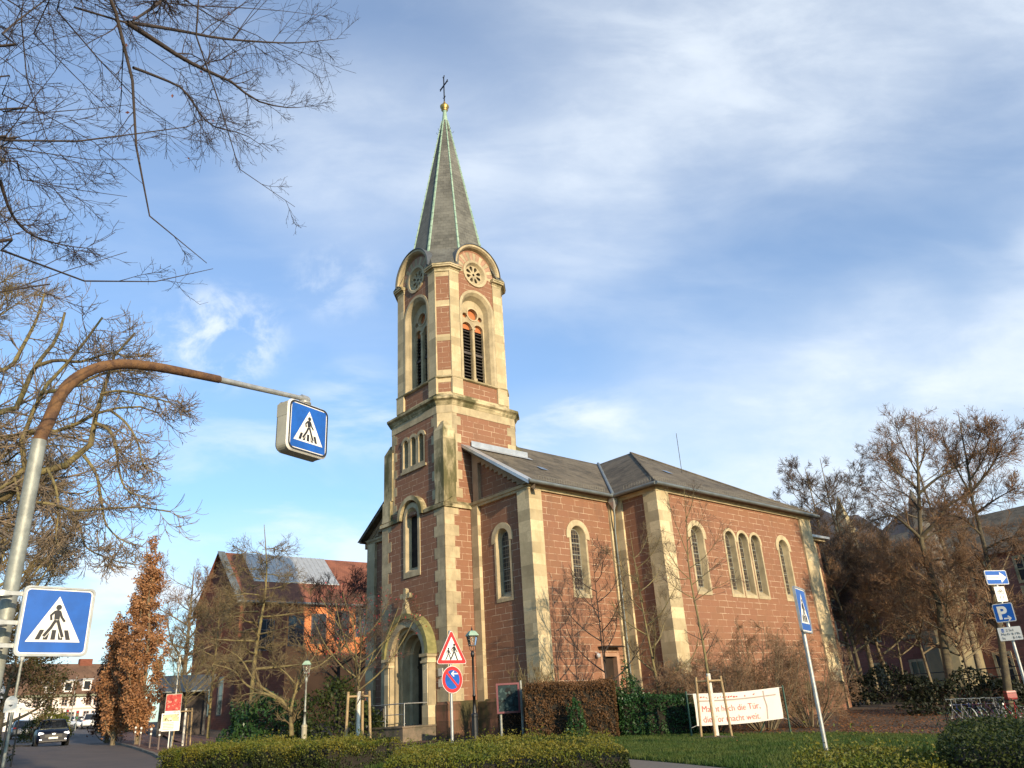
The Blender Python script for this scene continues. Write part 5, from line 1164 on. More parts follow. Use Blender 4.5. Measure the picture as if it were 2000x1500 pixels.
hedge('privet_hedge', 'dark green hedge between the brown beech hedge and the banner', gp(1218, 32.0), gp(1368, 32.5), 1.5, 1.35, 1.4, [LAUREL], 700, .09)
hedge('beech_hedge', 'small leafless brown hedge below the noticeboard', gp(975, 33.6), gp(1028, 33.6), .8, 1.1, 1.1, [BEECH], 700, .06)
hedge('clipped_hedge', 'dark green clipped hedge beside the white car at the street end', gp(186, 90), gp(212, 84), 2.0, 2.3, 2.4, [LAUREL], 160, .16)
def bush(name, label, px, dist, w_, d_, h, mat, n, size, dens_core=True, cat='bush', group=None):
    bx = gp(px, dist); root = thing(name, bx, label, cat, group)
    u = rng.normal(0, 1, (n, 3)); u /= np.linalg.norm(u, axis=1)[:, None]; u[:, 2] = np.abs(u[:, 2]); rad = 1 - np.abs(rng.normal(0, .13, n))
    lob = 1 + .16 * np.sin(u[:, 0] * 5 + px) * np.sin(u[:, 1] * 6 + 1) + .10 * np.sin(u[:, 2] * 9 + u[:, 0] * 7)
    P = u * (rad * lob)[:, None] * np.array([w_ / 2, d_ / 2, h]); V, F = leaf_quads(P, size, 0, .5); np_mesh('foliage', V, F, [mat], root)
    b = MB()
    for i in range(9):
        a = i * .7; b.tube([(0, 0, -.05), (math.cos(a) * w_ * .12, math.sin(a) * d_ * .12, h * .4), (math.cos(a) * w_ * .30, math.sin(a) * d_ * .3, h * .75)], [.035, .025, .008], 5)
    b.build('branches', [BARKD], root); return root
bush('laurel_bush', 'large dark green laurel bush before the brick hall wall', 520, 45, 4.6, 3.4, 2.5, LAUREL, 5200, .20, group='evergreen bushes beside the church')
bush('laurel_bush', 'low dark green bush between the green lamp and the church steps', 660, 41, 4.4, 3.0, 2.9, HEDGEG, 4200, .18, group='evergreen bushes beside the church')
bush('holly_bush', 'dark green rounded bush at the end of the brown beech hedge', 1240, 32.5, 1.5, 1.4, 2.4, LAUREL, 2600, .11, group='evergreen bushes beside the church')
bush('ivy_bush', 'upright green ivy clump in front of the brown beech hedge', 1130, 30.8, .75, .6, 1.4, LAUREL, 1500, .10, group='evergreen bushes beside the church')
bush('box_bush', 'rounded green bush in front of the white house', 92, 84, 3.6, 3, 2.4, HEDGE, 2600, .2, group='evergreen bushes beside the church')
bush('privet_bush', 'dark bush behind the oval street sign at the pavement edge', -70, 40, 3.4, 3, 1.7, HEDGEG, 2600, .13, group='evergreen bushes beside the church')
bush('privet_bush', 'green bush behind the silver parked car', 62, 74, 2.0, 2, 1.8, HEDGEG, 1400, .16, group='evergreen bushes beside the church')
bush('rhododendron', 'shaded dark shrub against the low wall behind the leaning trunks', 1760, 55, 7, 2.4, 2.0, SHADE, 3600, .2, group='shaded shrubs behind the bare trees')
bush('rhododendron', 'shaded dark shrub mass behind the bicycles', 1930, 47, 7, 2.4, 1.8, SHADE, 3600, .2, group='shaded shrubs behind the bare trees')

# ------------------------------------------------------------------ buildings around
class Plane:
    """vertical wall plane through two ground points; fn(s, z, d) in local coordinates of an Empty at p0"""
    def __init__(s, p0, p1):
        s.o = np.array([p0[0], p0[1], 0.0]); d = np.array(p1[:2]) - np.array(p0[:2]); s.len = np.linalg.norm(d); s.d = np.array([*(d / s.len), 0]); s.n = np.array([s.d[1], -s.d[0], 0])
    def hit(s, px, py):
        r = ray(px, py); t = ((s.o - EYE) @ s.n) / (r @ s.n); q = EYE + r * t; return (q - s.o) @ s.d, q[2]
    def fn(s, zb): return lambda a, z, d: tuple(s.d * a + s.n * d + np.array([0, 0, z - zb]))
HBR = brickmat('hall_brick', (.25, .088, .050), (.18, .062, .04), (.22, .13, .09), .5, .16, .010)
SUNWALL = simple('sunlit_orange_wall', (.62, .22, .075), .9, .15, .8)  # sunlit part of the hall wall, its brightness put into the colour
TILE = slate('red_roof_tiles', (.22, .085, .05), (.15, .06, .04), .22, .30)
def pane_window(fn, s0, s1, z0, z1, parent, frame, nx=2, nz=2, d=.03, fw=.09, name='window'):
    b = MB(); o = [(s0, z0), (s1, z0), (s1, z1), (s0, z1)]; i_ = [(s0 + fw, z0 + fw), (s1 - fw, z0 + fw), (s1 - fw, z1 - fw), (s0 + fw, z1 - fw)]
    b.ring(o, i_, fn, d + .03, d + .03); b.ring(o, o, fn, d + .03, 0); b.ring(i_, i_, fn, d + .03, d - .02)
    for q in range(1, nx): x = s0 + (s1 - s0) * q / nx; b.box(x - fw * .3, x + fw * .3, d, d + .022, z0 + fw, z1 - fw, fn=lambda a, y, z: fn(a, z, y))
    for q in range(1, nz): z_ = z0 + (z1 - z0) * q / nz; b.box(s0 + fw, s1 - fw, d + .001, d + .020, z_ - fw * .3, z_ + fw * .3, fn=lambda a, y, z: fn(a, z, y))
    w = b.build(name, [frame], parent); g = MB(); g.fill([i_], fn, d - .006); g.build('pane', [PANE], w); return w
# brick hall
HFR = simple('dark_window_frame', (.10, .09, .09), .5)
a0 = at(470, 1173, 75); du = np.array([7.6, 6.2]) / np.hypot(7.6, 6.2); dg = np.array([-du[1], du[0]])
hz = gz(a0[0], a0[1]); HALL = thing('brick_hall', (a0[0], a0[1], hz), 'dark brick hall with steep tiled roof, metal roof panels and sunlit orange wall', 'building')
EZ, RZH, GW, HL = 12.2 - hz, 17.3 - hz, 12.2, 32.0
hf = lambda a, z, d: (du[0] * a + du[1] * d, du[1] * a - du[0] * d, z)          # long wall
hg = lambda a, z, d: (dg[0] * a - du[0] * d, dg[1] * a - du[1] * d, z)          # gable wall (outward = -du)
b = MB(); hp = Plane(a0, a0 + np.array([*du, 0])); sx = lambda px, py: hp.hit(px, py)
sO = sx(560, 1230)[0]
b.poly([hf(0, -1, 0), hf(sO, -1, 0), hf(sO, EZ, 0), hf(0, EZ, 0)]); b.poly([hg(0, -1, 0), hg(GW, -1, 0), hg(GW, EZ, 0), hg(GW / 2, RZH, 0), hg(0, EZ, 0)])
b.poly([hf(0, -1, -GW), hf(HL, -1, -GW), hf(HL, EZ, -GW), hf(0, EZ, -GW)]); b.build('wall', [HBR], HALL)
b = MB(); b.poly([hf(sO, -1, 0), hf(HL, -1, 0), hf(HL, EZ, 0), hf(sO, EZ, 0)]); b.poly([hf(HL, -1, 0), hf(HL, -1, -GW), hf(HL, EZ, -GW), hf(HL, RZH, -GW / 2), hf(HL, EZ, 0)]); b.build('sunlit_wall', [SUNWALL], HALL)
rs = lambda t: (.35 - t * (GW / 2 + .35), EZ - .2 + t * (RZH - EZ + .35))       # along the slope: (d, z)
def rp(a, t, o=0): d, z = rs(t); return hf(a, z + o, d)
b = MB(); b.poly([rp(-.4, 0), rp(HL + .4, 0), rp(HL + .4, 1), rp(-.4, 1)]); b.poly([hf(-.4, EZ - .2, -GW - .35), hf(HL + .4, EZ - .2, -GW - .35), rp(HL + .4, 1), rp(-.4, 1)])
HR = b.build('roof', [TILE], HALL)
b = MB(); b.box(-.45, .25, -.01, 1.0, .02, .10, fn=lambda a, t, o: rp(a, t, o)); b.build('verge_strip', [ZINCD], HR)
for x0, x1, t0, t1, m in ((1.9, 10.6, .40, .985, ZINC), (16.5, 20.5, .62, .95, ZINC)):
    b = MB(); b.box(x0, x1, t0, t1, .03, .12, fn=lambda a, t, o: rp(a, t, o))
    k = int((x1 - x0) / .5)
    for q in range(1, k): x = x0 + (x1 - x0) * q / k; b.box(x - .02, x + .02, t0, t1, .12, .16, fn=lambda a, t, o: rp(a, t, o))
    b.build('metal_roof_panel', [m], HR)
b = MB(); b.tube([rp(-.4, -.01), rp(HL, -.01)], .12, 8); b.build('gutter', [ZINCD], HR)
for px, py in ((519, 1240), (578, 1232), (622, 1228), (668, 1222), (708, 1216)):
    s, z = sx(px, py); z -= hz; pane_window(hf, s - .75, s + .75, z - 1.35, z + 1.35, HALL, HFR, 2, 3)
for a in (3.2, 6.0, 8.8): pane_window(hg, a - .6, a + .6, 1.2, 4.4, HALL, HFR, 1, 2)
# low metal-roofed porch behind the posters
pb = gp(350, 72); PO = thing('porch', pb, 'low dark porch with sloping grey metal roof behind the posters', 'porch', rz=R(20))
b = MB(); b.add([(-1.8, -1.2, 3.2), (1.9, -1.2, 3.2), (2.3, 1.2, 4.5), (-2.2, 1.2, 4.5), (-1.8, -1.2, 3.1), (1.9, -1.2, 3.1), (2.3, 1.2, 4.4), (-2.2, 1.2, 4.4)], [(0, 1, 2, 3), (4, 5, 6, 7), (0, 1, 5, 4), (1, 2, 6, 5), (3, 0, 4, 7)]); b.build('roof', [ZINCD], PO)
b = MB(); b.box(-1.7, 1.8, -.2, 1.1, -.3, 3.3); b.build('wall', [simple('dark_timber_wall', (.06, .045, .035), .8)], PO)
for x in (-1.6, 1.7): b = MB(); b.box(x - .06, x + .06, -1.1, -.98, -.3, 3.12); b.build('post', [IRON], PO)
# white house at the end of the street
h0, h1 = at(10, 1400, 134), at(275, 1400, 140); WP = Plane(h0, h1); wz = min(gz(*h0[:2]), gz(*h1[:2])) - .2
WH = thing('white_house', (h0[0], h0[1], wz), 'white house with large brown tiled roof and dormers at the end of the street', 'house'); wf_ = WP.fn(wz)
PINKF = simple('pale_pink_stone_frame', (.60, .46, .39), .7, .1); WALLW = simple('white_render', (.82, .76, .68), .9, .06, .6)
ez = WP.hit(140, 1356)[1]; rzh = WP.hit(140, 1297)[1] - wz; ez -= wz; DP = 11.0
rdg = (rzh + wz - 1.65) * (1 + DP * .5 / 137) + 1.65 - wz
b = MB(); Lw = WP.len
b.poly([wf_(0, wz - 1, 0), wf_(Lw, wz - 1, 0), wf_(Lw, wz + ez, 0), wf_(0, wz + ez, 0)]); b.poly([wf_(Lw, wz - 1, 0), wf_(Lw, wz - 1, -DP), wf_(Lw, wz + ez, -DP), wf_(Lw, wz + rdg, -DP / 2), wf_(Lw, wz + ez, 0)]); b.poly([wf_(0, wz - 1, 0), wf_(0, wz - 1, -DP), wf_(0, wz + ez, -DP), wf_(0, wz + rdg, -DP / 2), wf_(0, wz + ez, 0)])
b.build('wall', [WALLW], WH)
BTILE = slate('brown_roof_tiles', (.165, .095, .058), (.12, .072, .046), .22, .30)
b = MB()
b.poly([wf_(-.4, wz + ez, .5), wf_(Lw + .4, wz + ez, .5), wf_(Lw + .4, wz + rdg + .05, -DP / 2), wf_(-.4, wz + rdg + .05, -DP / 2)]); b.poly([wf_(-.4, wz + ez, -DP - .5), wf_(Lw + .4, wz + ez, -DP - .5), wf_(Lw + .4, wz + rdg + .05, -DP / 2), wf_(-.4, wz + rdg + .05, -DP / 2)])
WR = b.build('roof', [BTILE], WH)
s, z = WP.hit(193, 1297); b = MB(); b.box(s - .9, s + .9, -DP / 2 - .4, -DP / 2 + .4, wz + rdg - .8, wz + rdg + .75, fn=lambda a, y, zz: wf_(a, zz, y)); b.build('chimney', [HBR], WR)
b = MB(); b.box(-.3, Lw + .3, .02, .45, wz + ez - .30, wz + ez - .02, fn=lambda a, y, zz: wf_(a, zz, y)); b.build('cornice', [simple('greenish_eaves', (.24, .25, .16), .7)], WR)
b = MB(); z = WP.hit(140, 1384)[1]; b.box(0, Lw, 0, .06, z - .12, z + .12, fn=lambda a, y, zz: wf_(a, zz, y)); b.build('string_course', [PINKF], WH)
for px, py in ((97, 1370), (126, 1369), (142, 1369), (173, 1368), (188, 1368), (214, 1366), (230, 1366), (122, 1400), (138, 1400), (167, 1398), (183, 1397), (212, 1396), (70, 1372), (92, 1402)):
    s, z = WP.hit(px, py); pane_window(wf_, s - .44, s + .44, z - .70, z + .70, WH, PINKF, 2, 3, fw=.09)
for px, py in ((133, 1341), (171, 1338), (97, 1344), (212, 1336)):
    s, z = WP.hit(px, py); f_ = .35; dd = .5 - (z - .7 - wz - ez) / max(rdg - ez, .1) * (DP / 2 + .5)
    b = MB(); b.box(s - .62, s + .62, dd - 1.8, dd + .05, z - .75, z + .75, fn=lambda a, y, zz: wf_(a, zz, y)); dm = b.build('dormer', [WALLW], WH)
    b = MB(); b.box(s - .78, s + .78, dd - 2.2, dd + .22, z + .75, z + .92, fn=lambda a, y, zz: wf_(a, zz, y)); b.build('dormer_roof', [ZINC], dm)
    b = MB(); b.fill([[(s - .42, z - .55), (s + .42, z - .55), (s + .42, z + .55), (s - .42, z + .55)]], wf_, dd + .06); b.box(s - .03, s + .03, dd + .06, dd + .09, z - .55, z + .55, fn=lambda a, y, zz: wf_(a, zz, y)); b.build('window', [PANE, WALLW], dm)
# villa of red stone behind the trees at the right
v0, v1 = at(1560, 1350, 82), at(2260, 1290, 68); VP = Plane(v0, v1); vz = -0.3
VI = thing('sandstone_villa', (v0[0], v0[1], vz), 'large pinkish sandstone villa with slate roof and conical turret behind the bare trees', 'building'); vf = VP.fn(vz)
VWALL = brickmat('villa_sandstone', (.27, .125, .09), (.22, .095, .075), (.25, .17, .13), .8, .32, .012)
b = MB(); Lv = VP.len; VE, VR, VD = 11.0, 14.8, 11
b.poly([vf(0, -2, 0), vf(Lv, -2, 0), vf(Lv, VE, 0), vf(0, VE, 0)]); b.poly([vf(0, -2, 0), vf(0, -2, -VD), vf(0, VE, -VD), vf(0, VE, 0)]); b.poly([vf(Lv, -2, 0), vf(Lv, -2, -VD), vf(Lv, VE, -VD), vf(Lv, VE, 0)]); b.build('wall', [VWALL], VI)
b = MB(); q = VD / 2 + .5
b.poly([vf(-.5, VE, .5), vf(Lv + .5, VE, .5), vf(Lv - q, VR, -VD / 2), vf(q, VR, -VD / 2)]); b.poly([vf(-.5, VE, .5), vf(q, VR, -VD / 2), vf(-.5, VE, -VD - .5)]); b.poly([vf(Lv + .5, VE, .5), vf(Lv - q, VR, -VD / 2), vf(Lv + .5, VE, -VD - .5)]); b.poly([vf(-.5, VE, -VD - .5), vf(Lv + .5, VE, -VD - .5), vf(Lv - q, VR, -VD / 2), vf(q, VR, -VD / 2)])
VRF = b.build('roof', [SLATE], VI)
b = MB(); b.box(-.3, Lv + .3, 0, .45, VE - .35, VE - .02, fn=lambda a, y, zz: vf(a, zz, y)); b.build('cornice', [PINK], VI)
nn_ = int(Lv / 3.4)
for fl, (z0, z1) in enumerate(((1.6, 4.0), (5.6, 8.4), (8.6, 10.6))):
    for q in range(nn_): s = 2.0 + q * 3.4; pane_window(vf, s - .7, s + .7, z0 - .3, z1 - .3, VI, simple('yellow_stone_frame_%d%d' % (fl, q), (.42, .32, .17), .8) if False else TRIM, 2, 2, fw=.2)
s, z = VP.hit(1858, 1230); c = np.array(vf(s, 0, .6))
b = MB(); b.lathe([(2.0, -2), (2.0, 8.0), (2.2, 8.2), (2.2, 8.6)], tuple(c), 10, sm=False); TU = b.build('turret', [simple('yellow_turret_stone', (.27, .22, .12), .85, .3, .8, (.18, .16, .10))], VI)
b = MB(); b.lathe([(2.35, 8.6), (1.3, 12.4), (.55, 15.4), (.06, 17.0)], tuple(c), 10, sm=False); b.build('turret_roof', [simple('grey_turret_slate', (.11, .105, .095), .8, .35, 1.2, (.16, .145, .11))], TU)
b = MB(); sq = vf(s, 0, 2.62); b.prism(circ(0, 6.2, .5, 14), lambda a, z_, d: tuple(np.array(sq) + VP.d * a + VP.n * d + np.array([0, 0, z_])), -.2, .05); b.build('round_window', [PANE], TU)
s, z = VP.hit(1640, 985); b = MB(); b.box(s - .7, s + .7, -.3, .5, VE - .3, 15.0, fn=lambda a, y, zz: vf(a, zz, y)); b.add([vf(s - .8, 15.0, .6), vf(s + .8, 15.0, .6), vf(s + .8, 15.0, -.4), vf(s - .8, 15.0, -.4), vf(s, 18.4, .1)], [(0, 1, 4), (1, 2, 4), (2, 3, 4), (3, 0, 4)]); b.build('pinnacle', [TRIM], VI)
# low garden wall with railing in front of the villa
w0, w1 = gp(1640, 62), gp(2200, 50); GP = Plane(w0, w1); gw = thing('garden_wall', (w0[0], w0[1], 0), 'low dark garden wall with thin railing behind the bare trees', 'wall'); gf = GP.fn(0)
b = MB(); b.box(0, GP.len, -.2, .2, -1.2, 1.5, fn=lambda a, y, zz: gf(a, zz, y)); b.build('wall', [PLINTH], gw)
b = MB()
for z in (1.9, 2.35): b.tube([gf(0, z, 0), gf(GP.len, z, 0)], .03, 5)
for q in range(int(GP.len / 1.2)): b.tube([gf(q * 1.2, 1.5, 0), gf(q * 1.2, 2.4, 0)], .022, 4)
b.build('railing', [IRON], gw)

# ------------------------------------------------------------------ traffic signs
def rrect(w_, h, r, n=5):
    p = []
    for cx, cz, a in ((w_ - r, -h + r, -90), (w_ - r, h - r, 0), (-w_ + r, h - r, 90), (-w_ + r, -h + r, 180)): p += arc(cx, cz, r, a, a + 90, n)
    return p
sfn = lambda a, z, d: (a, -d, z)                     # sign front looks along -Y
def stroke(b, pts, w_, d, m):
    for p, q in zip(pts[:-1], pts[1:]):
        v = np.array(q) - np.array(p); l = np.linalg.norm(v); nrm = np.array([-v[1], v[0]]) / l * w_ / 2; e = v / l * w_ * .25
        p_, q_ = np.array(p) - e, np.array(q) + e
        b.poly([sfn(*(p_ - nrm), d), sfn(*(q_ - nrm), d), sfn(*(q_ + nrm), d), sfn(*(p_ + nrm), d)], m); d += .0002
def walker(b, s, cx, cz, d, m):
    """striding pedestrian, head to feet about 1.0*s"""
    P = lambda pts: [(cx + x * s, cz + z * s) for x, z in pts]
    b.fill([circ(cx + .02 * s, cz + .46 * s, .095 * s, 14)], sfn, d, m)
    b.fill([P([(-.10, .34), (.0, .37), (.10, .34), (.10, .04), (-.08, .04)])], sfn, d + .0004, m)
    stroke(b, P([(-.08, .31), (-.20, .18), (-.17, .03)]), .075 * s, d + .0008, m); stroke(b, P([(.08, .31), (.16, .12), (.27, -.02)]), .075 * s, d + .0008, m)
    stroke(b, P([(-.03, .0), (-.14, -.24), (-.33, -.52)]), .10 * s, d + .0014, m); stroke(b, P([(.05, .0), (.15, -.26), (.27, -.54)]), .10 * s, d + .0014, m)
def crossing_face(b, S, d, mats=(0, 1, 2, 3)):       # 0 rim 1 blue 2 white 3 black
    st, bl, wh, bk = mats
    b.fill([rrect(S, S, S * .13)], sfn, d, wh); b.fill([rrect(S * .96, S * .96, S * .11)], sfn, d + .0015, bl)
    b.fill([[(-.80 * S, -.64 * S), (.80 * S, -.64 * S), (.0, .78 * S)]], sfn, d + .003, wh)
    for q in range(5):
        x = (-.46 + q * .225) * S; sl = -x * .22
        b.fill([[(x - .08 * S, -.57 * S), (x + .055 * S, -.57 * S), (x + .055 * S + sl, -.27 * S), (x - .08 * S + sl + .01 * S, -.27 * S)]], sfn, d + .0042, bk)
    walker(b, S * .82, 0, .0, d + .0052, wh) if False else None
    b2 = S * .90
    for pts in ([(-.03, .0), (-.14, -.24), (-.33, -.52)], [(.05, .0), (.15, -.26), (.27, -.54)]): stroke(b, [(x * b2, z * b2 + .02 * S) for x, z in pts], .15 * b2, d + .0050, wh)
    walker(b, b2, 0, .02 * S, d + .0062, bk)
SM = [STEEL, BLUE, WHITE, BLACK, REDS]
def plate(parent, S, z, nm='sign_plate', d0=.045, th=.02, frame=True):
    b = MB(); fn2 = lambda a, zz, d: sfn(a, zz + z, d)
    bb = MB(); crossing_face(bb, S, d0 + th + .001); bb.v = [(x, y, zz + z) for x, y, zz in bb.v]
    b.add(bb.v, bb.f); b.m = list(bb.m)
    o = rrect(S + .008, S + .008, S * .15); b.prism(o, fn2, d0, d0 + th, 0)
    if frame:
        o2 = rrect(S + .022, S + .022, S * .17); o3 = rrect(S + .004, S + .004, S * .14); b.ring(o2, o3, fn2, d0 + th + .012, d0 + th + .012, 0); b.ring(o2, o2, fn2, d0 + th + .012, d0 - .004, 0); b.ring(o3, o3, fn2, d0 + th + .012, d0 + th, 0)
    return b.build(nm, SM, parent)
def clamps(parent, zs, r):
    b = MB()
    for z in zs: b.tube([(0, 0, z - .02), (0, 0, z + .02)], r + .012, 12); b.box(-.05, .05, -r - .006, -r * .6, z - .02, z + .02)
    b.build('clamp', [STEEL], parent)
# big curved sign gantry at the left
p0 = at(25, 1133, 9.0); p0[2] = gz(p0[0], p0[1]); TH = R(58)
GT = thing('gantry_pole', p0, 'tall galvanised pole with rusty curved arm reaching over the street', 'sign pole')
az_end = at(597, 778, 11.4); AP = Plane(p0, az_end)
crv = [(83, 862), (98, 815), (118, 772), (150, 738), (192, 718), (240, 711), (300, 716), (360, 727), (428, 741)]
H3 = [AP.hit(*p) for p in crv]; af = lambda s, z: tuple(AP.d * s + np.array([0, 0, z - p0[2]]))
b = MB(); b.tube([(0, 0, -.3), (0, 0, 1.5), af(H3[0][0] * 0, H3[0][1])], .070, 14); b.build('pole', [STEELP], GT)
pts = [af(0, H3[0][1] - .12)] + [af(max(s, 0) if i else 0, z) for i, (s, z) in enumerate(H3)]
Q, _r = resample(pts, 1, 1, 26); b = MB(); b.tube([tuple(x) for x in Q], [.068 - .016 * i / 25 for i in range(26)], 14); b.build('curved_arm', [RUST], GT)
e0, e1 = AP.hit(426, 741), AP.hit(603, 781)
b = MB(); b.tube([af(*e0), af(*e1)], [.042, .036], 12); b.build('arm_extension', [STEEL], GT)
# lit crossing box hanging from the arm
be = np.array(af(*AP.hit(594, 779))) + p0; BX = thing('sign_box', be, 'thick grey pedestrian crossing sign box hanging from the curved arm', 'crossing sign', 'blue pedestrian crossing signs', TH)
S = .365; zc = -.075 - S - .075; Dp = .13
b = MB(); fn3 = lambda a, z, d: (a, -d, z + zc)
b.loft([[fn3(x, z, d) for x, z in rrect(S + e, S + e, .10 + e * .3)] for e, d in ((-.0, -Dp), (.03, -Dp + .03), (.03, Dp - .03))], sm=False)
b.build('housing', [GREYB], BX)
for sgn in (1, -1):
    b = MB(); g = lambda a, z, d, s_=sgn: (a * s_, -d * s_, z + zc)
    b.ring(rrect(S + .035, S + .035, .11), rrect(S + .012, S + .012, .10), g, Dp - .028, Dp + .004, 2); b.ring(rrect(S + .014, S + .014, .10), rrect(S - .012, S - .012, .09), g, Dp + .004, Dp + .004, 3)
    bb = MB(); crossing_face(bb, S - .012, Dp); bb.v = [(x * sgn, y * sgn, z + zc) for x, y, z in bb.v]; o_ = len(b.v); b.v += bb.v; b.f += [tuple(i + o_ for i in f) for f in bb.f]; b.m += bb.m; b.sm += bb.sm
    b.build('sign_face', SM, BX)
b = MB(); b.lathe([(.05, -.02), (.05, -.06), (.11, -.065), (.11, -.09), (.04, -.095), (.04, -.14)], (0, 0, 0), 12); b.tube([(-.06, 0, .0), (.06, 0, .0)], .055, 12); b.build('hanger', [STEEL], BX)
b = MB(); b.box(-S - .034, -S - .03, -.10, .12, zc + .13, zc + .33); b.build('service_hatch', [simple('hatch_grey', (.42, .40, .31), .5, .1)], BX)
# flat crossing sign on the same pole
q = at(108, 1214, 8.75); fs = thing('crossing_sign', (q[0], q[1], q[2]), 'large flat blue pedestrian crossing sign clamped to the gantry pole', 'crossing sign', 'blue pedestrian crossing signs', R(47))
plate(fs, .292, 0, d0=0, th=.02)
b = MB()
for z in (.24, -.02, -.22): b.box(-.46, .1, .0, .03, z - .018, z + .018); b.tube([(-.46, .09, z - .025), (-.46, .09, z + .025)], .09, 12)
b.build('bracket', [STEEL], fs)
def sign_pole(name, label, cat, px, py, dist, top, r, group=None, rz=0):
    """pole whose point at pixel row py is at dist; stands on the ground"""
    q = at(px, py, dist); z = gz(q[0], q[1]); t = thing(name, (q[0], q[1], z), label, cat, group, rz)
    b = MB(); b.tube([(0, 0, -.3), (0, 0, top - z)], r, 12); b.lathe([(r + .004, 0), (r + .004, .02), (.004, .03)], (0, 0, top - z - .01), 10); b.build('pole', [STEEL], t); return t, z
# turned crossing sign at the right
zt = at(1555, 1150, 12.6)[2]
t, zb = sign_pole('crossing_sign', 'blue pedestrian crossing sign on slim pole turned nearly edge-on above the lawn', 'crossing sign', 1609, 1440, 12.6, zt + .02, .03, 'blue pedestrian crossing signs', R(59))
plate(t, .30, zt - zb - .31, d0=.034); clamps(t, (zt - zb - .12, zt - zb - .5), .03)
# children and no-stopping signs
zt = at(881, 1226, 19.8)[2]
t, zb = sign_pole('traffic_sign_post', 'grey post with red triangle children sign above round no-stopping sign', 'traffic sign', 884, 1470, 19.8, zt - .08, .035, None, R(42))
def tri(r, cz, n=3):
    return [(0, cz + r), (-r * .866, cz - r * .5), (r * .866, cz - r * .5)][::-1]
def rtri(side, cz, rad):
    h = side * .866; V = [np.array([0, cz + h * 2 / 3]), np.array([side / 2, cz - h / 3]), np.array([-side / 2, cz - h / 3])]; p = []
    for i, (v, a) in enumerate(zip(V, (90, -30, 210))): c_ = v + (np.array([0, cz]) - v) * (2 * rad / (h * 2 / 3)); p += arc(c_[0], c_[1], rad, a + 60, a - 60, 6)
    return p
zc = zt - zb - .60 + .03
b = MB(); b.prism(rtri(.92, zc, .045), sfn, .045, .06, 2); b.fill([rtri(.89, zc, .04)], sfn, .0615, 4); b.fill([rtri(.62, zc, .01)], sfn, .063, 2)
walker(b, .34, .07, zc + .01, .0645, 3); walker(b, .25, -.10, zc - .035, .0648, 3); b.build('triangle_sign', SM, t)
zr = zc - .305 - .31; 
b = MB(); b.prism(circ(0, zr, .305, 32), sfn, .045, .06, 2); b.fill([circ(0, zr, .295, 32)], sfn, .0615, 4); b.fill([circ(0, zr, .215, 28)], sfn, .063, 1)
stroke(b, [(-.16, zr + .16), (.17, zr - .17)], .055, .0645, 4); stroke(b, [(.16, zr + .13), (-.02, zr + .13)], .028, .0655, 2); stroke(b, [(.045, zr + .185), (-.02, zr + .13), (.045, zr + .075)], .026, .066, 2); b.build('round_sign', SM, t)
clamps(t, (zc, zr + .1, zr - .1), .035)
# text on plates
def text(parent, s, x, z, h, mat, d=.066, nm='lettering', bold=.0, align='LEFT', w_=1.0):
    cu_ = bpy.data.curves.new('lettering', 'FONT'); cu_.body = s; cu_.size = h; cu_.align_x = align; cu_.offset = bold; cu_.space_character = w_
    o = bpy.data.objects.new('lettering_source', cu_); C.objects.link(o); dg_ = bpy.context.evaluated_depsgraph_get(); me = bpy.data.meshes.new_from_object(o.evaluated_get(dg_)); bpy.data.objects.remove(o); bpy.data.curves.remove(cu_)
    me.transform(Matrix.Translation((x, -d, z)) @ Matrix.Rotation(R(90), 4, 'X')); me.materials.clear()
    return link(nm, me, parent, [mat])
# parking and one-way signs on the far right post
D_ = 20.0; zt = at(1936, 1118, D_)[2]
q = at(1985, 1275, D_)
t, zb = sign_pole('traffic_sign_post', 'leaning-looking post with one-way arrow, parking sign and hours plate', 'traffic sign', 1985, 1275, D_, zt + .02, .03)
def child(nm, z, rz_):
    o = bpy.data.objects.new(nm, None); C.objects.link(o); o.parent = t; o.location = (0, 0, z); o.rotation_euler = (0, 0, rz_); return o
def rowz(py, px): return at(px, py, D_)[2] - zb
z1 = rowz(1129, 1939); Rz = R(8)
def rot(b, rz_, z): c_, s_ = math.cos(rz_), math.sin(rz_); b.v = [(x * c_ - y * s_, x * s_ + y * c_, zz + z) for x, y, zz in b.v]; return b
def rot_mesh(o, rz_, z): o.data.transform(Matrix.Translation((0, 0, z)) @ Matrix.Rotation(rz_, 4, 'Z')); return o
b = MB(); b.prism(rrect(.30, .15, .03), sfn, .04, .055, 0); b.fill([rrect(.295, .145, .028)], sfn, .0565, 2); b.fill([rrect(.285, .135, .025)], sfn, .058, 1)
b.fill([[(-.27, -.048), (.10, -.048), (.10, -.115), (.265, 0), (.10, .115), (.10, .048), (-.27, .048)]], sfn, .0595, 2)
ow = rot(b, R(18), z1).build('one_way_sign', SM, t)
o = text(ow, 'Einbahnstraße', -.25, -.018, .052, simple('faded_black_print', (.42, .40, .37), .6, .1), .061); rot_mesh(o, R(18), z1)
z2 = rowz(1161, 1951)
b = MB(); b.prism(rrect(.12, .155, .01), sfn, .04, .05, 0); b.fill([rrect(.12, .155, .01)], sfn, .0515, 2)
for c_ in (-.045, .045): b.ring(circ(c_, .035, .034, 14), circ(c_, .035, .026, 14), sfn, .053, .053, 3)
stroke(b, [(-.045, .035), (-.01, .09), (.03, .09), (.0, .035), (-.01, .09)], .008, .0535, 3); stroke(b, [(.045, .035), (.03, .10)], .008, .0535, 3)
for x in (-.035, .035): stroke(b, [(x, -.11), (x, -.05)], .008, .053, 3); stroke(b, [(x - .018, -.068), (x, -.048), (x + .018, -.068)], .007, .0535, 3)
rot(b, R(8), z2).build('bicycle_plate', SM, t)
z3 = rowz(1197, 1960)
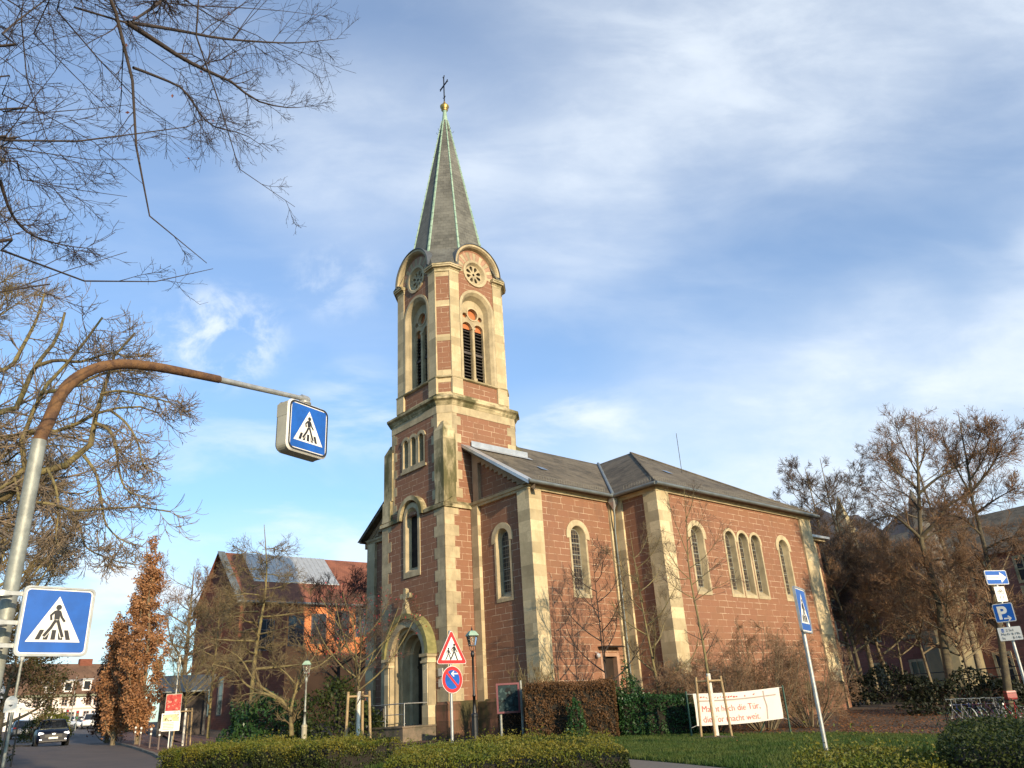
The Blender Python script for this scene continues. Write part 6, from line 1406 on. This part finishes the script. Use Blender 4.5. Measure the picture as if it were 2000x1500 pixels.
b = MB(); S = .19; b.prism(rrect(S, S, .03), sfn, .04, .055, 0); b.fill([rrect(S - .006, S - .006, .028)], sfn, .0565, 2); b.fill([rrect(S - .016, S - .016, .02)], sfn, .058, 1)
stroke(b, [(-.02, -.12), (.10, -.12)], .026, .0598, 2); stroke(b, [(.055, -.075), (.10, -.12), (.055, -.165)], .024, .0600, 2)
pk = rot(b, R(-42), z3).build('parking_sign', SM, t)
o = text(pk, 'P', -.125, -.12, .355, WHITE, .0605, bold=.012); rot_mesh(o, R(-42), z3)
z4 = rowz(1238, 1971)
b = MB(); b.prism(rrect(.215, .135, .02), sfn, .04, .055, 0); b.fill([rrect(.212, .132, .018)], sfn, .0565, 2); b.fill([rrect(.022, .036, .003)], lambda a, z, d: sfn(a - .12, z + .07, d), .058, 1); b.ring(rrect(.012, .012, .004), rrect(.007, .007, .003), lambda a, z, d: sfn(a - .12, z + .062, d), .0595, .0595, 2)
sp2 = rot(b, R(-42), z4).build('hours_plate', SM, t)
for s_, x, z in (('2 Std', -.06, .045), ('Mo-Fr 8-19h', -.165, -.03), ('Sa', -.165, -.105), ('8-14h', .03, -.105)): o = text(sp2, s_, x, z, .068, BLACK, .0585); rot_mesh(o, R(-42), z4)

# ------------------------------------------------------------------ lamps
def lantern(label, px, dist, ytop, pole_m, base_m, rz=0, kind='street_lamp', base_h=1.0, glow=False):
    g_ = gp(px, dist); H_ = at(px - 8, ytop, dist)[2] - g_[2]; t = thing(kind, g_, label, 'street lamp', rz=rz)
    b = MB(); b.lathe([(.15, -.1), (.15, .06), (.125, .10), (.12, base_h - .12), (.135, base_h - .10), (.135, base_h - .02), (.09, base_h + .02)], n=12, sm=False); b.build('base', [base_m], t)
    zl = H_ - .90
    b = MB(); b.lathe([(.085, base_h), (.06, base_h + .25), (.062, base_h + .27), (.05, base_h + .6), (.065, zl * .5), (.065, zl * .5 + .05), (.045, zl * .5 + .1), (.04, zl - .25), (.065, zl - .22), (.075, zl - .12), (.05, zl - .02), (.03, zl)], n=12); b.build('post', [pole_m], t)
    def shrink(b): b.v = [(x * .70, y * .70, zl + (z - zl) * .72) for x, y, z in b.v]
    b = MB()
    for s in (-1, 1):
        b.tube([(0, 0, zl - .05), (s * .10, 0, zl - .02), (s * .17, 0, zl + .08), (s * .17, 0, zl + .18), (s * .13, 0, zl + .24)], .014, 6); b.tube([(0, 0, zl - .05), (0, s * .10, zl - .02), (0, s * .17, zl + .08), (0, s * .13, zl + .24)], .014, 6)
    b.box(-.17, .17, -.17, .17, zl + .22, zl + .25)
    for sx_ in (-1, 1):
        for sy in (-1, 1): b.tube([(sx_ * .15, sy * .15, zl + .25), (sx_ * .235, sy * .235, zl + .74)], .012, 5)
    shrink(b); b.build('lantern_frame', [pole_m], t)
    b = MB(); r2 = 1.414; b.lathe([(.145 * r2, zl + .26), (.23 * r2, zl + .735)], n=4, sm=False, ang=R(45)); shrink(b); b.build('lantern_glass', [CLEAR], t)
    b = MB(); b.lathe([(.012, zl + .45), (.03, zl + .48), (.035, zl + .62), (.012, zl + .66)], n=8); shrink(b); b.build('bulb', [simple('lamp_mantle', (.85, .82, .68), .5, .1)], t)
    b = MB(); b.lathe([(.285 * r2, zl + .735), (.285 * r2, zl + .755), (.20 * r2, zl + .90), (.13 * r2, zl + .98), (.05, zl + 1.0)], n=4, sm=False, ang=R(45)); shrink(b); b.build('lamp_roof', [COPPER], t)
    b = MB(); b.lathe([(.06, zl + .99), (.06, zl + 1.04), (.03, zl + 1.07), (.045, zl + 1.12), (.012, zl + 1.16), (.008, zl + 1.25)], n=8); shrink(b); b.build('finial', [IRON], t)
    return t
lantern('black cast-iron lantern with green copper hood beside the church steps', 929, 31, 1222, IRON, IRON, R(25), base_h=1.05)
lantern('pale grey lantern with green hood in the garden beside the gnarled tree', 593, 40, 1283, STEELP, simple('cream_lamp_base', (.42, .38, .26), .7), R(10), base_h=1.0)
g_ = gp(334, 48); H_ = at(345, 1281, 48)[2] - g_[2]; t = thing('street_lamp', g_, 'slim modern street lamp with flat T-shaped head above the red poster', 'street lamp')
b = MB(); b.tube([(0, 0, -.2), (0, 0, H_ - .5)], .045, 8); b.build('post', [STEEL], t); b = MB(); b.lathe([(.06, H_ - .55), (.09, H_ - .5), (.09, H_ - .25), (.05, H_ - .2), (.05, H_)], n=10); b.build('lamp_head', [simple('pale_lamp_head', (.75, .72, .60), .5)], t); b = MB(); b.lathe([(.28, H_ + .0), (.30, H_ + .02), (.05, H_ + .06)], n=14); b.build('lamp_shade', [ZINC], t)
g_ = gp(14, 38); H_ = at(36, 1288, 38)[2] - g_[2]; t = thing('street_lamp', g_, 'slim grey street post below the large flat crossing sign', 'street lamp')
b = MB(); b.tube([(0, 0, -.2), (0, 0, H_)], [.07, .05], 8); b.build('post', [STEELP], t); b = MB(); b.lathe([(.05, H_ - .05), (.09, H_), (.08, H_ + .12), (.02, H_ + .16)], n=8); b.build('lamp_head', [simple('pale_lamp_housing', (.7, .7, .66), .5)], t)
# oval notices at the pavement edge
for px, d, py0, py1, lab in ((8, 33, 1360, 1392, 'cream round-topped street notice with dark triangle by the pavement'), (29, 38, 1373, 1393, 'smaller cream round-topped notice behind the slim grey post')):
    g_ = gp(px, d); z1 = at(px, py0, d)[2] - g_[2]; z0 = at(px, py1, d)[2] - g_[2]; t = thing('street_notice', g_, lab, 'sign', rz=R(35)); w_ = (z1 - z0) * .36
    b = MB(); b.tube([(0, .03, -.2), (0, .03, z1 - .1)], .03, 8); b.build('post', [IRON], t)
    o = [(-w_, z0), (w_, z0)] + arc(0, z1 - w_, w_, 0, 180, 12); b = MB(); b.prism(o, sfn, 0, .03, 2); b.fill([[(-w_ * .4, (z0 + z1) / 2 - .02), (w_ * .4, (z0 + z1) / 2 - .02), (0, (z0 + z1) / 2 - w_ * .5)]], sfn, .033, 3); b.build('sign_plate', SM, t)

# ------------------------------------------------------------------ notice board, banner, posters
g_ = gp(998, 33); t = thing('notice_board', g_, 'glazed notice board with maroon frame on two grey posts beside the brown hedge', 'notice board', rz=R(8))
zz0, zz1 = at(995, 1393, 33)[2] - g_[2], at(995, 1334, 33)[2] - g_[2]
for x, e in ((-.34, .02), (.50, .12)): b = MB(); b.tube([(x, .0, -.3), (x, .0, zz1 + e - .05)], .05, 10); b.build('post', [STEELP], t)
b = MB(); x0, x1 = -.50, .42; o = [(x0, zz0), (x1, zz0), (x1, zz1), (x0, zz1)]; i_ = [(x0 + .07, zz0 + .07), (x1 - .07, zz0 + .07), (x1 - .07, zz1 - .07), (x0 + .07, zz1 - .07)]
b.ring(o, i_, sfn, .16, .16); b.ring(o, o, sfn, .16, .04); b.ring(i_, i_, sfn, .16, .12); b.fill([o], sfn, .04); b.build('frame', [MAROON], t)
b = MB(); b.fill([i_], sfn, .125); b.build('poster', [POST1], t)
# banner
c0, c1 = gp(1350, 31), gp(1531, 33.0); BP = Plane(c0, c1); bzb = float(c0[2]); t = thing('banner', (c0[0], c0[1], bzb), 'white cloth banner with red lettering stretched between green posts on the lawn', 'banner'); bf = BP.fn(bzb)
T0, B0, T1, B1_ = BP.hit(1353, 1355), BP.hit(1363, 1418), BP.hit(1521, 1342), BP.hit(1530, 1403)
def bpt(u, w_, d=0):
    a = np.array(T0) * (1 - u) + np.array(T1) * u; c_ = np.array(B0) * (1 - u) + np.array(B1_) * u; p = a * (1 - w_) + c_ * w_
    wav = .05 * math.sin(u * 9 + w_ * 2.2) * math.sin(math.pi * u) + .03 * math.sin(u * 23 + w_ * 5) * w_; return bf(p[0], p[1] - .05 * math.sin(math.pi * u), wav + d)
nu, nv_ = 40, 12; vs = [bpt(i / nu, j / nv_) for j in range(nv_ + 1) for i in range(nu + 1)]
b = MB(); b.add(vs, [(j * (nu + 1) + i, j * (nu + 1) + i + 1, (j + 1) * (nu + 1) + i + 1, (j + 1) * (nu + 1) + i) for j in range(nv_) for i in range(nu)], 0, True); cl = b.build('cloth', [CANVAS], t)
def btext(s, u0, v_base, hh, mat, nm='lettering', squash=1.0):
    o = text(cl, s, 0, 0, 1, mat, 0, nm); me = o.data
    wd, ht = abs(T1[0] - T0[0]), abs(T0[1] - B0[1])
    for v in me.vertices:
        u = u0 + v.co.x * hh * squash / wd; w_ = v_base - v.co.z * hh / ht; v.co = bpt(min(u, .99), w_, .012)
btext('Macht hoch die Tür,', .07, .58, .30, BRED); btext('die Tor macht weit.', .07, .90, .30, BRED)
b = MB()
def bstroke(pts, th, m):
    for (u0, w0), (u1, w1_) in zip(pts[:-1], pts[1:]):
        n_ = 10
        for q in range(n_):
            ua, wa = u0 + (u1 - u0) * q / n_, w0 + (w1_ - w0) * q / n_; ub, wb = u0 + (u1 - u0) * (q + 1) / n_, w0 + (w1_ - w0) * (q + 1) / n_
            du_, dw_ = (0, th) if abs(u1 - u0) > abs(w1_ - w0) * .4 else (th * .35, 0)
            b.poly([bpt(ua - du_, wa - dw_, .010), bpt(ub - du_, wb - dw_, .010), bpt(ub + du_, wb + dw_, .010), bpt(ua + du_, wa + dw_, .010)], m)
bstroke([(.04, .24), (.95, .22)], .022, 0); bstroke([(.80, .05), (.80, .3), (.82, .55), (.82, .95)], .022, 0)
for u in np.arange(.07, .70, .032):                  # illegible small print above the line
    if random.random() < .82: bstroke([(u, .14 + random.uniform(-.02, .02)), (u + random.uniform(.012, .026), .14 + random.uniform(-.03, .03))], random.uniform(.012, .03), 1)
b.build('printed_line', [BGREY, BRED], cl)
for u, py0, nm in ((0, 1350, 0), (1, 1338, 1)):
    s = BP.hit(1346, 1400)[0] if u == 0 else BP.hit(1537, 1390)[0]; zt_ = BP.hit(1345 if u == 0 else 1533, py0)[1]
    b = MB(); q = bf(s, bzb, .0); b.tube([(q[0], q[1], -.4), (q[0], q[1], zt_ - bzb)], .035, 8); b.build('post', [GREENP], t)
b = MB(); s = BP.hit(1510, 1405)[0]; b.tube([bf(s + .1, bzb + .9, -.05), bf(s - .35, bzb - .2, -.6)], .022, 6); b.build('prop', [GREENP], t)
b = MB()
for u, w_ in ((0, .02), (0, .98), (1, .02), (1, .98)):
    s = BP.hit(1346, 1400)[0] if u == 0 else BP.hit(1537, 1390)[0]; p = bpt(u, w_); z = p[2] + bzb - (.08 if w_ > .5 else -.02); b.tube([p, bf(s, z, 0)], .010, 4)
b.build('cord', [STEEL], t)
# posters by the pavement
g_ = gp(331, 46.8); t = thing('poster_board', g_, 'red poster with white caption strip mounted on a slim frame', 'poster board', rz=R(25)); za, zb_ = at(340, 1388, 46.8)[2] - g_[2], at(340, 1355, 46.8)[2] - g_[2]
b = MB(); b.box(-.38, .38, -.03, .03, za - .22, zb_); b.tube([(.1, .06, -.3), (.1, .06, zb_)], .04, 6); b.build('frame', [STEELP], t); b = MB(); b.fill([[(-.36, za), (.36, za), (.36, zb_ - .03), (-.36, zb_ - .03)]], sfn, .034); b.build('poster', [POST2], t); b = MB(); b.fill([[(-.36, za - .2), (.36, za - .2), (.36, za - .01), (-.36, za - .01)]], sfn, .034); b.build('caption_strip', [WHITE], t)
g_ = gp(329, 46.0); t = thing('poster_board', g_, 'cream poster stand with pale flower picture below the red poster', 'poster board', rz=R(22)); za, zb_ = at(330, 1428, 46)[2] - g_[2], at(330, 1393, 46)[2] - g_[2]
b = MB(); b.box(-.44, .44, -.03, .03, za, zb_); b.tube([(0, 0, -.3), (0, 0, za)], .03, 6); b.build('frame', [WHITE], t); b = MB(); b.fill([[(-.38, za + .45), (.38, za + .45), (.38, zb_ - .06), (-.38, zb_ - .06)]], sfn, .034); b.build('poster', [POST3], t)
b = MB()
for q in range(5): b.fill([[(-.34, za + .08 + q * .07), (.16, za + .08 + q * .07), (.16, za + .11 + q * .07), (-.34, za + .11 + q * .07)]], sfn, .034)
b.build('small_print', [simple('tan_print', (.42, .36, .22), .6)], t)
# bollards
bol = None
for i, (px, d) in enumerate(((310, 45), (293, 47), (273, 50), (262, 52.5), (236, 61), (229, 65), (222, 70), (215, 76))):
    g_ = gp(px, d); g_[2] += .1
    if bol is None:
        bol = thing('bollard', g_, 'slim grey bollard with white cap at the kerb, beside the hedge end', 'bollard', 'bollards along the pavement')
        b = MB(); b.lathe([(.045, -.2), (.045, .80), (.05, .81), (.05, .84)], n=10); b.build('post', [simple('dull_brown_bollard', (.17, .13, .11), .5, .2)], bol)
        b = MB(); b.lathe([(.052, .84), (.06, .87), (.045, .93), (.01, .95)], n=10); b.build('cap', [WHITE], bol)
        b = MB(); b.tube([(0, 0, .62), (0, 0, .70)], .048, 10); b.build('band', [WHITE], bol)
    else:
        c_ = copy_tree(bol); c_.location = tuple(g_)
        c_['label'] = ['second slim bollard from the hedge end, at the kerb', 'slim bollard before the trunk of the tallest oak', 'slim bollard just behind the trunk of the tallest oak', 'slim bollard between the tall and the dark oak', 'bollard beside the small dark oak', 'next to last bollard in the row toward the house', 'last bollard in the row toward the white house'][i - 1]

# ------------------------------------------------------------------ vehicles
def car(name, label, loc, rz, paint, W_=1.92, L_=4.7, H_=1.62, suv=True, lights=True):
    t = thing(name, loc, label, 'car', 'cars on the street', rz); hw = W_ / 2
    # stations along y (front = -L/2): (y, z bottom, z shoulder, z top of panel, half width low, half width shoulder, half width top)
    hb = .98 if suv else .80; bt = 1.06 if suv else .92
    st_ = [(-.50, .34, .60, .72, .72, .80, .70), (-.485, .26, .66, .80, .86, .92, .78), (-.44, .22, .70, hb - .06, .94, .98, .84), (-.36, .22, .72, hb, .97, 1.0, .86), (-.20, .22, .76, bt - .02, .98, 1.0, .88), (0, .22, .78, bt, .98, 1.0, .90), (.25, .22, .78, bt, .98, 1.0, .90), (.42, .26, .78, bt - .02, .96, .98, .86), (.485, .32, .76, bt - .10, .88, .92, .80), (.5, .42, .72, bt - .16, .80, .84, .74)]
    rings = []
    for y, zb, zs, zt_, a, c_, e in st_:
        y *= L_; rings.append([(-hw * a * .9, y, zb), (hw * a * .9, y, zb), (hw * a, y, zb + .10), (hw * c_, y, zs), (hw * (c_ * .4 + e * .6), y, zt_ - .03), (hw * e * .8, y, zt_), (0, y, zt_ + .02), (-hw * e * .8, y, zt_), (-hw * (c_ * .4 + e * .6), y, zt_ - .03), (-hw * c_, y, zs), (-hw * a, y, zb + .10)])
    b = MB(); b.loft(rings); body = b.build('body', [paint], t)
    r0 = []
    for y, zt_, wb, wt_ in ((-.25, bt + .0, .84, .80), (-.20, bt + .06, .86, .80), (-.06, H_ - .06, .86, .66), (.02, H_ - .02, .86, .66), (.28, H_ - .03, .86, .66), (.40, H_ - .14, .84, .64), (.46, bt, .80, .74)):
        y *= L_; r0.append([(-hw * wb, y, bt - .08), (hw * wb, y, bt - .08), (hw * wt_, y, zt_), (-hw * wt_, y, zt_)])
    b = MB(); b.loft(r0); b.build('windscreen', [PANE], t)
    b = MB(); b.loft([[(-hw * k_, y * L_, z), (-hw * k_ * .6, y * L_, z + .035), (hw * k_ * .6, y * L_, z + .035), (hw * k_, y * L_, z)] for y, z, k_ in ((-.065, H_ - .065, .66), (-.02, H_ - .02, .67), (.10, H_ - .012, .67), (.28, H_ - .025, .67), (.37, H_ - .10, .65))]); b.build('roof', [paint], t)
    for s in (-1, 1):
        b = MB()
        for (ya, za, yb, zb, w0, w1) in ((-.23, bt, -.06, H_ - .05, .87, .675), (.10, bt, .10, H_ - .02, .88, .68), (.46, bt, .36, H_ - .1, .84, .66)): b.tube([(s * hw * w0, ya * L_, za), (s * hw * w1, yb * L_, zb)], .035, 5)
        b.build('pillar', [paint], t)
        b = MB(); b.loft([[(s * (hw + x), y, z) for x, z in ((-.06, bt + .02), (.16, bt + .03), (.17, bt + .17), (-.02, bt + .17))] for y in (-.21 * L_ - .05, -.21 * L_ + .08)]); b.build('mirror', [paint], t)
        for y in (-.30, .30):
            wr = .36 if suv else .32; b = MB(); b.v = []
            x0, x1 = s * (hw - .20), s * (hw + .012)
            b.loft([[(x, y * L_ + r_ * math.cos(2 * math.pi * i / 20), wr + r_ * math.sin(2 * math.pi * i / 20)) for i in range(20)] for x, r_ in ((x0, wr - .05), (x0, wr), (x1, wr), (x1 + s * .008, wr - .04))]); wl = b.build('wheel', [TYRE], t)
            b = MB(); xx = x1 + s * .010
            for q in range(5):
                a = q * 2 * math.pi / 5; b.add([(xx, y * L_ + r_ * math.cos(a + o_), wr + r_ * math.sin(a + o_)) for r_, o_ in ((.05, -.6), (wr * .72, -.12), (wr * .72, .12), (.05, .6))], [(0, 1, 2, 3)])
            b.loft([[(xx, y * L_ + r_ * math.cos(2 * math.pi * i / 20), wr + r_ * math.sin(2 * math.pi * i / 20)) for i in range(20)] for r_ in (wr * .72, wr * .66)], cap=False); b.build('rim', [RIM], wl)
        b = MB(); yf = -.487 * L_
        b.loft([[(s * hw * x, y, z) for x, z in ((.55, .66), (.90, .70), (.86, .84), (.60, .79))] for y in (yf - .035, yf + .20)]); b.build('headlight', [HEADL if lights else RIM], t)
        b = MB(); b.box(min(s * hw * .66, s * hw * .78), max(s * hw * .66, s * hw * .78), -.5 * L_ - .012, -.49 * L_, .38, .43); b.build('fog_light', [HEADL if lights else RIM], t)
        b = MB(); b.loft([[(s * hw * x, y, z) for x, z in ((.50, .80), (.86, .82), (.84, .98 if suv else .90), (.52, .95 if suv else .88))] for y in (.455 * L_, .494 * L_)]); b.build('tail_light', [TAIL], t)
    b = MB(); b.box(-hw * .50, hw * .50, -.5 * L_ - .016, -.49 * L_, .52, .70); b.box(-hw * .80, hw * .80, -.5 * L_ - .010, -.485 * L_, .26, .34); b.build('grille', [BLACK], t)
    b = MB(); b.box(-.26, .26, -.5 * L_ - .030, -.5 * L_ - .018, .43, .54); b.box(-.26, .26, .5 * L_ + .004, .5 * L_ + .016, .56, .67); b.build('number_plate', [WHITE], t)
    b = MB(); b.prism(rrect(.10, .04, .035), lambda a, z, d: (a, -.5 * L_ - .02 - d, z + .72), 0, .015); b.build('badge', [RIM], t)
    b = MB(); b.box(-.02, .02, -.17 * L_, -.155 * L_, H_ - .22, H_ - .12) if False else b.box(-.10, .10, -.10 * L_, -.095 * L_, H_ - .14, H_ - .10); b.build('inner_mirror', [BLACK], t)
    return t
g_ = gp(98, 64); car('sports_utility_car', 'dark navy car with lit headlights driving toward the crossing', g_, R(33), NAVY)
g_ = gp(144, 122); car('hatchback_car', 'small white car parked at the end of the street', g_, R(60), CARW, 1.8, 4.1, 1.48, False, False)
g_ = gp(171, 118); car('van_like_car', 'tall white car seen from behind at the street end, next to dark hedge', g_, R(208), CARW, 1.9, 4.5, 1.75, True, False)
g_ = gp(38, 84); g_[2] += .05; car('hatchback_car', 'silver car parked on the pavement under the dark trees', g_, R(215), SILVER, 1.8, 4.2, 1.5, False, False)
# traffic lights at the junction
for px, d, yt, lab in ((143, 112, 1388, 'traffic light on thin pole in front of the white house'), (123, 114, 1386, 'second traffic light, just beside the small white car')):
    g_ = gp(px, d); zt_ = at(px + 3, yt, d)[2] - g_[2]; t = thing('traffic_light', g_, lab, 'traffic light', 'traffic lights at the junction', R(30))
    b = MB(); b.tube([(0, 0, -.2), (0, 0, zt_)], .05, 6); b.build('pole', [STEELP], t); b = MB(); b.box(-.17, .17, -.16, .1, zt_ - 1.0, zt_); b.build('housing', [BLACK], t)
    for q, m in enumerate((TAIL, simple('dull_amber_lens', (.3, .16, .02), .4), simple('dull_green_lens', (.02, .2, .08), .4))): b = MB(); b.lathe([(.11, 0), (.08, .03), (.01, .04)], n=10); b.v = [(x, -.16 - z, zt_ - .18 - q * .32 + y) for x, y, z in b.v]; b.build('lens', [m], t)
g_ = gp(131, 106); zt_ = at(133, 1322, 106)[2] - g_[2]; t = thing('lamp_mast', g_, 'thin grey mast rising in front of the white house dormer', 'street lamp'); b = MB(); b.tube([(0, 0, -.2), (0, 0, zt_)], [.07, .04], 6); b.build('pole', [STEELP], t)
g_ = gp(198, 78); t = thing('lamp_mast', g_, 'short grey street post by the dark clipped hedge', 'street lamp'); b = MB(); b.tube([(0, 0, -.2), (0, 0, 2.3)], .05, 6); b.build('pole', [STEELP], t); b = MB(); b.box(-.35, .35, -.12, .12, 2.3, 2.42); b.build('lamp_head', [STEEL], t)
# ------------------------------------------------------------------ bicycles in the rack
def bicycle(loc, rz, paint):
    t = thing('bicycle', loc, '', 'bicycle', 'bicycles parked under the trees', rz); r = .34
    for x in (-.52, .53):
        b = MB(); n_ = 22; b.loft([[(x + (r + .018 * math.cos(k * 1.571)) * math.cos(2 * math.pi * i / n_), .018 * math.sin(k * 1.571), r + (r + .018 * math.cos(k * 1.571)) * math.sin(2 * math.pi * i / n_)) for i in range(n_)] for k in range(5)], cap=False); wl = b.build('wheel', [TYRE], t)
        b = MB()
        for q in range(10): a = q * math.pi / 5; b.tube([(x, 0, r), (x + .32 * math.cos(a), 0, r + .32 * math.sin(a))], .003, 3)
        b.tube([(x, -.05, r), (x, .05, r)], .022, 6); b.build('spoke', [STEEL], wl)
    b = MB(); s_, h_, p_, re = (-.18, 0, .86), (.36, 0, .84), (-.05, 0, .30), (-.52, 0, r)
    for a, c_ in ((s_, p_), ((-.16, 0, .80), (.37, 0, .80)), (p_, (.38, 0, .68)), (p_, re), ((-.16, 0, .78), re), ((.38, 0, .60), (.53, 0, r)), ((.38, 0, .6), h_)): b.tube([a, c_], .017, 6)
    b.build('frame', [paint], t)
    b = MB(); b.loft([[(-.34, y * .075, .93), (-.30, y * .085, .95), (-.10, y * .02, .945), (-.06, y * .012, .925)] for y in (-1, 0, 1)], cap=False, close=False); b.tube([s_, (-.20, 0, .93)], .014, 6); b.box(-.32, -.08, -.05, .05, .90, .93); b.build('saddle', [BLACK], t)
    b = MB(); b.tube([(.22, -.28, .98), (.33, -.24, 1.02), (.36, 0, 1.0), (.33, .24, 1.02), (.22, .28, .98)], .013, 6); b.tube([h_, (.36, 0, 1.0)], .014, 6); b.build('handlebar', [ZINCD], t)
    b = MB(); b.loft([[(-.52 + .38 * math.cos(R(a)), y, r + .38 * math.sin(R(a))) for a in range(10, 171, 20)] for y in (-.025, .025)], cap=False, close=False); b.build('mudguard', [STEELP], t)
    b = MB(); b.lathe([(.035, 0), (.045, .02), (.03, .05)], n=8); b.v = [(.44 + z, x, .80 + y) for x, y, z in b.v]; b.build('bicycle_lamp', [RIM], t)
    return t
cols = [simple('bike_black', (.02, .02, .022), .4), simple('bike_blue', (.03, .06, .2), .4), simple('bike_pink', (.42, .12, .16), .4), simple('bike_grey', (.30, .30, .29), .4), simple('bike_red', (.35, .03, .03), .4)]
proto = {}
labs = ['bicycle with pale fork next to the large oak trunk', 'dark blue bicycle second from the oak trunk', 'black bicycle standing between the blue and the pink one', 'pink-framed bicycle in the middle of the row', 'grey bicycle behind the pink-framed one', 'grey bicycle with bright handlebar near the parking post', 'bicycle beside the red-lit one at the row end', 'last bicycle in the row with the red luggage box']
for i, (px, d, ci, rz) in enumerate(((1890, 36, 3, 100), (1903, 36.4, 1, 115), (1917, 36.6, 0, 80), (1937, 36.2, 2, 118), (1952, 36.8, 3, 112), (1968, 36.0, 3, 75), (1983, 36.4, 0, 108), (1996, 35.6, 4, 96))):
    g_ = gp(px, d)
    if ci not in proto: proto[ci] = bicycle(g_, R(rz), cols[ci]); o = proto[ci]
    else: o = copy_tree(proto[ci]); o.location = tuple(g_); o.rotation_euler = (0, 0, R(rz))
    o['label'] = labs[i]
    lastb = g_
b = MB(); q = lastb; t = thing('luggage_box', (q[0], q[1] - .1, q[2] + .95), 'small red box on the rack of the last bicycle', 'box'); b.loft([[(x * s_, y * s_, z) for x, y in ((-.17, -.13), (.17, -.13), (.17, .13), (-.17, .13))] for s_, z in ((.9, 0), (1, .05), (1, .24), (.92, .29))], sm=False); b.build('body', [simple('dull_red_plastic', (.30, .025, .025), .4)], t); b = MB(); b.box(-.175, .175, -.135, .135, .20, .215); b.build('lid_band', [BLACK], t)
